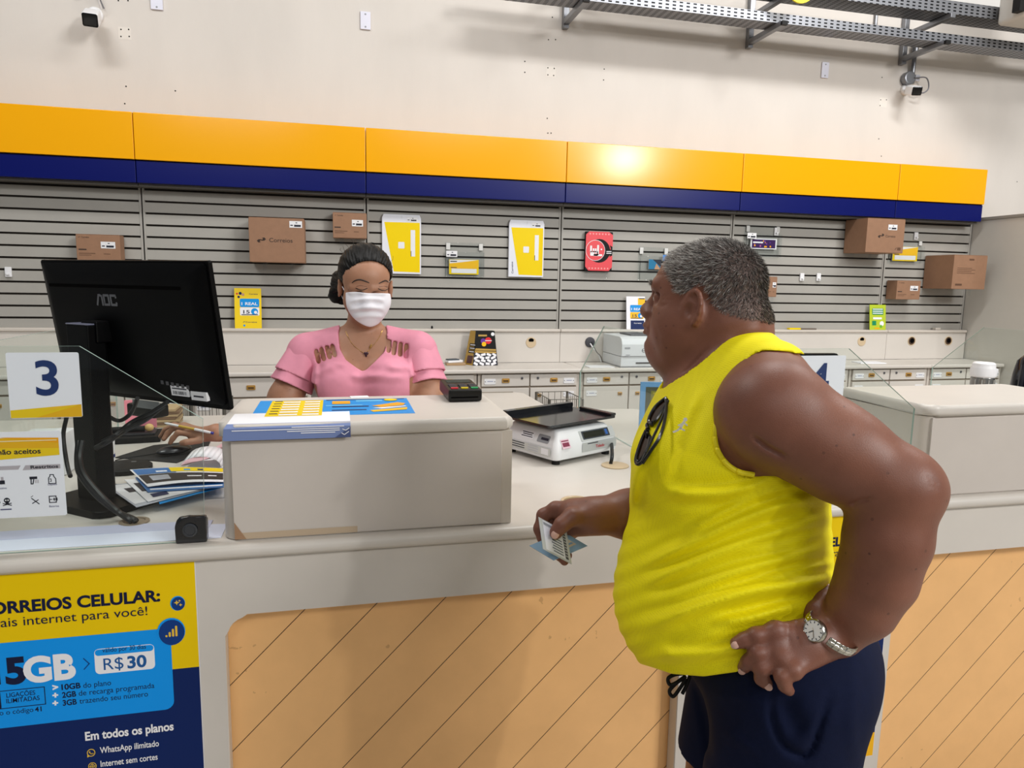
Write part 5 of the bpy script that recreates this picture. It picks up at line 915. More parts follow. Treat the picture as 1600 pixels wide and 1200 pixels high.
o = WY(1602, 590, 2.25); zt_ = WY(1602, 556, 2.25).z; Hh = zt_-ZC; t = thing('black_jug', (o.x, 2.25, ZC), 'glossy black flask with a handle at the right edge of the photo', 'jug'); gb = M('gloss_black', '#0c0d16', .15, coat=.4)
MB().lathe([(0, 0), (.06, 0), (.062, .01), (.062, Hh*.5), (.052, Hh*.78), (.040, Hh*.94), (.02, Hh), (0, Hh)], (o.x+.01, 2.25, ZC+.0005), gb).build('body', t); MB().tube(bez([(o.x-.03, 2.235, ZC+Hh*.9), (o.x-.055, 2.22, ZC+Hh*.62), (o.x-.058, 2.21, ZC+Hh*.3), (o.x-.05, 2.22, ZC+Hh*.12)], 8), .010, gb).build('handle', t)
MB().tube([(o.x+.01, 2.25, ZC+Hh), (o.x+.01, 2.25, ZC+Hh+.03)], .012, chrome).build('top_knob', t)
o2 = MB().prism([(2.42, 3.223), (2.92, 3.223), (2.91, 3.74), (2.87, 3.78), (2.42, 3.78)], plZ(0, 0, 0), .966, ZC, cream, .012, 3)
for x, y in ((2.45, 3.28), (2.84, 3.28), (2.45, 3.68), (2.84, 3.68)): o2.b2((x, y, 0), (x+.04, y+.04, .9655), cream_dk)
tag(o2.build('return_desk'), 'cream return desk of the next station, behind the vacuum jug', 'desk')
def basket(x0, x1, y0, y1, z0, z1, label):
    t = thing('wire_basket', ((x0+x1)/2, (y0+y1)/2, 0), label, 'basket', 'grey wire baskets behind the counter'); wr = M('wire_grey', '#77746c', .4, .6)
    rm = MB(); c = [(x0, y0), (x1, y0), (x1, y1), (x0, y1)]
    for z in (z0, (z0+z1)/2, z1):
        for a, b in zip(c, c[1:]+c[:1]): rm.tube([(a[0], a[1], z), (b[0], b[1], z)], .003, wr, 6)
    for a in c: rm.tube([(a[0], a[1], z0), (a[0], a[1], z1)], .003, wr, 6)
    rm.build('rim', t); g = MB()
    for a, b in zip(c, c[1:]+c[:1]):
        L = math.hypot(b[0]-a[0], b[1]-a[1]); N = int(L/.035)
        for k in range(N+1): f = k/N; x, y = a[0]+(b[0]-a[0])*f, a[1]+(b[1]-a[1])*f; g.tube([(x, y, z0), (x, y, z1)], .0018, wr, 5)
    for k in range(int((x1-x0)/.035)): g.tube([(x0+.035*k, y0, z0), (x0+.035*k, y1, z0)], .0018, wr, 5)
    g.build('mesh', t); lg = MB()
    for x, y in c: lg = MB().tube([(x, y, 0), (x, y, z1)], .008, wr, 8); lg.build('leg', t)
a = WY(855, 628, 4.05); b = WY(906, 628, 4.05); basket(a.x, b.x, 4.0, 4.3, .55, WY(880, 624, 4.0).z, 'grey wire basket behind the return desk, above the scale')
a = WY(285, 640, 4.05); b = WY(352, 640, 4.05); basket(a.x, b.x, 4.0, 4.3, .5, WY(300, 633, 4.0).z, 'grey wire basket behind the clerk\'s desk, under the monitor corner')
# monitor of the next station: only its top edge shows above the number 4 sheet
t = thing('computer_monitor', (1.52, 2.3, ZC), 'black monitor behind the number 4 sheet, only its top edge showing', 'monitor'); a = WY(1236, 546, 2.3); b = WY(1313, 553, 2.3)
Pm = Pl((a.x-.28, 2.33, b.z-.30), (1, -.05, 0), (0, 0, 1)); MB().prism(rrect(0, 0, .28+b.x-a.x, .30, .01), Pm, -.03, 0, shell, .006, 2, True).build('panel', t); MB().b2((a.x-.08, 2.335, ZC+.018), (a.x-.02, 2.36, b.z-.12), colm, .004).build('stand_column', t); MB().b2((a.x-.16, 2.24, ZC+.0005), (a.x+.06, 2.44, ZC+.018), colm, .005).build('base', t)
# ------------------------------------------------------------ smooth bodies: blended volumes turned into one surface
NR, ND, NF, NO = (np.array(v, np.float64) for v in (_r, _d, _f, CAMO))
def V(p): return np.array(p, np.float64)
def topx(P):
    q = P-NO; z = q @ NF; return 800+FPX*(q @ NR)/z, 600+FPX*(q @ ND)/z, z
def smin(a, b, k):
    if k <= 0: return np.minimum(a, b)
    h = np.maximum(k-np.abs(a-b), 0)/k; return np.minimum(a, b)-h*h*k*.25
class Body:
    def __init__(s): s.p = []
    def cap(s, a, b, ra, rb=None, k=.02, sub=False, fl=None):
        a = V(a); b = V(b); rb = ra if rb is None else rb; s.p.append(('cap', a, b, ra, rb, k, sub, (a+b)/2, np.linalg.norm(b-a)/2+max(ra, rb), fl)); return s
    def ell(s, c, r, ax=None, k=.02, sub=False):
        c = V(c); r = V([r]*3 if isinstance(r, (int, float)) else r); ax = np.eye(3) if ax is None else np.array(ax, np.float64); s.p.append(('ell', c, ax, r, None, k, sub, c, r.max(), None)); return s
    def limb(s, pts, rad, k=.015):
        for i in range(len(pts)-1): s.cap(pts[i], pts[i+1], rad[i], rad[i+1], k)
        return s
    def ev(s, P, c=None, R=0, off=0.0):
        d = np.full(len(P), .5)
        for t, a, b, r1, r2, k, sub, bc, br, fl in s.p:
            if c is not None and np.linalg.norm(bc-c) > br+R+.05+k: continue
            if t == 'cap':
                ba = b-a; L = max(ba @ ba, 1e-12); q = P-a
                if fl is not None: q = q-np.outer(q @ fl[0], fl[0])*(1-1/fl[1])
                h = np.clip(q @ ba/L, 0, 1); q = q-h[:, None]*ba; di = np.sqrt((q*q).sum(1))-(r1+(r2-r1)*h)
            else:
                q = (P-a) @ b.T; k0 = np.sqrt(((q/r1)**2).sum(1)); k1 = np.sqrt(((q/(r1*r1))**2).sum(1))+1e-9; di = k0*(k0-1)/k1
            if sub: d = -smin(-d, di, k)
            else: d = smin(d, di, k)
        return d-off
def surface(fn, lo, hi, h, nb=20):
    """surface nets over the box lo..hi with cell size h; fn(P, centre, radius) -> signed distance"""
    lo = V(lo); n = np.ceil((V(hi)-lo)/h/nb).astype(int); R = h*(nb+2)*math.sqrt(3)/2
    VK = []; VP = []; Q = []; n1 = nb+3; g = np.arange(n1)
    GX, GY, GZ = np.meshgrid(g, g, g, indexing='ij'); base = np.stack([GX, GY, GZ], -1).reshape(-1, 3).astype(np.float64)
    BIG = 1 << 20
    bi = np.stack(np.meshgrid(*[np.arange(k) for k in n], indexing='ij'), -1).reshape(-1, 3)
    near = np.abs(fn(lo+(bi*nb-1+(n1-1)/2)*h, None, 0)) < R*1.4+.03
    for b0 in bi[near]:
        if 1:
            if 1:
                b0 = b0*nb-1; c = lo+(b0+(n1-1)/2)*h
                F = fn(lo+(b0+base)*h, c, R).reshape(n1, n1, n1); S = F < 0
                if S.all() or not S.any(): continue
                # cells nb+2 per axis, cell i spans points i..i+1
                m = nb+2; cnt = np.zeros((m, m, m), int)
                for dx in (0, 1):
                    for dy in (0, 1):
                        for dz in (0, 1): cnt += S[dx:dx+m, dy:dy+m, dz:dz+m]
                act = (cnt > 0) & (cnt < 8); I = np.argwhere(act)
                if not len(I): continue
                acc = np.zeros((len(I), 3)); num = np.zeros(len(I))
                for ax in range(3):
                    o1, o2 = [(1, 2), (0, 2), (0, 1)][ax]
                    for u in (0, 1):
                        for v in (0, 1):
                            A = I.copy(); A[:, o1] += u; A[:, o2] += v; B = A.copy(); B[:, ax] += 1
                            fa = F[A[:, 0], A[:, 1], A[:, 2]]; fb = F[B[:, 0], B[:, 1], B[:, 2]]; x = (fa < 0) != (fb < 0)
                            t = np.where(x, fa/np.where(x, fa-fb, 1), 0); p = A.astype(float); p[:, ax] += t
                            acc[x] += p[x]; num[x] += 1
                P = lo+(b0+acc/num[:, None])*h; K = I+b0+2
                VK.append((K[:, 0]*BIG+K[:, 1])*BIG+K[:, 2]); VP.append(P)
                for ax in range(3):                      # one quad per crossed edge that starts inside this block
                    o1, o2 = [(1, 2), (2, 0), (0, 1)][ax]; sl0 = [slice(1, nb+1)]*3; sl1 = list(sl0); sl1[ax] = slice(2, nb+2)
                    s0 = S[tuple(sl0)]; s1 = S[tuple(sl1)]; E = np.argwhere(s0 != s1)
                    if not len(E): continue
                    flip = s0[E[:, 0], E[:, 1], E[:, 2]]; E = E+1; q = []
                    for u, v in ((0, 0), (1, 0), (1, 1), (0, 1)):
                        C = E.copy(); C[:, o1] -= 1-u; C[:, o2] -= 1-v; K = C+b0+2; q.append((K[:, 0]*BIG+K[:, 1])*BIG+K[:, 2])
                    q = np.stack(q, 1); q[~flip] = q[~flip][:, ::-1]; Q.append(q)
    VK = np.concatenate(VK); VP = np.concatenate(VP); Q = np.concatenate(Q)
    uk, ui = np.unique(VK, return_index=True); verts = VP[ui]; idx = np.searchsorted(uk, Q); idx = np.clip(idx, 0, len(uk)-1); ok = (uk[idx] == Q).all(1)
    return verts, idx[ok]
def ridge(d, x, y, pts, am, w, pos=1.0, neg=0.0, sh=2.1):      # a fold along a line of pixels
    xs = [p[0] for p in pts]; ys = [p[1] for p in pts]; m = 5*w; k = (x > min(xs)-m) & (x < max(xs)+m) & (y > min(ys)-m) & (y < max(ys)+m)
    if not k.any(): return d
    xx, yy = x[k], y[k]; l = np.full(len(xx), 1e9); s = np.zeros(len(xx)); n = len(pts)-1
    for i, ((ax, ay), (bx, by)) in enumerate(zip(pts, pts[1:])):
        ex, ey = bx-ax, by-ay; h = np.clip(((xx-ax)*ex+(yy-ay)*ey)/(ex*ex+ey*ey), 0, 1); di = np.hypot(xx-ax-ex*h, yy-ay-ey*h); b = di < l; l = np.where(b, di, l); s = np.where(b, (i+h)/n, s)
    am = am*np.clip(np.minimum(s, 1-s)*4.5, 0, 1); d = d.copy(); d[k] += -am*np.exp(-(l/w)**2)*pos+neg*am*np.exp(-((l-sh*w)/w)**2); return d
def largest(v, q):
    lab = np.arange(len(v)); e = np.concatenate([q[:, [0, 1]], q[:, [1, 2]], q[:, [2, 3]], q[:, [3, 0]]])
    for _ in range(400):
        old = lab.copy(); m = np.minimum(lab[e[:, 0]], lab[e[:, 1]]); np.minimum.at(lab, e[:, 0], m); np.minimum.at(lab, e[:, 1], m); lab = lab[lab]
        if (old == lab).all(): break
    u, c = np.unique(lab[q[:, 0]], return_counts=True); b = u[np.argmax(c)]; kq = q[lab[q[:, 0]] == b]; used = np.unique(kq); mp = np.full(len(v), -1); mp[used] = np.arange(len(used)); return v[used], mp[kq]
def relax(v, q, it=2, lam=.5):
    e = np.concatenate([q[:, [0, 1]], q[:, [1, 2]], q[:, [2, 3]], q[:, [3, 0]]]); e = np.concatenate([e, e[:, ::-1]])
    for _ in range(it):
        s = np.zeros_like(v); c = np.zeros(len(v)); np.add.at(s, e[:, 0], v[e[:, 1]]); np.add.at(c, e[:, 0], 1); v = v+lam*(s/np.maximum(c, 1)[:, None]-v)
    return v
def normals(v, q):
    n = np.cross(v[q[:, 2]]-v[q[:, 0]], v[q[:, 3]]-v[q[:, 1]]); N = np.zeros_like(v)
    for i in range(4): np.add.at(N, q[:, i], n)
    return N/np.maximum(np.linalg.norm(N, axis=1), 1e-12)[:, None]
def mesh_obj(name, v, q, mats, mi=None, parent=None):
    me = bpy.data.meshes.new(name); org = np.zeros(3)
    if parent is not None: org = V(parent.location)
    me.from_pydata((v-org).tolist(), [], q.tolist())
    for m in mats: me.materials.append(m)
    if mi is not None: me.polygons.foreach_set('material_index', np.asarray(mi, np.int32))
    me.polygons.foreach_set('use_smooth', [True]*len(me.polygons)); me.update()
    o = bpy.data.objects.new(name, me); COL.objects.link(o)
    if parent is not None: o.parent = parent
    return o
def polysd(x, y, poly):          # signed distance in pixels to a polygon, negative inside
    n = len(poly); d = np.full(len(x), 1e9); ins = np.zeros(len(x), bool)
    for i in range(n):
        ax, ay = poly[i]; bx, by = poly[(i+1) % n]; ex, ey = bx-ax, by-ay; wx, wy = x-ax, y-ay
        h = np.clip((wx*ex+wy*ey)/(ex*ex+ey*ey), 0, 1); d = np.minimum(d, (wx-ex*h)**2+(wy-ey*h)**2)
        c = (ay > y) != (by > y); ins ^= c & (x < ex*(y-ay)/(ey if abs(ey) > 1e-9 else 1e-9)+ax)
    return np.sqrt(d)*np.where(ins, -1, 1)
def linesd(x, y, pts):
    d = np.full(len(x), 1e9)
    for (ax, ay), (bx, by) in zip(pts, pts[1:]):
        ex, ey = bx-ax, by-ay; h = np.clip(((x-ax)*ex+(y-ay)*ey)/(ex*ex+ey*ey), 0, 1); d = np.minimum(d, np.hypot(x-ax-ex*h, y-ay-ey*h))
    return d
def curve_px(pts, n=6): return [(p.x, p.y) for p in bez([(a, b, 0) for a, b in pts], n)]
def march(fn, x, y, d0, d1, n=160):      # depth at which the sight line through a pixel first meets a volume
    D = np.linspace(d0, d1, n); P = NO+np.array([V(ray(x, y))*t for t in D]); f = fn(P); i = np.argmax(f < 0)
    if not (f < 0).any(): return d1
    return D[max(i-1, 0)]+(D[1]-D[0])*.5
def skin_mat(name, c1, c2, freckle, rough=.5):
    m = M(name, c1, rough, var=.1, vscale=9, hex2=c2, sss=.04, bump=.16, bscale=560); nt = m.node_tree; b = nt.nodes['Principled BSDF']; src = b.inputs['Base Color'].links[0].from_socket
    g = nt.nodes.new('ShaderNodeNewGeometry'); n = nt.nodes.new('ShaderNodeTexVoronoi'); n.inputs['Scale'].default_value = 38; nt.links.new(g.outputs['Position'], n.inputs['Vector'])
    n2 = nt.nodes.new('ShaderNodeTexNoise'); n2.inputs['Scale'].default_value = 60; nt.links.new(g.outputs['Position'], n2.inputs['Vector'])
    lt = nt.nodes.new('ShaderNodeMath'); lt.operation = 'LESS_THAN'; lt.inputs[1].default_value = .085; nt.links.new(n.outputs['Distance'], lt.inputs[0])
    ml = nt.nodes.new('ShaderNodeMath'); ml.operation = 'MULTIPLY'; nt.links.new(lt.outputs[0], ml.inputs[0]); nt.links.new(n2.outputs['Fac'], ml.inputs[1])
    mx = nt.nodes.new('ShaderNodeMix'); mx.data_type = 'RGBA'; nt.links.new(ml.outputs[0], mx.inputs['Factor']); nt.links.new(src, mx.inputs['A']); mx.inputs['B'].default_value = lin(freckle); nt.links.new(mx.outputs['Result'], b.inputs['Base Color']); return m
def strands(name, P, D, L, w, mats, parent, sag=0, pw=None):   # short tapered hairs: roots P, directions D, lengths L
    n = len(P); side = np.cross(D, NF); side /= np.maximum(np.linalg.norm(side, axis=1), 1e-9)[:, None]; rnd = np.random.rand(n)*2*PI; oth = np.cross(D, side); side = side*np.cos(rnd*.35)[:, None]+oth*np.sin(rnd*.35)[:, None]
    mid = P+D*(L*.55)[:, None]; tip = P+D*L[:, None]; tip[:, 2] -= sag*L
    v = np.stack([P-side*w, P+side*w, mid+side*w*.8, mid-side*w*.8, tip], 1).reshape(-1, 3); b = np.arange(n)*5
    f = [tuple(r) for r in np.stack([b, b+1, b+2, b+3], 1).tolist()]+[tuple(r) for r in np.stack([b+3, b+2, b+4], 1).tolist()]
    mi = np.random.choice(len(mats), n, p=MP) if pw is None else (np.random.rand(n, 1) > np.cumsum(pw/pw.sum(1, keepdims=True), 1)[:, :-1]).sum(1); me = bpy.data.meshes.new(name); org = V(parent.location); me.from_pydata((v-org).tolist(), [], f)
    for m in mats: me.materials.append(m)
    me.polygons.foreach_set('material_index', np.concatenate([mi, mi]).astype(np.int32)); me.update(); o = bpy.data.objects.new(name, me); COL.objects.link(o); o.parent = parent; return o
def w3(x, y, D): return V(WD(x, y, D))
# ------------------------------------------------------------ the customer
h_ = lambda v: v/np.linalg.norm(v)
def horiz(v): v = V(v).copy(); v[2] = 0; return h_(v)
LEFT, AWAY, UP = horiz(-NR), horiz(NF), np.array([0, 0, 1.])
AWAY = h_(AWAY-LEFT*(AWAY @ LEFT))
mA = h_(LEFT*math.cos(.07)+AWAY*math.sin(.07)); mL = h_(np.cross(UP, mA)); AX = np.array([mA, mL, UP])
T = Body()                       # trunk volumes shared by skin and shirt
T.ell(w3(1131, 875, 1.26), (.170, .185, .205), AX, .03).ell(w3(1108, 955, 1.26), (.148, .172, .115), AX, .08).ell(w3(1138, 720, 1.265), (.142, .18, .17), AX, .06)
T.ell(w3(1066, 722, 1.18), (.078, .075, .072), AX, .06).ell(w3(1062, 716, 1.34), (.078, .075, .072), AX, .06)
T.ell(w3(1152, 645, 1.27), (.112, .175, .115), AX, .08).ell(w3(1192, 760, 1.27), (.080, .15, .17), AX, .04)
T.cap(w3(1150, 572, 1.27), w3(1205, 592, 1.12), .058, .056, .05).cap(w3(1150, 572, 1.27), w3(1132, 595, 1.42), .058, .056, .05)
def trunk(P, c=None, R=0): return T.ev(P, c, R)
HC = w3(1110, 470, 1.27); phi = math.radians(33); hf = h_(LEFT*math.cos(phi)+AWAY*math.sin(phi)); hl = h_(np.cross(UP, hf)); HS = .955
pit = math.radians(-2); hu = h_(UP*math.cos(pit)+hf*math.sin(pit)); hf = h_(np.cross(hl, hu)) if (np.cross(hl, hu) @ hf) > 0 else -h_(np.cross(hl, hu)); HX = np.array([hf, hl, hu])
def hp(x, y, z): return HC+(hf*x+hl*y+hu*z)*HS
def hr(*r): return tuple(a*HS for a in r)
B = Body()
for p in T.p: B.p.append(p)
NT = len(B.p)
H = Body()
H.ell(hp(-.006, 0, .032), hr(.091, .079, .080), HX, .02).ell(hp(.046, 0, .030), hr(.058, .066, .056), HX, .03).ell(hp(.036, 0, -.035), hr(.062, .064, .075), HX, .04)
H.ell(hp(.038, 0, -.076), hr(.062, .062, .042), HX, .04).ell(hp(.094, 0, -.092), hr(.025, .030, .021), HX, .025).ell(hp(.046, 0, -.114), hr(.060, .060, .034), HX, .03)
for s in (1, -1):
    H.ell(hp(.046, s*.045, -.045), hr(.040, .030, .040), HX, .03).ell(hp(.012, s*.058, -.070), hr(.050, .022, .045), HX, .03).ell(hp(-.06, s*.03, -.04), hr(.05, .045, .05), HX, .03)
    H.cap(hp(.101, s*.012, .022), hp(.088, s*.047, .024), .012*HS, .010*HS, .014)          # brow
    H.cap(hp(.094, s*.022, .006), hp(.082, s*.045, .002), .011, .009, .012, sub=True)       # eye socket
    H.ell(hp(.084, s*.033, .001), hr(.014, .017, .0135), HX, .004).cap(hp(.097, s*.022, .007), hp(.090, s*.044, .004), .0042, .0035, .004).cap(hp(.095, s*.022, -.008), hp(.088, s*.043, -.006), .0035, .003, .005)
    H.ell(hp(.083, s*.033, -.018), hr(.012, .018, .007), HX, .008)                           # eye bag
    H.ell(hp(.113, s*.014, -.032), hr(.013, .0105, .010), HX, .008)                          # nostril wing
    H.cap(hp(.106, s*.020, -.036), hp(.088, s*.036, -.064), .0032, .0028, .006, sub=True)     # cheek fold
    # ear
    ec = lambda a, b, o=0: hp(.006-.004*b/.03+a*.95, s*(.079+.006*(-a/.02)+o), -.014+b)
    H.ell(ec(-.002, -.002, .002), hr(.018, .0065, .030), HX, .006)
    rim = [ec(.019*math.cos(t), .033*math.sin(t), .004+(.004 if math.cos(t) < 0 else 0)) for t in np.linspace(-.5, 4.0, 13)]
    H.limb(rim, [.0042]*len(rim), .003); H.ell(ec(.005, -.031, .002), hr(.0095, .0055, .011), HX, .004)
    H.ell(ec(.004, -.004, .010), hr(.009, .007, .013), HX, .004, sub=True).cap(ec(-.008, .012, .009), ec(.004, .020, .008), .004, .003, .004, sub=True); H.cap(ec(.015, -.006, .004), ec(.012, -.014, .004), .0045, .004, .004)
H.cap(hp(.098, 0, .010), hp(.122, 0, -.026), .0095, .0135, .012).ell(hp(.121, 0, -.027), hr(.014, .0135, .0125), HX, .008)
H.ell(hp(.100, 0, -.052), hr(.018, .030, .018), HX, .012); H.cap(hp(.117, .014, -.0555), hp(.108, .027, -.060), .0062, .004, .005).cap(hp(.117, .014, -.0555), hp(.117, -.014, -.0555), .0062, None, .005).cap(hp(.115, .013, -.068), hp(.106, .025, -.0645), .0068, .004, .005).cap(hp(.115, .013, -.068), hp(.115, -.013, -.068), .0068, None, .005).cap(hp(.126, .012, -.0622), hp(.110, .032, -.0622), .0028, .0026, .003, sub=True).cap(hp(.116, .016, -.0785), hp(.116, -.016, -.0785), .0045, None, .006, sub=True)
B.p += H.p
B.cap(hp(-.026, 0, -.05), w3(1143, 585, 1.27), .070, .079, .03).ell(hp(.02, .0, -.125), hr(.06, .06, .04), HX, .03)
for z, a in ((-.070, .0), (-.098, .004)): B.cap(hp(-.070+a, .035, z), hp(-.075+a, -.03, z), .020, .020, .012)
NH = len(B.p)
# near arm: on the hip
sh, el, wr = w3(1206, 646, 1.085), w3(1400, 762, 1.02), w3(1312, 990, 1.070)
B.ell(sh, (.076, .072, .078), AX, .05).cap(sh, sh*.45+el*.55, .077, .066, .04).cap(sh*.5+el*.5, el, .066, .059, .03)
B.ell(w3(1438, 767, 1.02), .029, None, .03)
B.limb([el, w3(1386, 842, 1.025), w3(1370, 900, 1.04), w3(1346, 948, 1.055), wr], [.057, .0555, .052, .045, .031], .02)
shirt_d = lambda P: np.minimum(trunk(P), SHO.ev(P))
SHO = Body(); SHO.ell(w3(1214, 1015, 1.24), (.150, .184, .15), AX, .03).ell(w3(1268, 1020, 1.25), (.092, .15, .105), AX, .03)
thN0, thF0 = w3(1236, 1070, 1.145), w3(1170, 1070, 1.34)
kN, kF = thN0+mA*.03+UP*(.50-thN0[2]), thF0+mA*.05+UP*(.50-thF0[2])
SHO.cap(thN0, thN0*.45+kN*.55, .116, .112, .03).cap(thF0, thF0*.45+kF*.55, .106, .098, .03)
def onto(x, y, lift): return w3(x, y, march(shirt_d, x, y, .9, 1.5)-lift-.009)
def finger(pts, r, k=.006): B.limb(pts, r, k)
fi = [onto(1212, 985, .020), onto(1181, 993, .016), onto(1163, 1000, .012), onto(1150, 1005, .010)]; fm = [onto(1214, 1006, .022), onto(1184, 1021, .026), onto(1170, 1034, .018), onto(1162, 1043, .012)]
fr_ = [onto(1221, 1028, .024), onto(1191, 1044, .028), onto(1190, 1060, .018), onto(1198, 1068, .012)]; fp = [onto(1240, 1048, .022), onto(1222, 1058, .027), onto(1226, 1071, .018), onto(1233, 1079, .010)]
hand_c = (fi[0]+fm[0]+fr_[0]+fp[0])/4
for f, r0 in ((fi, .0106), (fm, .0110), (fr_, .0104), (fp, .0094)):
    w0 = wr*.86+f[0]*.14; B.cap(w0*.75+f[0]*.25, f[0], .0155, .0125, .016); finger(f, [r0*1.12, r0*1.04, r0*.95, r0*.84]); B.ell(f[0], r0*1.16, None, .008); B.ell(f[1], r0*1.10, None, .005)
B.cap(wr, hand_c*.55+wr*.45, .027, .029, .02)
tb_ = [wr*.72+fi[0]*.28, onto(1272, 957, .014), onto(1283, 938, .008), onto(1291, 922, .006)]; B.limb(tb_, [.017, .0135, .0115, .0095], .012)
# far arm: hand with the cards
shf, elf = w3(1120, 628, 1.44), w3(1062, 800, 1.42); wrf = w3(928, 806, 1.345)
B.ell(shf, (.085, .07, .085), AX, .05).cap(shf, elf, .072, .056, .03).cap(elf, elf*.4+wrf*.6, .057, .045, .02).cap(elf*.4+wrf*.6, wrf, .046, .033, .02)
B.cap(wrf, w3(897, 803, 1.345), .031, .029, .02).cap(w3(905, 815, 1.355), w3(885, 822, 1.36), .027, .024, .015)
B.limb([w3(900, 794, 1.35), w3(868, 795, 1.36), w3(849, 805, 1.365), w3(843, 826, 1.36), w3(846, 842, 1.355)], [.016, .0135, .0120, .0108, .009], .008)
B.limb([w3(895, 804, 1.37), w3(862, 812, 1.385), w3(850, 832, 1.385), w3(862, 852, 1.365), w3(872, 866, 1.35)], [.016, .0125, .0115, .0105, .0085], .007)
B.limb([w3(897, 815, 1.38), w3(868, 828, 1.40), w3(862, 850, 1.39), w3(874, 866, 1.365), w3(882, 877, 1.345)], [.015, .0125, .0115, .0105, .0085], .007)
B.limb([w3(902, 826, 1.38), w3(880, 842, 1.40), w3(878, 858, 1.385), w3(888, 868, 1.365)], [.014, .011, .010, .008], .007)
B.limb([w3(918, 808, 1.325), w3(893, 808, 1.310), w3(878, 820, 1.302), w3(868, 833, 1.300)], [.019, .0155, .0135, .0105], .010); B.ell(w3(869, 831, 1.300), (.0115, .0105, .0135), AX, .004)
NLEG = len(B.p)
# legs and feet
B.cap(thN0, kN, .108, .066, .03).cap(thF0, kF, .100, .064, .03)
for kp in (kN, kF):
    an = kp-mA*.035; an[2] = .085; cf = kp*.65+an*.35-mA*.02; B.cap(kp, cf, .06, .058, .02).cap(cf, an, .056, .040, .03).cap(an, an+mA*.02-UP*.045, .038, .036, .02).cap(an+mA*.03-UP*.045, an+mA*.19-UP*.055, .037, .028, .02)
hair_poly = curve_px([(1048, 396), (1041, 416), (1048, 434), (1056, 453), (1066, 459), (1080, 452), (1092, 443), (1106, 452), (1112, 468), (1124, 484), (1148, 494), (1172, 498), (1196, 502)])+[(1230, 512), (1230, 330), (1072, 340), (1058, 380)]
def mirror_px(P):                # sides of the head are alike: read the near side for both
    q = (P-HC) @ HX.T; q[:, 1] = np.abs(q[:, 1]); return topx(HC+q @ HX)
def body_fn(P, c=None, R=0):
    d = B.ev(P, c, R)
    return d
def man_skin_fn(P, c=None, R=0):
    # under the clothes the skin is pulled in a little so that it never shows through
    d = B.ev(P, c, R); x, y, z = topx(P)
    t = trunk(P, c, R); s_ = SHO.ev(P, c, R)
    return np.where(shirt_cut(P, x, y, z) < -.012, np.maximum(d, 0)*1+np.where(d < 0, np.maximum(d, -(np.maximum(-t-.009, 0)) if False else d), 0), d) if False else d
arm_poly = curve_px([(1250, 553), (1206, 548), (1178, 554), (1150, 580), (1128, 630), (1117, 685), (1130, 720), (1175, 743), (1240, 733)])+[(1330, 800), (1420, 700), (1330, 560)]
nkB, nkF = w3(1192, 531, 1.27), w3(1047, 628, 1.27); nk1 = h_(nkF-nkB); nkc = (nkB+nkF)/2; nka = np.linalg.norm(nkF-nkB)/2; nkn = h_(np.cross(nk1, mL)); nk2 = h_(np.cross(nkn, nk1))
TC = w3(1140, 700, 1.265)
hem_x = [900, 990, 1020, 1050, 1100, 1150, 1200, 1250, 1320, 1420]; hem_y = [1030, 1034, 1043, 1053, 1057, 1050, 1033, 1010, 972, 940]
def shirt_cut(P, x, y, z):       # positive where the shirt has been cut away
    q = P-nkc; a = q @ nk1; b = q @ nk2; e = (1-np.sqrt((a/nka)**2+(b/.082)**2))*.085; e = np.where(q @ nkn > -.14 if (nkn @ UP) > 0 else q @ nkn < .14, e, -1)
    m = (P-TC) @ mL; Pm = P-np.outer(np.where(m < 0, 2*m, 0), mL); xm, ym, zm = topx(Pm); ar = -polysd(xm, ym, arm_poly)*zm/FPX; ar = np.where(np.abs(m) > .035, ar, -1)
    hm = (y-np.interp(x, hem_x, hem_y))*z/FPX
    return np.maximum(np.maximum(e, ar), hm)
folds = [([(1292, 772), (1190, 800), (1080, 848), (992, 890)], .0055, 9), ([(1300, 805), (1170, 846), (1060, 888), (1000, 915)], .0045, 9), ([(1306, 852), (1180, 888), (1080, 925), (1010, 950)], .005, 10), ([(1306, 905), (1200, 918), (1100, 945), (990, 988)], .009, 12),
         ([(1262, 985), (1160, 1012), (1060, 1024), (1030, 1018)], .005, 9), ([(1236, 744), (1150, 768), (1080, 772), (1030, 765)], .005, 9), ([(1270, 752), (1180, 778), (1110, 812), (1060, 840)], .004, 7), ([(1002, 716), (990, 760), (986, 800)], .004, 8), ([(1310, 880), (1250, 890), (1180, 905)], .004, 6), ([(1095, 600), (1062, 680), (1030, 760)], .003, 9), ([(1250, 940), (1180, 962), (1110, 975)], .004, 8), ([(1290, 830), (1230, 850), (1150, 868)], .003, 6)]
folds = [(curve_px(a, 5), b*1.7, c*.9) for a, b, c in folds]
def shirt_fn(P, c=None, R=0):
    d = T.ev(P, c, R, .0)-.006; x, y, z = topx(P)
    if c is not None:
        for pts, am, w in folds: d = ridge(d, x, y, pts, am, w, 1, .5)
        d = d-.0012*np.sin((x*.35+y)*.21)*np.clip((y-760)/120, 0, 1)
    return np.maximum(d, shirt_cut(P, x, y, z))
sfold = [(curve_px(a, 5), b, c) for a, b, c in (([(1205, 1075), (1206, 1120), (1225, 1165), (1262, 1178), (1285, 1120), (1300, 1070)], -.010, 5), ([(1222, 1085), (1236, 1120), (1256, 1150)], -.010, 18), ([(1085, 1060), (1100, 1120), (1112, 1200)], -.006, 7), ([(1110, 1085), (1190, 1095)], .003, 8), ([(1130, 1140), (1190, 1180)], .003, 10), ([(1340, 1040), (1330, 1120), (1335, 1190)], .003, 10))]
FH = w3(1088, 1207, 1.30)[2]
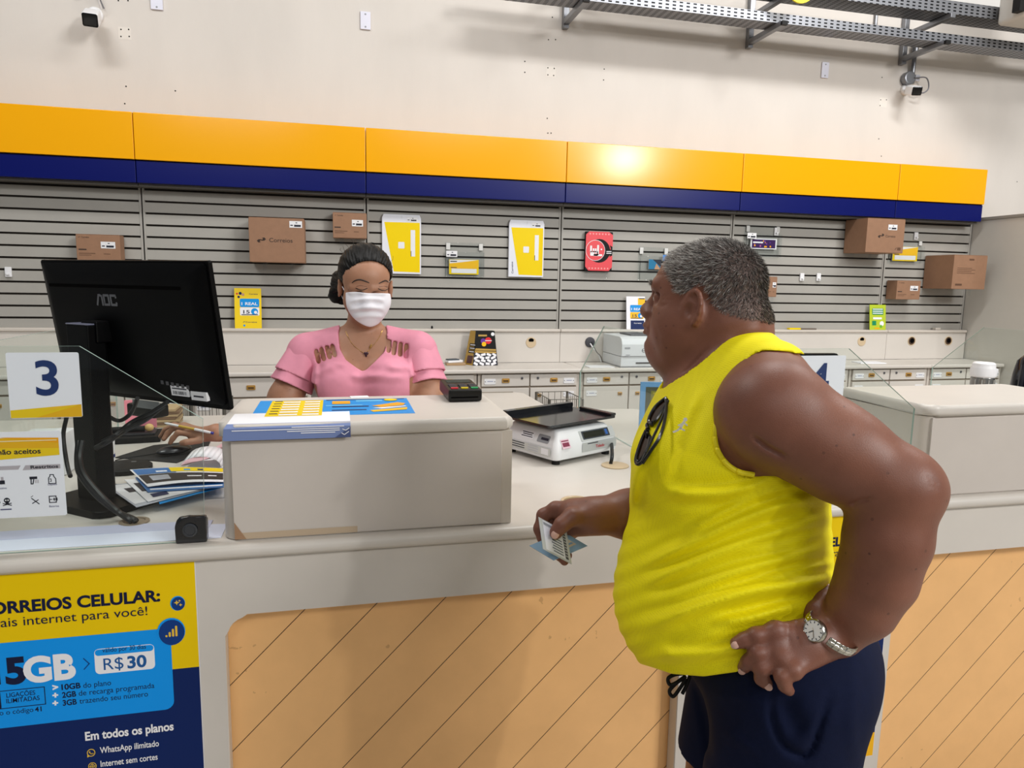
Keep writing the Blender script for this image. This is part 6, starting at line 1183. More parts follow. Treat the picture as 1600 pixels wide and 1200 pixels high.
def shorts_fn(P, c=None, R=0):
    d = SHO.ev(P, c, R)-.004; x, y, z = topx(P)
    if c is not None:
        for pts, am, w in sfold: d = ridge(d, x, y, pts, am, w)
    top = (np.interp(x, hem_x, hem_y)-26-y)*z/FPX; hem = (kN[2]+.13)-P[:, 2]; lat = (P-TC) @ mL; hem = np.where(lat < .088, FH-P[:, 2], hem)
    return np.maximum(np.maximum(d, top), hem)
skin = skin_mat('tanned_skin', '#744737', '#895844', '#442820', .46)
scalp = M('scalp_skin', '#79625a', .6, var=.1, vscale=30)
creases = [(curve_px(a, 4), -b, w) for a, b, w in (([(1122, 547), (1155, 542), (1192, 531)], .004, 2.6), ([(1062, 590), (1084, 570), (1108, 542)], .0028, 3), ([(1016, 494), (1024, 508), (1029, 524), (1031, 545)], .0012, 2.6), ([(1034, 464), (1048, 460)], .0013, 1.6), ([(1033, 468), (1050, 469)], .0012, 1.6), ([(1022, 431), (1042, 427)], .0012, 1.8), ([(1021, 423), (1040, 419)], .0010, 1.8), ([(1022, 474), (1034, 478), (1046, 473)], .0014, 2), ([(1172, 678), (1200, 700), (1232, 716)], .006, 4), ([(1446, 742), (1466, 752)], .0012, 1.6), ([(1448, 750), (1470, 758)], .0012, 1.6), ([(1450, 758), (1470, 765)], .0012, 1.6), ([(1326, 790), (1345, 782), (1365, 778)], .003, 3), ([(1248, 962), (1244, 985), (1250, 1010)], .0012, 2), ([(1236, 966), (1231, 990), (1238, 1015)], .0012, 2), ([(1262, 960), (1258, 985), (1264, 1010)], .0011, 2))]
B0 = Body(); B1 = Body(); B0.p = B.p[:NT]+B.p[NLEG:]; B1.p = B.p[NT:NLEG]
def pulled(P, c=None, R=0):      # skin volume, pulled in where cloth covers it
    d = B0.ev(P, c, R); e = B1.ev(P, c, R)
    x, y, z = topx(P); t = T.ev(P, c, R); cov = np.clip((-shirt_cut(P, x, y, z)-.004)/.01, 0, 1)*np.clip((.012-t)/.01, 0, 1)
    low = np.clip((y-np.interp(x, hem_x, hem_y)+14)/8, 0, 1)*np.clip((.03-t)/.01, 0, 1)*(x < 1260)
    a_ = d+.010*cov+.045*low; kk = np.where((y < 600) | (cov < .01), .02, .003); hh_ = np.maximum(kk-np.abs(a_-e), 0)/kk; d = np.minimum(a_, e)-hh_*hh_*kk*.25
    if c is not None:
        for pts, am, w in creases: d = ridge(d, x, y, pts, am, w)
    return d
lo = np.minimum(w3(820, 360, 1.5), w3(1480, 1200, .95)); 
allc = np.array([p[7] for p in B.p]); allr = np.array([p[8] for p in B.p]); lo = (allc-allr[:, None]).min(0)-.02; hi = (allc+allr[:, None]).max(0)+.02
def clip_fn(fn, sel):            # keep only part of the volume, for a finer grid there
    return fn
# fine grid for head and hands, coarser for the rest; all pieces belong to one skin mesh
def region(fn, lo, hi, h): return surface(fn, lo, hi, h)
v, q = largest(*surface(pulled, lo, hi, .0030))
v = relax(v, q, 1, .5)
N = normals(v, q)
fc = v[q].mean(1); mx_, my_, mz_ = mirror_px(fc.copy()); hq = (fc-HC) @ HX.T
ishair = (polysd(mx_, my_, hair_poly) < 0) & (np.linalg.norm(hq-np.array([-.01, 0, .03]), axis=1) < .135) & (np.abs(hq[:, 1]) < .085)
MAN = v[:, :2].mean(0); t = thing('person', (float(thN0[0]), float(thN0[1]), 0), 'man in a yellow sleeveless shirt and navy shorts, hand on hip, at the counter', 'person')
man = t
mesh_obj('body', v, q, [skin, scalp], ishair.astype(int), man)
# hair: cropped grey strands
idx = np.where(ishair)[0]; ar = np.linalg.norm(np.cross(v[q[idx, 2]]-v[q[idx, 0]], v[q[idx, 3]]-v[q[idx, 1]]), axis=1); pick = np.random.choice(idx, 26000, p=ar/ar.sum())
w_ = np.random.dirichlet([1, 1, 1, 1], len(pick)); Pp_ = (v[q[pick]]*w_[:, :, None]).sum(1); Nn = N[q[pick]].mean(1); ql = (Pp_-HC) @ HX.T
flow = np.outer(np.ones(len(pick)), hf)*np.clip(.6+ql[:, 0:1]*4, .1, 1)*.9-np.outer(np.ones(len(pick)), UP)*np.clip(.35-ql[:, 2:3]*3+(-ql[:, 0:1])*4, 0, 1.0)
flow = flow+np.random.randn(len(pick), 3)*.22; flow -= Nn*(flow*Nn).sum(1)[:, None]; Dh = flow/np.maximum(np.linalg.norm(flow, axis=1), 1e-6)[:, None]*.85+Nn*np.random.uniform(.28, .6, (len(pick), 1)); Dh /= np.linalg.norm(Dh, axis=1)[:, None]
hl_ = np.random.uniform(.009, .0155, len(pick)); hl_ *= np.clip(.55+(ql[:, 2]+.02)*6, .55, 1.1); hm_ = [M('hair_dark', '#2b2725', .55), M('hair_grey', '#7f7973', .55), M('hair_white', '#d2cdc6', .55)]
MP = [.34, .36, .30]; thin = np.random.rand(len(pick)) < np.clip(1.25-(ql[:, 0]-.02)*7*(ql[:, 2] > .05), .45, 1)
MPx = np.stack([np.clip(.50-(ql[:, 0]+.03)*4, .08, .7), np.full(len(pick), .34), np.clip(.18+(ql[:, 0]+.03)*4, .06, .6)], 1)
strands('hair', (Pp_-Nn*.001)[thin], Dh[thin], hl_[thin], .00030, hm_, man, pw=MPx[thin])
# eyebrows
eb = []; ed = []
for s in (1, -1):
    for i in range(160):
        u = random.random(); p = hp(.113-.016*u, s*(.012+.036*u), .024+.004*random.uniform(-1, 1)+.003*math.sin(u*3)); eb.append(p); ed.append(h_(hl*s*.8+hf*.35+hu*.3+np.random.randn(3)*.2))
eb = np.array(eb); ed = np.array(ed)
strands('eyebrows', eb, ed, np.random.uniform(.007, .012, len(eb)), .0004, [M('hair_dark', '#2b2725', .55), M('hair_grey', '#7b7671', .55), M('hair_white', '#c9c4bc', .55)], man)
# eyes, nails
for s in (1, -1):
    e = MB(); c = Vector(hp(.0865, s*.033, .000)); e.ell(c, (.0122,)*3, M('eye_white', '#d8d0c8', .2)); d_ = Vector(h_(hf+hl*s*.05-hu*.1)); e.lathe([(.0055, .0108), (.003, .0122), (0, .0125)], c, M('iris_brown', '#2a1a10', .15), d_, 14); e.build('eye', man)
nail = M('nail', '#c9a090', .3)
def nail_at(tip, prev, nrm, s=.0065):
    d = h_(V(tip)-V(prev)); n = V(nrm)-d*(d @ V(nrm)); n = h_(n); sd = np.cross(d, n); R = Matrix((Vector(sd), Vector(d), Vector(n))).transposed(); return (Vector(V(tip)+d*.002+n*.0072), R, s)
for (a, b, rr) in ((fi[3], fi[2], 1), (fm[3], fm[2], 1), (fr_[3], fr_[2], 1), (tb_[3], tb_[2], 1.15)):
    c, R, s = nail_at(a, b, -NF*.9+LEFT*.3 if rr == 1 else -NF+LEFT*.2); MB().ell(c, (.0055*rr, .0068*rr, .0022), nail, R, 12).build('fingernail', man)
c, R, s = nail_at(w3(868, 833, 1.300), w3(878, 820, 1.302), -NF+UP*.15); MB().ell(c+Vector(V(-NF)*.0022), (.0075, .0085, .0025), nail, R, 14).build('thumbnail', man)
# shirt
def bbox(S, pad=.03): c = np.array([p[7] for p in S.p]); r_ = np.array([p[8] for p in S.p]); return (c-r_[:, None]).min(0)-pad, (c+r_[:, None]).max(0)+pad
def jersey():
    m = M('yellow_jersey', '#ead90c', .62, spec=.25); nt = m.node_tree; b = nt.nodes['Principled BSDF']; g = nt.nodes.new('ShaderNodeNewGeometry'); mp = nt.nodes.new('ShaderNodeMapping'); mp.inputs['Scale'].default_value = (1, 1, .75); nt.links.new(g.outputs['Position'], mp.inputs['Vector'])
    vo = nt.nodes.new('ShaderNodeTexVoronoi'); vo.inputs['Scale'].default_value = 460; vo.inputs['Randomness'].default_value = .2; nt.links.new(mp.outputs[0], vo.inputs['Vector'])
    r = nt.nodes.new('ShaderNodeValToRGB'); r.color_ramp.elements[0].position = .12; r.color_ramp.elements[1].position = .30; r.color_ramp.elements[0].color = lin('#d8c60a'); r.color_ramp.elements[1].color = lin('#faec08'); nt.links.new(vo.outputs['Distance'], r.inputs['Fac']); nt.links.new(r.outputs['Color'], b.inputs['Base Color'])
    bp = nt.nodes.new('ShaderNodeBump'); bp.inputs['Strength'].default_value = .35; bp.inputs['Distance'].default_value = .001; nt.links.new(vo.outputs['Distance'], bp.inputs['Height']); nt.links.new(bp.outputs['Normal'], b.inputs['Normal']); return m
jm = jersey(); lo2, hi2 = bbox(T); sv_, sq_ = largest(*surface(shirt_fn, lo2, hi2, .0036)); sv_ = relax(sv_, sq_, 1, .5); shirt = mesh_obj('shirt', sv_, sq_, [jm], None, man)
lo3, hi3 = bbox(SHO); pv_, pq_ = largest(*surface(shorts_fn, lo3, hi3, .0045)); pv_ = relax(pv_, pq_, 2, .5); navyc = M('navy_cloth', '#0d1530', .85, spec=.15, var=.08, vscale=60, bump=.15, bscale=700); mesh_obj('shorts', pv_, pq_, [navyc], None, man)
# bound edges of the shirt
def rimtube(pxs, name, r=.0042, lift=.0035):
    pts = []
    for x, y in pxs:
        D = march(lambda P: T.ev(P)-.006, x, y, .9, 1.55); 
        if D < 1.5: pts.append(Vector(w3(x, y, D-.001)))
    MB().tube(pts, r, M('yellow_binding', '#f0df10', .6), 8).build(name, man)
rimtube(curve_px([(1140, 600), (1128, 632), (1118, 668), (1119, 697), (1132, 721), (1152, 736), (1178, 742)], 8), 'armhole_binding')
# small white runner emblem on the chest
ep = march(lambda P: T.ev(P)-.006, 1065, 668, .9, 1.5); eo = Vector(w3(1065, 668, ep-.009)); eu = Vector(-V(LEFT)); ev_ = Vector(UP); en = Vector(-V(AWAY)); qe = Pl(eo, (eu+Vector(AWAY)*-.25), ev_); g = MB(); wt = M('emblem_white', '#f2f2ec', .5)
g.disc(.005, .013, .0032, qe, 0, wt, n=10); 
for pts, w in ((((.003, .009), (-.002, -.001)), .004), (((.002, .007), (-.005, .003)), .0024), (((.003, .008), (.008, .004)), .0024), (((-.002, -.001), (.004, -.004), (.002, -.010)), .003), (((-.002, -.001), (-.006, -.005), (-.012, -.008)), .003)): g.line(pts, w, qe, 0, wt)
g.build('runner_emblem', man)
# drawstring
ds = MB(); b0 = w3(1068, 1052, 1.235)
for pts in (((1072, 1052), (1055, 1054), (1044, 1060), (1047, 1070), (1058, 1066), (1070, 1058)), ((1072, 1056), (1056, 1068), (1046, 1080), (1052, 1088), (1062, 1076), (1072, 1060)), ((1078, 1056), (1072, 1072), (1066, 1084))): ds.tube(bez([WD(x, y, 1.215) for x, y in pts], 8), .0032, blackm, 8)
ds.build('drawstring', man)
# ------------------------------------------------------------ wristwatch
ax_ = h_(wr-w3(1346, 948, 1.055)); t = thing('wristwatch', tuple(wr), 'steel wristwatch with a white dial on the customer\'s left wrist', 'watch'); RW = .0375; cD = march(lambda P: B.ev(P), 1277, 986, .9, 1.3, 400); wc = w3(1310, 994, 1.070); dv_ = h_(w3(1277, 986, cD)-wc); dv_ = h_(dv_-ax_*(dv_ @ ax_)); wc = w3(1277, 986, cD-.003)-dv_*RW; sd_ = np.cross(ax_, dv_); st_w = M('watch_steel', '#b9b8ae', .22, 1)
for k in range(26):
    a = 2*PI*(k+.5)/26
    if math.cos(a) > .86: continue
    c = wc+(dv_*math.cos(a)+sd_*math.sin(a))*RW; nn = dv_*math.cos(a)+sd_*math.sin(a); tt = -dv_*math.sin(a)+sd_*math.cos(a); R = Matrix((Vector(ax_), Vector(tt), Vector(nn))).transposed()
    if k == 6: pass
    lk = MB(); lk.box(c, (.0135, .0094, .003), st_w, R, .001, 1).box(Vector(c)+Vector(nn)*.0009, (.0048, .0095, .0026), M('watch_bright', '#dcdbd2', .15, 1), R, .0008, 1); lk.build('bracelet_link', t)
cc_ = wc+dv_*(RW+.0055); MB().lathe([(.0, -.006), (.0155, -.006), (.0168, -.001), (.0168, .003), (.0150, .0055), (.0143, .0045), (0, .0045)], cc_, st_w, dv_, 32).build('case', t)
qd = Pl(Vector(cc_)+Vector(dv_)*.0047, Vector(-ax_).cross(Vector(dv_)) if 0 else Vector(sd_), Vector(np.cross(dv_, sd_))); d_ = MB(); d_.disc(0, 0, .0141, qd, 0, M('dial_white', '#ebeae6', .35))
for k in range(12): a = k*PI/6; d_.line([(.0108*math.cos(a), .0108*math.sin(a)), (.013*math.cos(a), .013*math.sin(a))], .0012, qd, .0003, dark)
d_.build('dial', t)
MB().line([(0, 0), (.0035, .007)], .0011, qd, .0006, dark).build('hour_hand', t); MB().line([(0, 0), (-.007, .008)], .0008, qd, .0008, dark).build('minute_hand', t); MB().line([(.003, -.003), (-.006, .006)], .0004, qd, .001, M('hand_gold', '#b08a40', .3, .6)).build('second_hand', t)
MB().lathe([(.0025, 0), (.0025, .004)], Vector(cc_)+Vector(qd.u)*.0165, st_w, qd.u, 10).build('crown', t)
# ------------------------------------------------------------ cards held in the far hand
def card(corners, name, label, mat, th=.0012):
    P = [Vector(w3(*c)) for c in corners]; P[2] = P[1]+P[3]-P[0]; u = (P[1]-P[0]); v_ = (P[3]-P[0]); n = u.cross(v_).normalized(); n = n if n.dot(_f) < 0 else -n
    mb = MB(); mb.add([p for p in P]+[p+n*th for p in P], [(4, 5, 6, 7), (3, 2, 1, 0)]+[(i, (i+1) % 4, 4+(i+1) % 4, 4+i) for i in range(4)], mat)
    def patch(u0, v0, u1, v1, m, h=.0003): 
        f = lambda a, b: P[0]*(1-a)*(1-b)+P[1]*a*(1-b)+P[2]*a*b+P[3]*(1-a)*b+n*(th+h); mb.add([f(u0, v0), f(u1, v0), f(u1, v1), f(u0, v1)], [(0, 1, 2, 3)], m)
    return mb, patch
mb, patch = card(((827, 853, 1.318), (880, 831, 1.345), (912, 847, 1.330), (865, 876, 1.302)), '', '', M('card_blue', '#7f9cb0', .3)); patch(.62, .3, .85, .75, M('card_tan', '#b3a58c', .4)); patch(.66, .38, .82, .46, M('card_blue2', '#6b8699', .4), .0006); patch(.66, .58, .82, .66, M('card_blue2', '#6b8699', .4), .0006); tag(mb.build('plastic_card', smooth=False), 'pale blue plastic card held beneath the white card by the customer', 'card')
mb, patch = card(((841, 808, 1.310), (885, 832, 1.328), (898, 881, 1.296), (848, 858, 1.282)), '', '', M('sleeve_clear', '#b9bec2', .15, coat=.5)); patch(.12, .03, .93, .95, M('card_white', '#d9dce6', .4)); patch(.80, .05, .91, .93, M('stripe_dark', '#4d5058', .5), .0006); patch(.14, .08, .60, .16, M('stripe_grey', '#8e939c', .5), .0006)
for k in range(6): patch(.36+.03*(k % 2), .42+.085*k, .74, .455+.085*k, M('card_ink', '#5c6478', .5), .0006)
for k in range(9): patch(.81, .10+.09*k, .90, .13+.09*k, M('card_line', '#b7b9c0', .5), .0009)
tag(mb.build('identity_card', smooth=False), 'white printed card in a clear sleeve under the customer\'s thumb', 'card')
# ------------------------------------------------------------ sunglasses hanging from the neckline
t = thing('sunglasses', tuple(w3(1022, 675, 1.25)), 'black sunglasses hanging from the neckline of the yellow shirt', 'sunglasses'); sg = M('sunglass_frame', '#0a0908', .25, coat=.3); Dg = 1.225
_sx = np.array([(x, y, 1, min(march(lambda P: T.ev(P)-.006, x, y, .9, 1.5), 1.245)) for x, y in ((1042, 622), (1030, 640), (1030, 665), (1016, 680), (1010, 700), (1004, 722), (1020, 660), (1036, 650))]); _sc = np.linalg.lstsq(_sx[:, :3], _sx[:, 3], rcond=None)[0]
def sgp(x, y, o=0): return WD(x, y, min(float(_sc @ np.array([x, y, 1])), 1.24)-.016+o)
lensA = curve_px([(1040, 622), (1024, 636), (1014, 655), (1016, 662), (1024, 658), (1036, 640), (1043, 626)], 4); lensB = curve_px([(1012, 668), (1002, 690), (994, 716), (996, 725), (1004, 720), (1012, 700), (1017, 678)], 4)
fr2 = MB()
for L in (lensA, lensB): fr2.tube([sgp(*p) for p in L[:-1]], .0032, sg, 8, True)
fr2.tube([sgp(*p) for p in curve_px([(1016, 660), (1011, 664), (1013, 670)], 4)], .0032, sg); fr2.build('frame', t)
for L in (lensA, lensB):
    c = sum((sgp(*p, .001) for p in L), Vector())/len(L); P = [sgp(*p, .001) for p in L[:-1]]; mm_ = MB(); n_ = len(P); off = _f*.0015
    mm_.add(P+[c]+[p+off for p in P]+[c+off], [(i, (i+1) % n_, n_) for i in range(n_)]+[(n_+1+(i+1) % n_, n_+1+i, 2*n_+1) for i in range(n_)], M('lens_brown', '#2a1406', .15, spec=.3)); mm_.build('lens', t)
MB().tube(bez([sgp(1042, 624), sgp(1040, 650, -.006), sgp(1032, 680, -.014), sgp(1016, 706, -.012), sgp(1004, 724, -.004)], 8), .0028, sg, 8).build('temple', t); MB().tube(bez([sgp(996, 724), sgp(1008, 708, -.002), sgp(1024, 676, -.004), sgp(1036, 650, -.002), sgp(1044, 626, 0)], 8), .0024, sg, 8).build('temple', t)
for x, y in ((1020, 661), (1011, 680)): MB().ell(sgp(x, y, -.004), (.003, .002, .006), sg).build('nose_pad', t)
# ------------------------------------------------------------ the clerk
wl, wa = horiz(NR), horiz(-NF); DW = 2.58           # her left (photo right), her front (towards the customers)
WX = np.array([wl, wa, UP])
W = Body()                                           # trunk, shared by skin and blouse
W.ell(w3(568, 600, DW+.02), (.175, .105, .15), WX, .03).ell(w3(568, 720, DW+.03), (.165, .12, .20), WX, .06)
for px in (528, 610): W.ell(w3(px, 596, DW-.065), (.082, .075, .085), WX, .05)
W.cap(w3(560, 528, DW+.01), w3(482, 548, DW), .050, .058, .04).cap(w3(572, 528, DW+.01), w3(650, 545, DW), .050, .058, .04)
W.ell(w3(567, 550, DW+.015), (.13, .085, .075), WX, .05)
WA = Body()                                          # upper arms
aR = [w3(478, 556, DW), w3(446, 622, DW-.03), w3(428, 676, DW-.06)]; aL = [w3(654, 552, DW), w3(668, 620, DW-.03), w3(676, 684, DW-.05)]
WA.limb(aR, [.060, .056, .046], .03).limb(aL, [.060, .056, .046], .03)
K = Body(); K.p = W.p+WA.p
yw = math.radians(15); pw_ = math.radians(20)
kf = h_(wa*math.cos(yw)+wl*math.sin(yw)); kl = h_(np.cross(UP, kf)); kf = h_(kf*math.cos(pw_)-UP*math.sin(pw_)); ku = h_(np.cross(kf, kl)); KX = np.array([kf, kl, ku]); KC = w3(571, 445, DW-.045); KS = 1.05
def kp_(x, y, z): return KC+(kf*x+kl*y*1.09+ku*z)*KS
def kr(a, b, c): return (a*KS, b*1.09*KS, c*KS)
K2 = Body()
K2.ell(kp_(-.012, 0, .042), kr(.094, .076, .080), KX, .02).ell(kp_(.045, 0, .035), kr(.050, .062, .055), KX, .03).ell(kp_(.045, 0, -.035), kr(.055, .060, .070), KX, .04).ell(kp_(.050, 0, -.080), kr(.045, .048, .035), KX, .035).ell(kp_(.085, 0, -.098), kr(.022, .024, .018), KX, .02)
for s in (1, -1):
    K2.ell(kp_(.062, s*.040, -.035), kr(.038, .028, .032), KX, .025).cap(kp_(.094, s*.014, .020), kp_(.083, s*.046, .020), .010, .008, .014).cap(kp_(.094, s*.020, .004), kp_(.082, s*.046, .001), .009, .007, .012, sub=True)
    K2.ell(kp_(.082, s*.033, .002), kr(.013, .017, .0125), KX, .004)
    ex = lambda a, b, o=0: kp_(.000+a, s*(.0735+o), -.014+b)
    K2.ell(ex(0, 0, .003), kr(.015, .0085, .026), KX, .005); rim = [ex(.016*math.cos(t)-.002, .028*math.sin(t), .007) for t in np.linspace(1.0, 5.3, 10)]; K2.limb(rim, [.0038]*10, .003)
K2.cap(kp_(.094, 0, .008), kp_(.114, 0, -.026), .008, .011, .012)
NK = Body(); NK.p = K2.p[:]
K.p += K2.p; K.cap(kp_(-.02, 0, -.06), w3(567, 545, DW+.01), .054, .062, .03)
# her right hand on the mouse, holding a pen; her left forearm rests behind the shelf
m0 = V((mo.x, mo.y, ZC+.04)); wrR = w3(338, 676, 2.40); wrR[2] = max(wrR[2], ZC+.035)
K.cap(aR[2], aR[2]*.5+wrR*.5, .045, .040, .03).cap(aR[2]*.5+wrR*.5, wrR, .040, .027, .02)
hv = [w3(300, 676, 2.42), w3(282, 668, 2.42)]
K.cap(wrR, w3(306, 680, 2.415), .027, .026, .015).cap(w3(306, 676, 2.42), w3(287, 668, 2.43), .022, .019, .012)
for pts, r in (((296, 668, 2.44), (272, 664, 2.45), (258, 672, 2.45), (251, 682, 2.45)), .0095), (((294, 672, 2.42), (272, 668, 2.42), (262, 677, 2.42), (256, 686, 2.41)), .0098), (((296, 678, 2.40), (278, 676, 2.39), (270, 685, 2.39), (266, 692, 2.39)), .0092), (((312, 688, 2.385), (298, 690, 2.37), (290, 691, 2.36), (284, 692, 2.36)), .0105): K.limb([w3(*p) for p in pts], [r*1.15, r, r*.95, r*.85], .006)
wrL = V((.16, 2.40, ZC+.036)); K.cap(aL[2], wrL, .043, .028, .03).cap(wrL, wrL-wl*.07+wa*.01, .027, .022, .015)
for k in range(4): b0_ = wrL-wl*.07+wa*(.03-.02*k); K.limb([b0_, b0_-wl*.04-UP*.004, b0_-wl*.066-UP*.012], [.010, .0092, .008], .006)
K.limb([wrL-wl*.02+wa*.02, wrL-wl*.05+wa*.05-UP*.008, wrL-wl*.075+wa*.056-UP*.012], [.012, .010, .0085], .008)
# legs, standing behind the counter
hipc = w3(568, 760, DW+.05); hipc[2] = .80
for s in (1, -1):
    h0 = V((hipc[0]+s*.085, hipc[1], .80)); k0 = V((hipc[0]+s*.09, hipc[1]-.01, .45)); a0 = V((hipc[0]+s*.09, hipc[1]+.02, .085)); K.cap(h0, k0, .088, .060, .03).cap(k0, a0, .058, .040, .03).cap(a0-UP*.045, a0+V((0, -.14, -.055)), .038, .028, .02)
K.ell(V((hipc[0], hipc[1], .82)), (.165, .125, .12), WX, .04)
vneck = [(533, 500), (529, 522), (531, 545), (540, 562), (556, 574), (566, 580), (572, 578), (585, 566), (600, 550), (605, 535), (604, 515), (600, 495)]
sleeve_px = ([(400, 612), (440, 578), (466, 588), (494, 601), (500, 640), (420, 660)], [(640, 640), (640, 590), (664, 583), (690, 568), (730, 600), (720, 660)])
slots = [[(494, 549), (498, 565)], [(502, 546), (506, 561)], [(511, 543), (515, 558)], [(519, 541), (523, 555)], [(608, 534), (607, 548)], [(617, 536), (615, 552)], [(626, 538), (625, 554)], [(635, 540), (634, 557)]]
slots = [(a, b) for a, b in slots]
def blouse_cut(P, x, y, z):
    d = -polysd(x, y, vneck)*z/FPX; d = np.where((P-KC) @ wa > -.10, d, -1)
    for pl__ in sleeve_px: d = np.maximum(d, -polysd(x, y, pl__)*z/FPX)
    fr = (P-w3(567, 560, DW)) @ wa > -.02
    for sl in slots: l = (linesd(x, y, sl)-3.5)*z/FPX; d = np.maximum(d, np.where(fr, -l, -1))
    return d
bf = [(curve_px(a, 4), am, w) for a, am, w in (([(500, 572), (520, 566), (545, 572)], .006, 5), ([(492, 590), (505, 578), (530, 572)], .006, 5), ([(545, 585), (570, 590), (610, 580)], .005, 5), ([(640, 572), (625, 575), (600, 572)], .005, 5), ([(640, 560), (644, 585), (648, 610)], .007, 4), ([(494, 560), (492, 585), (490, 612)], .007, 4), ([(560, 583), (600, 590), (640, 588)], .004, 5))]
BL = Body(); BL.p = W.p+WA.p
def blouse_fn(P, c=None, R=0):
    d = BL.ev(P, c, R)-.007; x, y, z = topx(P)
    if c is not None:
        for pts, am, w in bf: d = ridge(d, x, y, pts, am, w, 1, .4, 2)
    return np.maximum(np.maximum(d, blouse_cut(P, x, y, z)), .80-P[:, 2])
def clerk_fn(P, c=None, R=0):
    d = K.ev(P, c, R); x, y, z = topx(P); t_ = BL.ev(P, c, R); cov = np.clip((-blouse_cut(P, x, y, z)-.004)/.01, 0, 1)*np.clip((.012-t_)/.01, 0, 1)*(P[:, 2] > .82); return d+.009*cov
def bb(S, pad=.03): c = np.array([p[7] for p in S.p]); r_ = np.array([p[8] for p in S.p]); return (c-r_[:, None]).min(0)-pad, (c+r_[:, None]).max(0)+pad
wskin = skin_mat('clerk_skin', '#9c6f55', '#ab7d62', '#7a523e', .5)
lo, hi = bb(K); cv, cq = largest(*surface(clerk_fn, lo, hi, .0042)); cv = relax(cv, cq, 1, .5)
t = thing('person', (float(hipc[0]), float(hipc[1]), 0), 'woman clerk in a pink blouse and white face mask, looking down behind the counter', 'person'); clerk = t
trm = M('dark_trousers', '#1a1c26', .8); low = (cv[cq].mean(1)[:, 2] < .84) & ((cv[cq].mean(1)-hipc) @ V((0, 1, 0)) > -.5); feet = cv[cq].mean(1)[:, 2] < .085
mesh_obj('body', cv, cq, [wskin, trm, blackm], np.where(feet, 2, np.where(low & (np.abs(cv[cq].mean(1)[:, 0]-hipc[0]) < .30), 1, 0)), clerk)
pinkm = M('pink_blouse', '#dd8fa4', .7, var=.04, vscale=30, bump=.12, bscale=500); lo, hi = bb(BL); bv, bq = largest(*surface(blouse_fn, lo, hi, .0042)); bv = relax(bv, bq, 1, .5); mesh_obj('blouse', bv, bq, [pinkm], None, clerk)
# two flared tiers of each sleeve
for arm in (aR, aL):
    A_ = Body(); A_.limb(arm, [.060, .056, .046], .03); ad = h_(arm[1]-arm[0]); L_ = np.linalg.norm(arm[1]-arm[0])
    for nm, u0, u1, o0, o1, n_ in (('sleeve_tier', .25, .72, .008, .019, 7), ('sleeve_cap', -.3, .50, .004, .022, 6)):
        def tier(P, c=None, R=0, A_=A_, arm=arm, ad=ad, L_=L_, u0=u0, u1=u1, o0=o0, o1=o1, n_=n_):
            u = ((P-arm[0]) @ ad)/L_; f = np.clip((u-u0)/(u1-u0), 0, 1); th = np.arctan2((P-arm[0]) @ wa, (P-arm[0]) @ wl)
            d = A_.ev(P, c, R)-(o0+(o1-o0)*f+.004*f*np.sin(th*n_)); inn = A_.ev(P, c, R)-(o0+(o1-o0)*f+.004*f*np.sin(th*n_))+.0075
            return np.maximum(np.maximum(d, np.where(u > .1, -inn, -1)), np.maximum(u0-u, u-u1)*L_)
        lo, hi = bb(A_, .04); tv, tq = largest(*surface(tier, lo, hi, .0038)); mesh_obj(nm, tv, tq, [pinkm], None, clerk)
# hair drawn back into a low bun
hairb = M('black_hair', '#050404', .45, spec=.22, bump=.6, bscale=90, vstretch=(3, 3, .4)); HB = Body()
HB.ell(kp_(-.018, 0, .045), kr(.105, .083, .090), KX, .02).ell(kp_(-.07, -.02, -.02), kr(.05, .065, .06), KX, .03)
HB.cap(w3(531, 436, DW+.04), w3(526, 462, DW+.05), .030, .026, .04).cap(w3(526, 462, DW+.05), w3(536, 478, DW+.04), .024, .015, .02)
face_px = curve_px([(541, 470), (537, 448), (542, 428), (552, 416), (566, 409), (584, 408), (598, 413), (608, 424), (612, 440), (614, 460)], 5)+[(616, 530), (540, 530)]
def hair_fn(P, c=None, R=0):
    q = (P-KC) @ KX.T; d = HB.ev(P, c, R); ang = np.arctan2(q[:, 1], q[:, 2]-.02); d = d-.0013*np.sin(ang*58+q[:, 0]*60)-.0010*np.sin(ang*23-q[:, 0]*90); x, y, z = topx(P)
    fc = -polysd(x, y, face_px)*z/FPX; fc = np.where(q[:, 0] > .0, fc, -1)
    ear = .034-np.sqrt((q[:, 0]-.006)**2+(q[:, 2]+.018)**2); ear = np.where(np.abs(q[:, 1]) > .05, ear, -1); side = np.where((q[:, 0] > .012) & (q[:, 2] < -.0), .02, -1.0)
    nk = (-.10-q[:, 2])+q[:, 0]*.0; jaw = np.where((q[:, 0] > -.03), -.055-q[:, 2], -1.0)
    return np.maximum(np.maximum(d, fc), np.maximum(np.maximum(ear, nk), jaw))
lo, hi = bb(HB); hv_, hq_ = largest(*surface(hair_fn, lo, hi, .0030)); hv_ = relax(hv_, hq_, 1, .4); mesh_obj('hair', hv_, hq_, [hairb], None, clerk)
st_ = MB()
for k in range(12):
    a = random.uniform(-1.3, 1.3); b = random.uniform(-.4, 1.0); p = V(kp_(-.03+.10*b*.6, .086*math.sin(a), .05+.082*math.cos(a)*math.cos(b*.5))); n_ = h_(p-KC); st_.tube(bez([p-n_*.006, p+n_*.006+kl*.01*math.sin(k), p+n_*random.uniform(.004, .012)-kf*.03], 4), .0006, hairb, 4)
for k in range(0): p = w3(520+random.uniform(-4, 6), 450+random.uniform(-6, 26), DW+.03); st_.tube(bez([p, p-wl*random.uniform(.01, .03)-UP*.01, p-wl*random.uniform(.0, .025)-UP*random.uniform(.02, .05)], 4), .0009, hairb, 4)
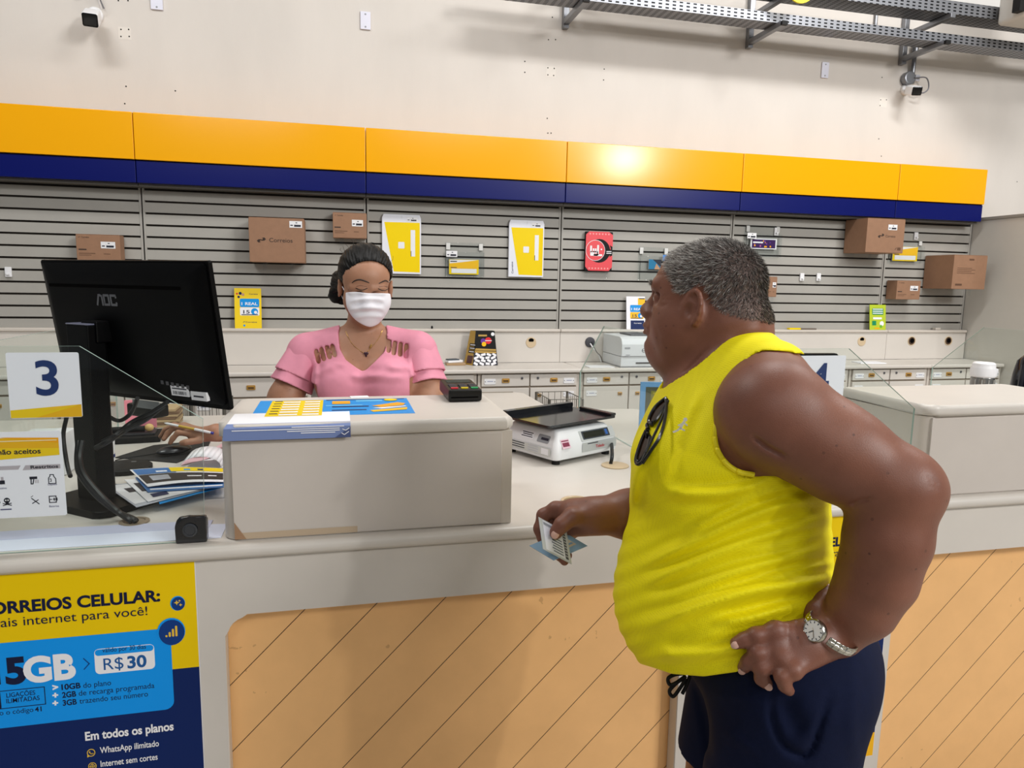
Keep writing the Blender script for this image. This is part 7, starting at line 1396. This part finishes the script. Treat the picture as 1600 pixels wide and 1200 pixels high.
for k in range(5): p = w3(572+random.uniform(-14, 14), 384, DW-.03); st_.tube(bez([p-UP*.01, p+UP*.006+wl*.008*math.sin(k*2), p+UP*.012+wl*.015*math.sin(k)], 4), .0007, hairb, 4)
o = st_.build('loose_strands', clerk); o['kind'] = 'stuff'
# face: brows, lowered lids with lashes
fs = lambda P: K.ev(P)
def onface(pts, lift): return [w3(x, y, march(fs, x, y, 2.3, 2.7, 500)-lift) for x, y in curve_px(pts, 4)]
for pts in ([(550, 442), (555, 438.5), (562, 437), (570, 439), (577, 442)], [(592, 443), (598, 440), (603, 438.5), (607, 441)]):
    P_ = onface(pts, .0005); n_ = len(P_); MB().tube(P_, [.0012+.0013*math.sin(PI*min(1, (i+.5)/n_)) for i in range(n_)], M('brow_dark', '#2a1b16', .7), 6).build('eyebrow', clerk)
for pts in ([(556, 450), (561, 452.6), (567, 453.2), (574, 450.5)], [(591, 451), (597, 453.6), (602, 453.6), (607, 451)]): MB().tube(onface(pts, .0004), .0013, M('lash_dark', '#150d0b', .6), 6).build('eyelashes', clerk)
for pts in ([(557, 447.5), (564, 446.5), (573, 448)], [(592, 448), (600, 447), (606, 448.5)]): MB().tube(onface(pts, -.0004), .0010, M('lid_crease', '#6b4534', .7), 6).build('eyelid_crease', clerk)
# mask
mk_px = curve_px([(540, 457), (556, 456), (575, 458), (595, 458), (614, 459)], 4)+curve_px([(615, 468), (613, 482), (605, 494), (593, 505), (578, 511), (561, 504), (549, 493), (542, 480), (540, 468)], 4)
MK = Body(); MK.p = NK.p[:]; MK.ell(kp_(.085, 0, -.052), kr(.034, .044, .045), KX, .03)
def mask_fn(P, c=None, R=0):
    q = (P-KC) @ KX.T; x, y, z = topx(P); d = MK.ev(P, c, R)-.0055
    yy = y-.004*(x-578)**2; ed_ = np.clip((.062-np.abs(q[:, 1]))/.02, 0, 1); d0_ = d; d = d-.0045*np.exp(-((yy-467)/3)**2)+.0028*np.exp(-((yy-473)/3)**2)-.004*np.exp(-((yy-481)/3)**2)+.0028*np.exp(-((yy-487)/3)**2)-.003*np.exp(-((yy-494)/3)**2); d = d0_+(d-d0_)*ed_
    return np.maximum(np.maximum(d, np.where(q[:, 0] > .02, polysd(x, y, mk_px)*z/FPX, .1)), .015-q[:, 0])
lo, hi = bb(MK); mv, mq = largest(*surface(mask_fn, lo, hi, .0026)); mv = relax(mv, mq, 2, .5); maskm = M('mask_white', '#e6e4ea', .8, bump=.1, bscale=400); mesh_obj('face_mask', mv, mq, [maskm], None, clerk)
MB().tube(bez([w3(541, 460, 2.475), w3(536, 450, 2.50), w3(533, 444, 2.52)], 5), .0014, maskm, 6).build('ear_loop', clerk); MB().tube(bez([w3(542, 481, 2.475), w3(538, 472, 2.50), w3(534, 462, 2.53)], 5), .0014, maskm, 6).build('ear_loop', clerk)
# necklace
cs = lambda P: np.minimum(K.ev(P), 1)
npx = curve_px([(540, 517), (548, 534), (560, 546), (571, 551), (582, 541), (592, 528), (598, 515)], 6); gch = M('gold_chain', '#b8924a', .3, .9)
MB().tube([w3(x, y, march(cs, x, y, 2.2, 2.8)-.001) for x, y in npx], .0008, gch, 5).build('necklace', clerk)
D0 = march(cs, 572, 553, 2.2, 2.8)-.005; pm_ = MB(); c = Vector(w3(572, 553, D0)); hm2 = M('pendant_dark', '#3d2430', .25, .3); pm_.ell(c+Vector(wl)*.0035+Vector(UP)*.002, (.005, .003, .005), hm2, None, 10).ell(c-Vector(wl)*.0035+Vector(UP)*.002, (.005, .003, .005), hm2, None, 10).ell(c-Vector(UP)*.004, (.0042, .003, .007), hm2, None, 10); pm_.build('heart_pendant', clerk)
c = Vector(w3(579, 541, march(cs, 579, 541, 2.2, 2.8)-.004)); MB().ell(c, (.0026, .0022, .009), gch, Matrix.Rotation(.5, 3, 'Y'), 8).build('small_charm', clerk)
# pen between her fingers
t = thing('pen', tuple(w3(300, 668, 2.39)), 'white and yellow pen held in the clerk\'s hand over the mouse', 'pen'); p0, p1 = w3(257, 661, 2.41), w3(334, 677, 2.37)
lp = lambda f: p0*(1-f)+p1*f
MB().tube([lp(0), lp(.05), lp(.3)], [.0012, .004, .0042], white, 10).build('tip', t); MB().tube([lp(.3), lp(.62)], .0046, M('pen_gold', '#c9a43a', .4), 10).build('barrel', t); MB().tube([lp(.62), lp(.95)], .0046, white, 10).build('cap', t); MB().tube([lp(.95), lp(1.0)], .0046, M('pen_blue', '#3a3f9a', .4), 10).build('end', t)
br = V(wrR)*.8+V(aR[2])*.2; ax2 = h_(V(wrR)-V(aR[2])); tag(MB().lathe([(.040, -.008), (.042, -.006), (.042, .006), (.040, .008)], br, M('magenta_band', '#c23a8a', .5), ax2, 24).build('bracelet'), 'magenta band on the clerk\'s right wrist beside the shelf', 'bracelet') if False else None
